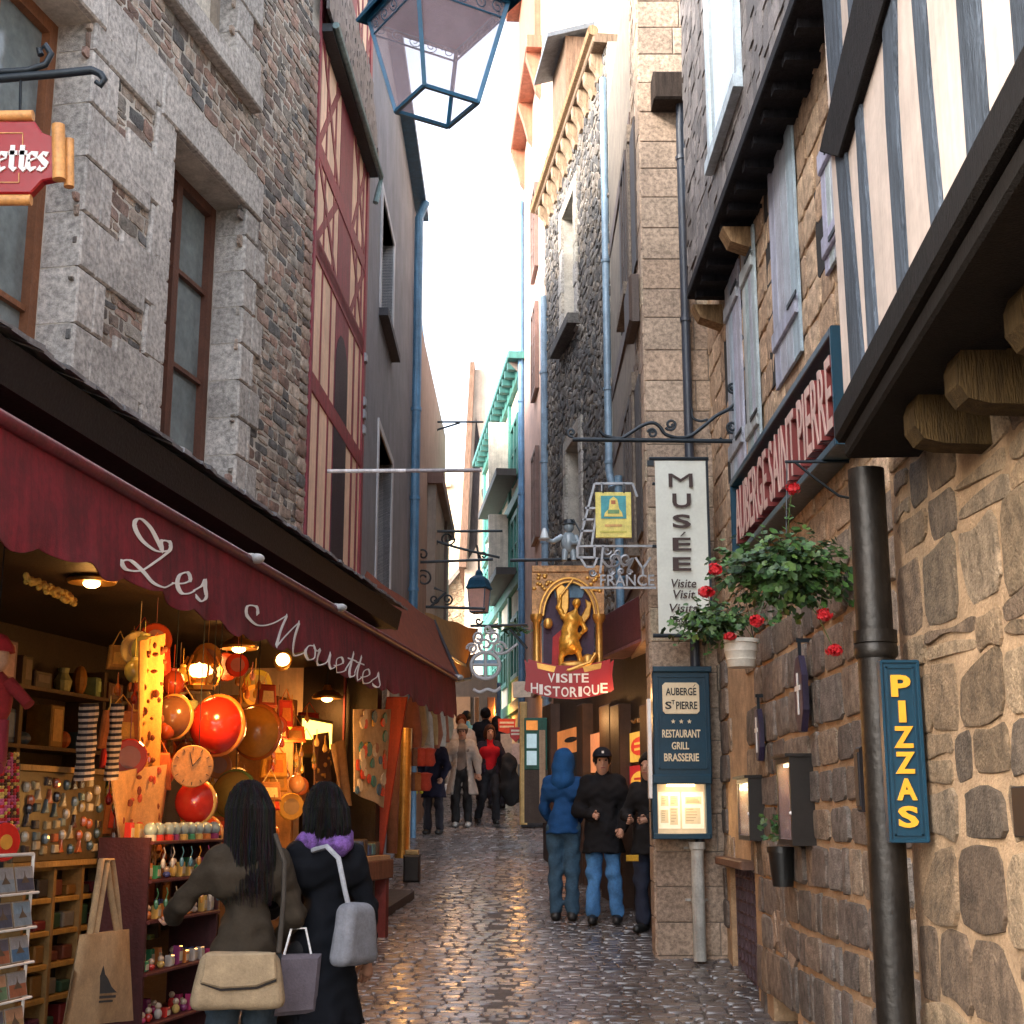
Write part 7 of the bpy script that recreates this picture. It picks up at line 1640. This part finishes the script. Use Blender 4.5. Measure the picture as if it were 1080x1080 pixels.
            d = np.maximum(d, c['hem']-P[:, 2]); return d+folds(P*np.array([1, 1, .45]), c['fold']*.55, 17, 1)+folds(P*np.array([.6, .6, 1]), c['fold']*.4, 40, 4)
        mesh('coat', ct, c.get('mt', m_fab), c['col'], lo, hi)
    st, hc = hair
    if hood:
        def hf_(P):
            d = smin(ell((P-hd)@np.array([hr, hf, V(0, 0, 1)]).T, (0, -.025, .02), (.118, .135, .145)), cap(P, J['nk']+V(0, -.03, .03), J['nk']-V(0, .02, .06), .11, .14), .06)
            return np.maximum(d, -ell((P-hd)@np.array([hr, hf, V(0, 0, 1)]).T, (0, .14, -.02), (.08, .11, .115)))+folds(P, .006, 20, 6)
        mesh('hood', hf_, m_fab, hood, hd-.4, hd+.35, min(res, .016))
    elif st != 'none':
        def hr_(P):
            Q = (P-hd)@np.array([hr, hf, V(0, 0, 1)]).T
            d = ell(Q, (0, -.02, .045), (.098, .118, .115))
            if st == 'bob': d = smin(d, ell(Q, (0, -.045, -.04), (.112, .098, .13)), .04)
            if st == 'long': d = smin(d, cap(Q, (0, -.05, -.02), (0, -.09, -.32), .108, .085), .05); d = smin(d, cap(Q, (.05, -.07, -.2), (.08, -.085, -.42), .07, .035), .04)
            d = np.maximum(d, -ell(Q, (0, .135, -.025), (.082, .11, .105)))
            if st == 'short': d = np.maximum(d, -.05-Q[:, 2]+0*d-.0)
            return d+folds(P, .006, 45, 8)
        ho = mesh('hair', hr_, m_hair, hc, hd-.6, hd+.3, min(res, .015))
        if res < .016 and st in ('bob', 'long'):
            rr = random.Random(5); m = MB(); Lh = .16 if st == 'bob' else .42
            for i in range(420):
                a = rr.uniform(pi*.95, 2.05*pi); e = rr.uniform(.15, 1.35); x0, y0, z0 = .102*cos(a)*cos(e), .122*sin(a)*cos(e)-.02, .045+.12*sin(e)
                dn = rr.uniform(.5, 1)*Lh; k = 1.04+rr.uniform(0, .08); x1, y1 = .112*cos(a)*k, .115*sin(a)*k-.04; sw = rr.uniform(-.03, .03); m.col = tuple(c_*rr.uniform(.6, 2.6) for c_ in hc)
                pts = [H_(x0*1.02, y0*1.02, z0), H_(x1, y1, .02), H_(x1*1.0+sw*.4, y1-.01, -.02-dn*.5), H_(x1*.85+sw, y1-.02+(0 if st == 'bob' else -.01), -.03-dn)]
                if st == 'bob': pts[3] = H_(x1*.95+sw*.5, y1+.01, -.03-dn)
                m.tube([T(p_) for p_ in pts], [.0025*s, .003*s, .0025*s, .0012*s], 4)
            m.build('hair_strands', m_hair, ho)
    if hat:
        kind, hcol = hat
        def cp(P):
            Q = (P-hd)@np.array([hr, hf, V(0, 0, 1)]).T; d = np.maximum(ell(Q, (0, -.015, .055), (.103, .122, .105)), .05-Q[:, 2])
            b_ = np.maximum(ell(Q, (0, .10 if kind == 'cap' else .06, .056), (.085, .10, .012)), -1); return smin(d, b_, .012)
        hm = mesh('cap', cp, m_fab, hcol, hd-.3, hd+.35, .012)
        if kind == 'cap': m = MB(); m.col = (.6, .6, .6); m.box(Free(T(H_(0, .105, .1)), T(hr)-T(V(0, 0, 0)), V(0, 0, 1), T(hf)-T(V(0, 0, 0))), -.011, .011, -.012, .012, -.02, .004); m.build('cap_mark', m_any, hm)
    return S, T, J
# near shoppers
m = MB(); P = [V(x, y, z) for z in (.2, .95) for x, y in ((-3.1, 3.5), (-.75, 3.5), (-.75, 8.0), (-2.5, 8.0))]; P[4:] = [V(p[0], p[1], .84+.0175*p[1]) for p in P[4:]]; m.add(P, [[3, 2, 1, 0], [4, 5, 6, 7], [0, 1, 5, 4], [1, 2, 6, 5], [2, 3, 7, 6], [3, 0, 4, 7]]); o = m.build('pavement', m_asph); o['kind'] = 'structure'
def shoulder_bag(c, ax, w_, h, d_, col, name, label, strap, flap=True):
    S = thing(name, label, 'bag', np.array(c)-V(0, 0, h/2)); a = np.array(ax, float); n = V(a[1], -a[0], 0)
    def fn(P):
        q = P-np.array(c); u = q@a; v = q[:, 2]; w2 = q@n
        qq = np.abs(np.stack([u, v, w2], 1))-np.array([w_/2-.05, h/2-.05, d_/2-.03]); qq[:, 0] += v*.18
        return np.linalg.norm(np.maximum(qq, 0), axis=1)+np.minimum(qq.max(1), 0)-.045+folds(P, .003, 14, 3)
    m = MB(); m.col = col; m.add(*surf(fn, np.array(c)-.45, np.array(c)+.45, .013)); m.build('bag_body', m_cl, S, smooth=180)
    if flap:
        fr = Free(np.array(c)+n*(d_/2+.012), a, V(0, 0, 1), n); m = MB(); m.col = tuple(x*1.08 for x in col); m.prism(fr, [(-w_*.42, .0), (-w_*.2, -.025), (w_*.2, -.02), (w_*.42, .012), (w_*.40, h*.48), (-w_*.38, h*.48)], .0, .02, .008); m.build('flap', m_cl, S)
        m = MB(); m.col = (.02, .015, .012); m.prism(fr, [(-w_*.42, -.004), (-w_*.2, -.036), (w_*.2, -.031), (w_*.42, .0), (w_*.42, .014), (-w_*.42, .012)], -.01, .012); m.build('flap_shadow_strip', m_cl, S)  # dark strip modelled as the shadow line under the flap
    m = MB(); m.col = strap[1]; m.tube(strap[0], strap[2], 6); m.build('strap', m_cl, S, smooth=60)
    return S
w1, T1, J1 = person('person in an olive brown jacket with long black hair and a beige shoulder bag', at(262, 900, 6.9)[0], 6.9, 34, 1.70, dict(elL=(-.27, .16, 1.2), wrL=(-.22, .40, 1.12), elR=(.25, -.04, 1.13), wrR=(.22, .16, .95), hd=(0, .05, 1.63)),
    coat=dict(col=(.046, .035, .024), hem=.80, flare=.17, bulk=.0, fold=.014), legs=(.03, .05, .07), hair=('long', (.008, .006, .006)), res=.014, z=.93)
q = at(252, 1034, 6.62); shoulder_bag(q, (.98, .17, 0), .40, .26, .11, (.34, .25, .15), 'shoulder_bag', 'large beige shoulder bag with a flap carried by the person in the olive brown jacket', ([at(215, 1012, 9.3), at(222, 950, 9.45), at(240, 890, 9.5)][:0]+[at(294, 1005, 6.64), at(299, 950, 6.70), at(300, 910, 6.76), at(290, 880, 6.82)], (.05, .04, .03), .012))
w2, T2, J2 = person('person in a long black coat with black bobbed hair and pale shoulder bag', at(343, 900, 7.2)[0], 7.2, 28, 1.66, dict(elL=(-.24, .12, 1.18), wrL=(-.16, .34, 1.1), elR=(.24, -.03, 1.12), wrR=(.27, .05, .86), hd=(0, .05, 1.62)),
    coat=dict(col=(.004, .005, .008), hem=.55, flare=.23, bulk=.0, fold=.014), legs=(.012, .012, .014), hair=('bob', (.006, .005, .005)), res=.014, z=.98)
m = MB()
def scf(P): 
    c = J2['nk']; return np.minimum(cap(P, c+V(-.07, 0, -.02), c+V(.07, 0, -.02), .088, .088), cap(P, c+V(-.02, -.05, -.02), c+V(.05, -.09, -.03), .07, .06))+folds(P, .008, 30, 2)
vs_f = surf(scf, J2['nk']-.3, J2['nk']+.3, .014); m.col = (.20, .13, .28); m.add([T2(p) for p in vs_f[0]], vs_f[1]); tag(m.build('scarf', mat('print_scarf', (.7, .5, .9), .9, var=.6, vs=26, bump=.4, bs=90, attr=True), smooth=180), 'purple patterned scarf round the neck of the person in the long black coat', 'scarf')
q = at(374, 985, 7.0); shoulder_bag(q, (.5, .86, 0), .26, .30, .09, (.20, .205, .23), 'shoulder_bag', 'pale grey shoulder bag hanging at the side of the person in the long black coat', ([at(330, 897, 7.08), at(345, 893, 7.0), at(357, 905, 6.96), at(364, 940, 6.96), at(370, 965, 6.97)], (.36, .37, .4), .014), flap=False)
q = at(312, 1034, 7.0); S = thing('carrier_bag', 'flat lilac grey carrier bag held between the two near shoppers', 'bag', q-V(0, 0, .25)); m = MB(); m.col = (.13, .11, .13); fr = Free(q, V(.95, .3, 0), V(0, 0, 1), V(.3, -.95, 0)); m.prism(fr, [(-.11, -.16), (.10, -.15), (.12, .12), (-.1, .12)], -.05, .03, .02); m.build('bag_body', m_cl, S); m = MB(); m.tube([fr.pt(-.06, .12, 0), fr.pt(-.03, .24, 0), fr.pt(.04, .24, 0), fr.pt(.07, .12, 0)], .006, 5); m.build('handle', m_cl, S)
# couple
p0 = ground_at(597, 971); p1 = ground_at(634, 972)
person('person in a blue hooded jacket and jeans seen from behind', p0[0]-.02, p0[1], -8, 1.74, dict(elL=(-.21, .06, 1.14), wrL=(-.14, .2, .98), elR=(.2, .1, 1.14), wrR=(.12, .26, 1.0), anL=(-.085, 0, .09), anR=(.085, 0, .09), knL=(-.085, .01, .5), knR=(.085, .01, .5), hd=(.01, .03, 1.6)), coat=dict(col=(.012, .06, .18), hem=.88, flare=.175, bulk=.0, fold=.012), legs=(.03, .075, .125), hood=(.012, .07, .21), res=.014)
person('person in a black coat, dark cap and blue jeans facing down the street', p1[0]+.03, p1[1]-.1, 172, 1.74, dict(elR=(.25, -.02, 1.12), wrR=(.09, .2, 1.08), elL=(-.25, -.02, 1.12), wrL=(-.2, .12, .95), anL=(-.13, -.02, .09), anR=(.12, .02, .09)), coat=dict(col=(.010, .010, .012), hem=.70, flare=.22, bulk=.03, fold=.012), legs=(.06, .19, .42), hat=('cap', (.01, .012, .02)), hair=('short', (.01, .008, .008)), res=.013, head_yaw=8)
d0 = at(672, 950, 13.6); S_, Td, Jd = person('person all in dark clothes standing in the museum entrance half behind the ashlar corner', d0[0]+.20, 14.2, 150, 1.72, dict(elR=(.25, .04, 1.14), wrR=(.12, .24, 1.1), elL=(-.25, .04, 1.14), wrL=(-.1, .26, 1.1)), coat=dict(col=(.012, .012, .014), hem=.75, flare=.2, bulk=.01), legs=(.012, .018, .04), hair=('short', (.008, .007, .007)), res=.016)
q = ground_at(664, 905); m = MB(); m.col = (.5, .28, .02); q = at(668, 905, 14.0); m.box(Free(q, V(1, 0, 0), V(0, 0, 1), V(0, -1, 0)), -.07, .05, -.03, .03, -.03, .03, .006); tag(m.build('yellow_pouch', m_cl), 'small yellow pouch at the hip of the person in the museum entrance', 'pouch')
# walkers up the street
def gpos(px, py): q = ground_at(px, py); return q[0], q[1]
x, y = gpos(487, 872); person('person in an open beige coat and flat cap walking down the street', x, y, 176, 1.68, dict(elL=(-.27, .02, 1.14), wrL=(-.3, .08, .92), elR=(.27, .02, 1.14), wrR=(.3, .08, .92)), coat=dict(col=(.42, .37, .33), hem=.55, flare=.30, bulk=.03, open=True, fold=.011), inner=(.20, .16, .14), legs=(.015, .015, .017), shoes=(.5, .5, .48), hat=('flat', (.22, .2, .17)), hair=('short', (.1, .08, .07)), res=.022)
x, y = gpos(516, 870); person('person in a bright red sweater and open dark jacket walking down the street', x, y, 190, 1.66, dict(knL=(-.10, .16, .52), anL=(-.1, .10, .10), knR=(.12, .02, .5), anR=(.18, -.2, .12), elL=(-.28, .04, 1.14), wrL=(-.25, .2, 1.05), elR=(.25, -.05, 1.14), wrR=(.25, .05, .92)), coat=dict(col=(.03, .022, .035), hem=.9, flare=.18, open=True, bulk=.01), inner=(.50, .012, .02), legs=(.015, .015, .02), hair=('bob', (.05, .02, .012)), res=.02)
q = at(536, 822, y-.2); m = MB(); m.col = (.012, .012, .014)
vs_f = surf(lambda P: np.minimum(cap(P, q+V(0, 0, .3), q+V(.06, 0, -.25), .12, .17), cap(P, q+V(0, 0, .3), q-V(.05, 0, .1), .1, .1))+folds(P, .03, 12, 2), q-V(.5, .4, .6), q+V(.5, .4, .6), .025); m.add(*vs_f); tag(m.build('carried_coat', m_cl, smooth=180), 'black coat carried over the arm of the person in the red sweater', 'coat')
x, y = gpos(457, 880); person('person in a dark navy coat by the second shop', x, y, 165, 1.62, dict(elL=(-.25, .03, 1.13), wrL=(-.2, .16, .95)), coat=dict(col=(.016, .015, .032), hem=.62, flare=.22, bulk=.02), legs=(.02, .017, .025), hair=('short', (.03, .02, .015)), res=.022)
q = at(441, 831, y-.35); m = MB()
for i in range(7): m.col = (.6, .5, .02); m.ball(q+V(cs.gauss(0, .04), cs.gauss(0, .04), cs.gauss(0, .05)), .03, 7, 5)
tag(m.build('yellow_flowers', m_any), 'small yellow bunch held by the person in the navy coat', 'flowers')
x, y = at(486, 800, 26)[0], 26.0; person('person in a cream hooded jacket behind the flat cap', x, y, 185, 1.78, {}, coat=dict(col=(.58, .52, .46), hem=.8, flare=.2, bulk=.04, fold=.016), inner=None, hair=('short', (.16, .05, .02)), res=.025)
x, y = at(492, 770, 30)[0], 30.0; person('person in a light blue shirt farther up the street', x, y, 30, 1.75, dict(elL=(-.25, .03, 1.13), wrL=(-.2, .16, .95)), coat=dict(col=(.12, .36, .6), hem=.85, flare=.17), hair=('short', (.02, .015, .012)), res=.026)
x, y = at(512, 790, 28)[0], 28.0; person('tall person in black between the blue shirt and the red sweater', x, y, 10, 1.86, {}, coat=dict(col=(.012, .012, .016), hem=.6, flare=.22, bulk=.03), hair=('short', (.012, .01, .01)), res=.026)
x, y = at(524, 790, 27)[0], 27.0; person('person in dark clothes just behind the red sweater', x, y, 15, 1.72, {}, coat=dict(col=(.02, .018, .022), hem=.7, flare=.2, bulk=.02), hair=('bob', (.015, .01, .01)), res=.026)
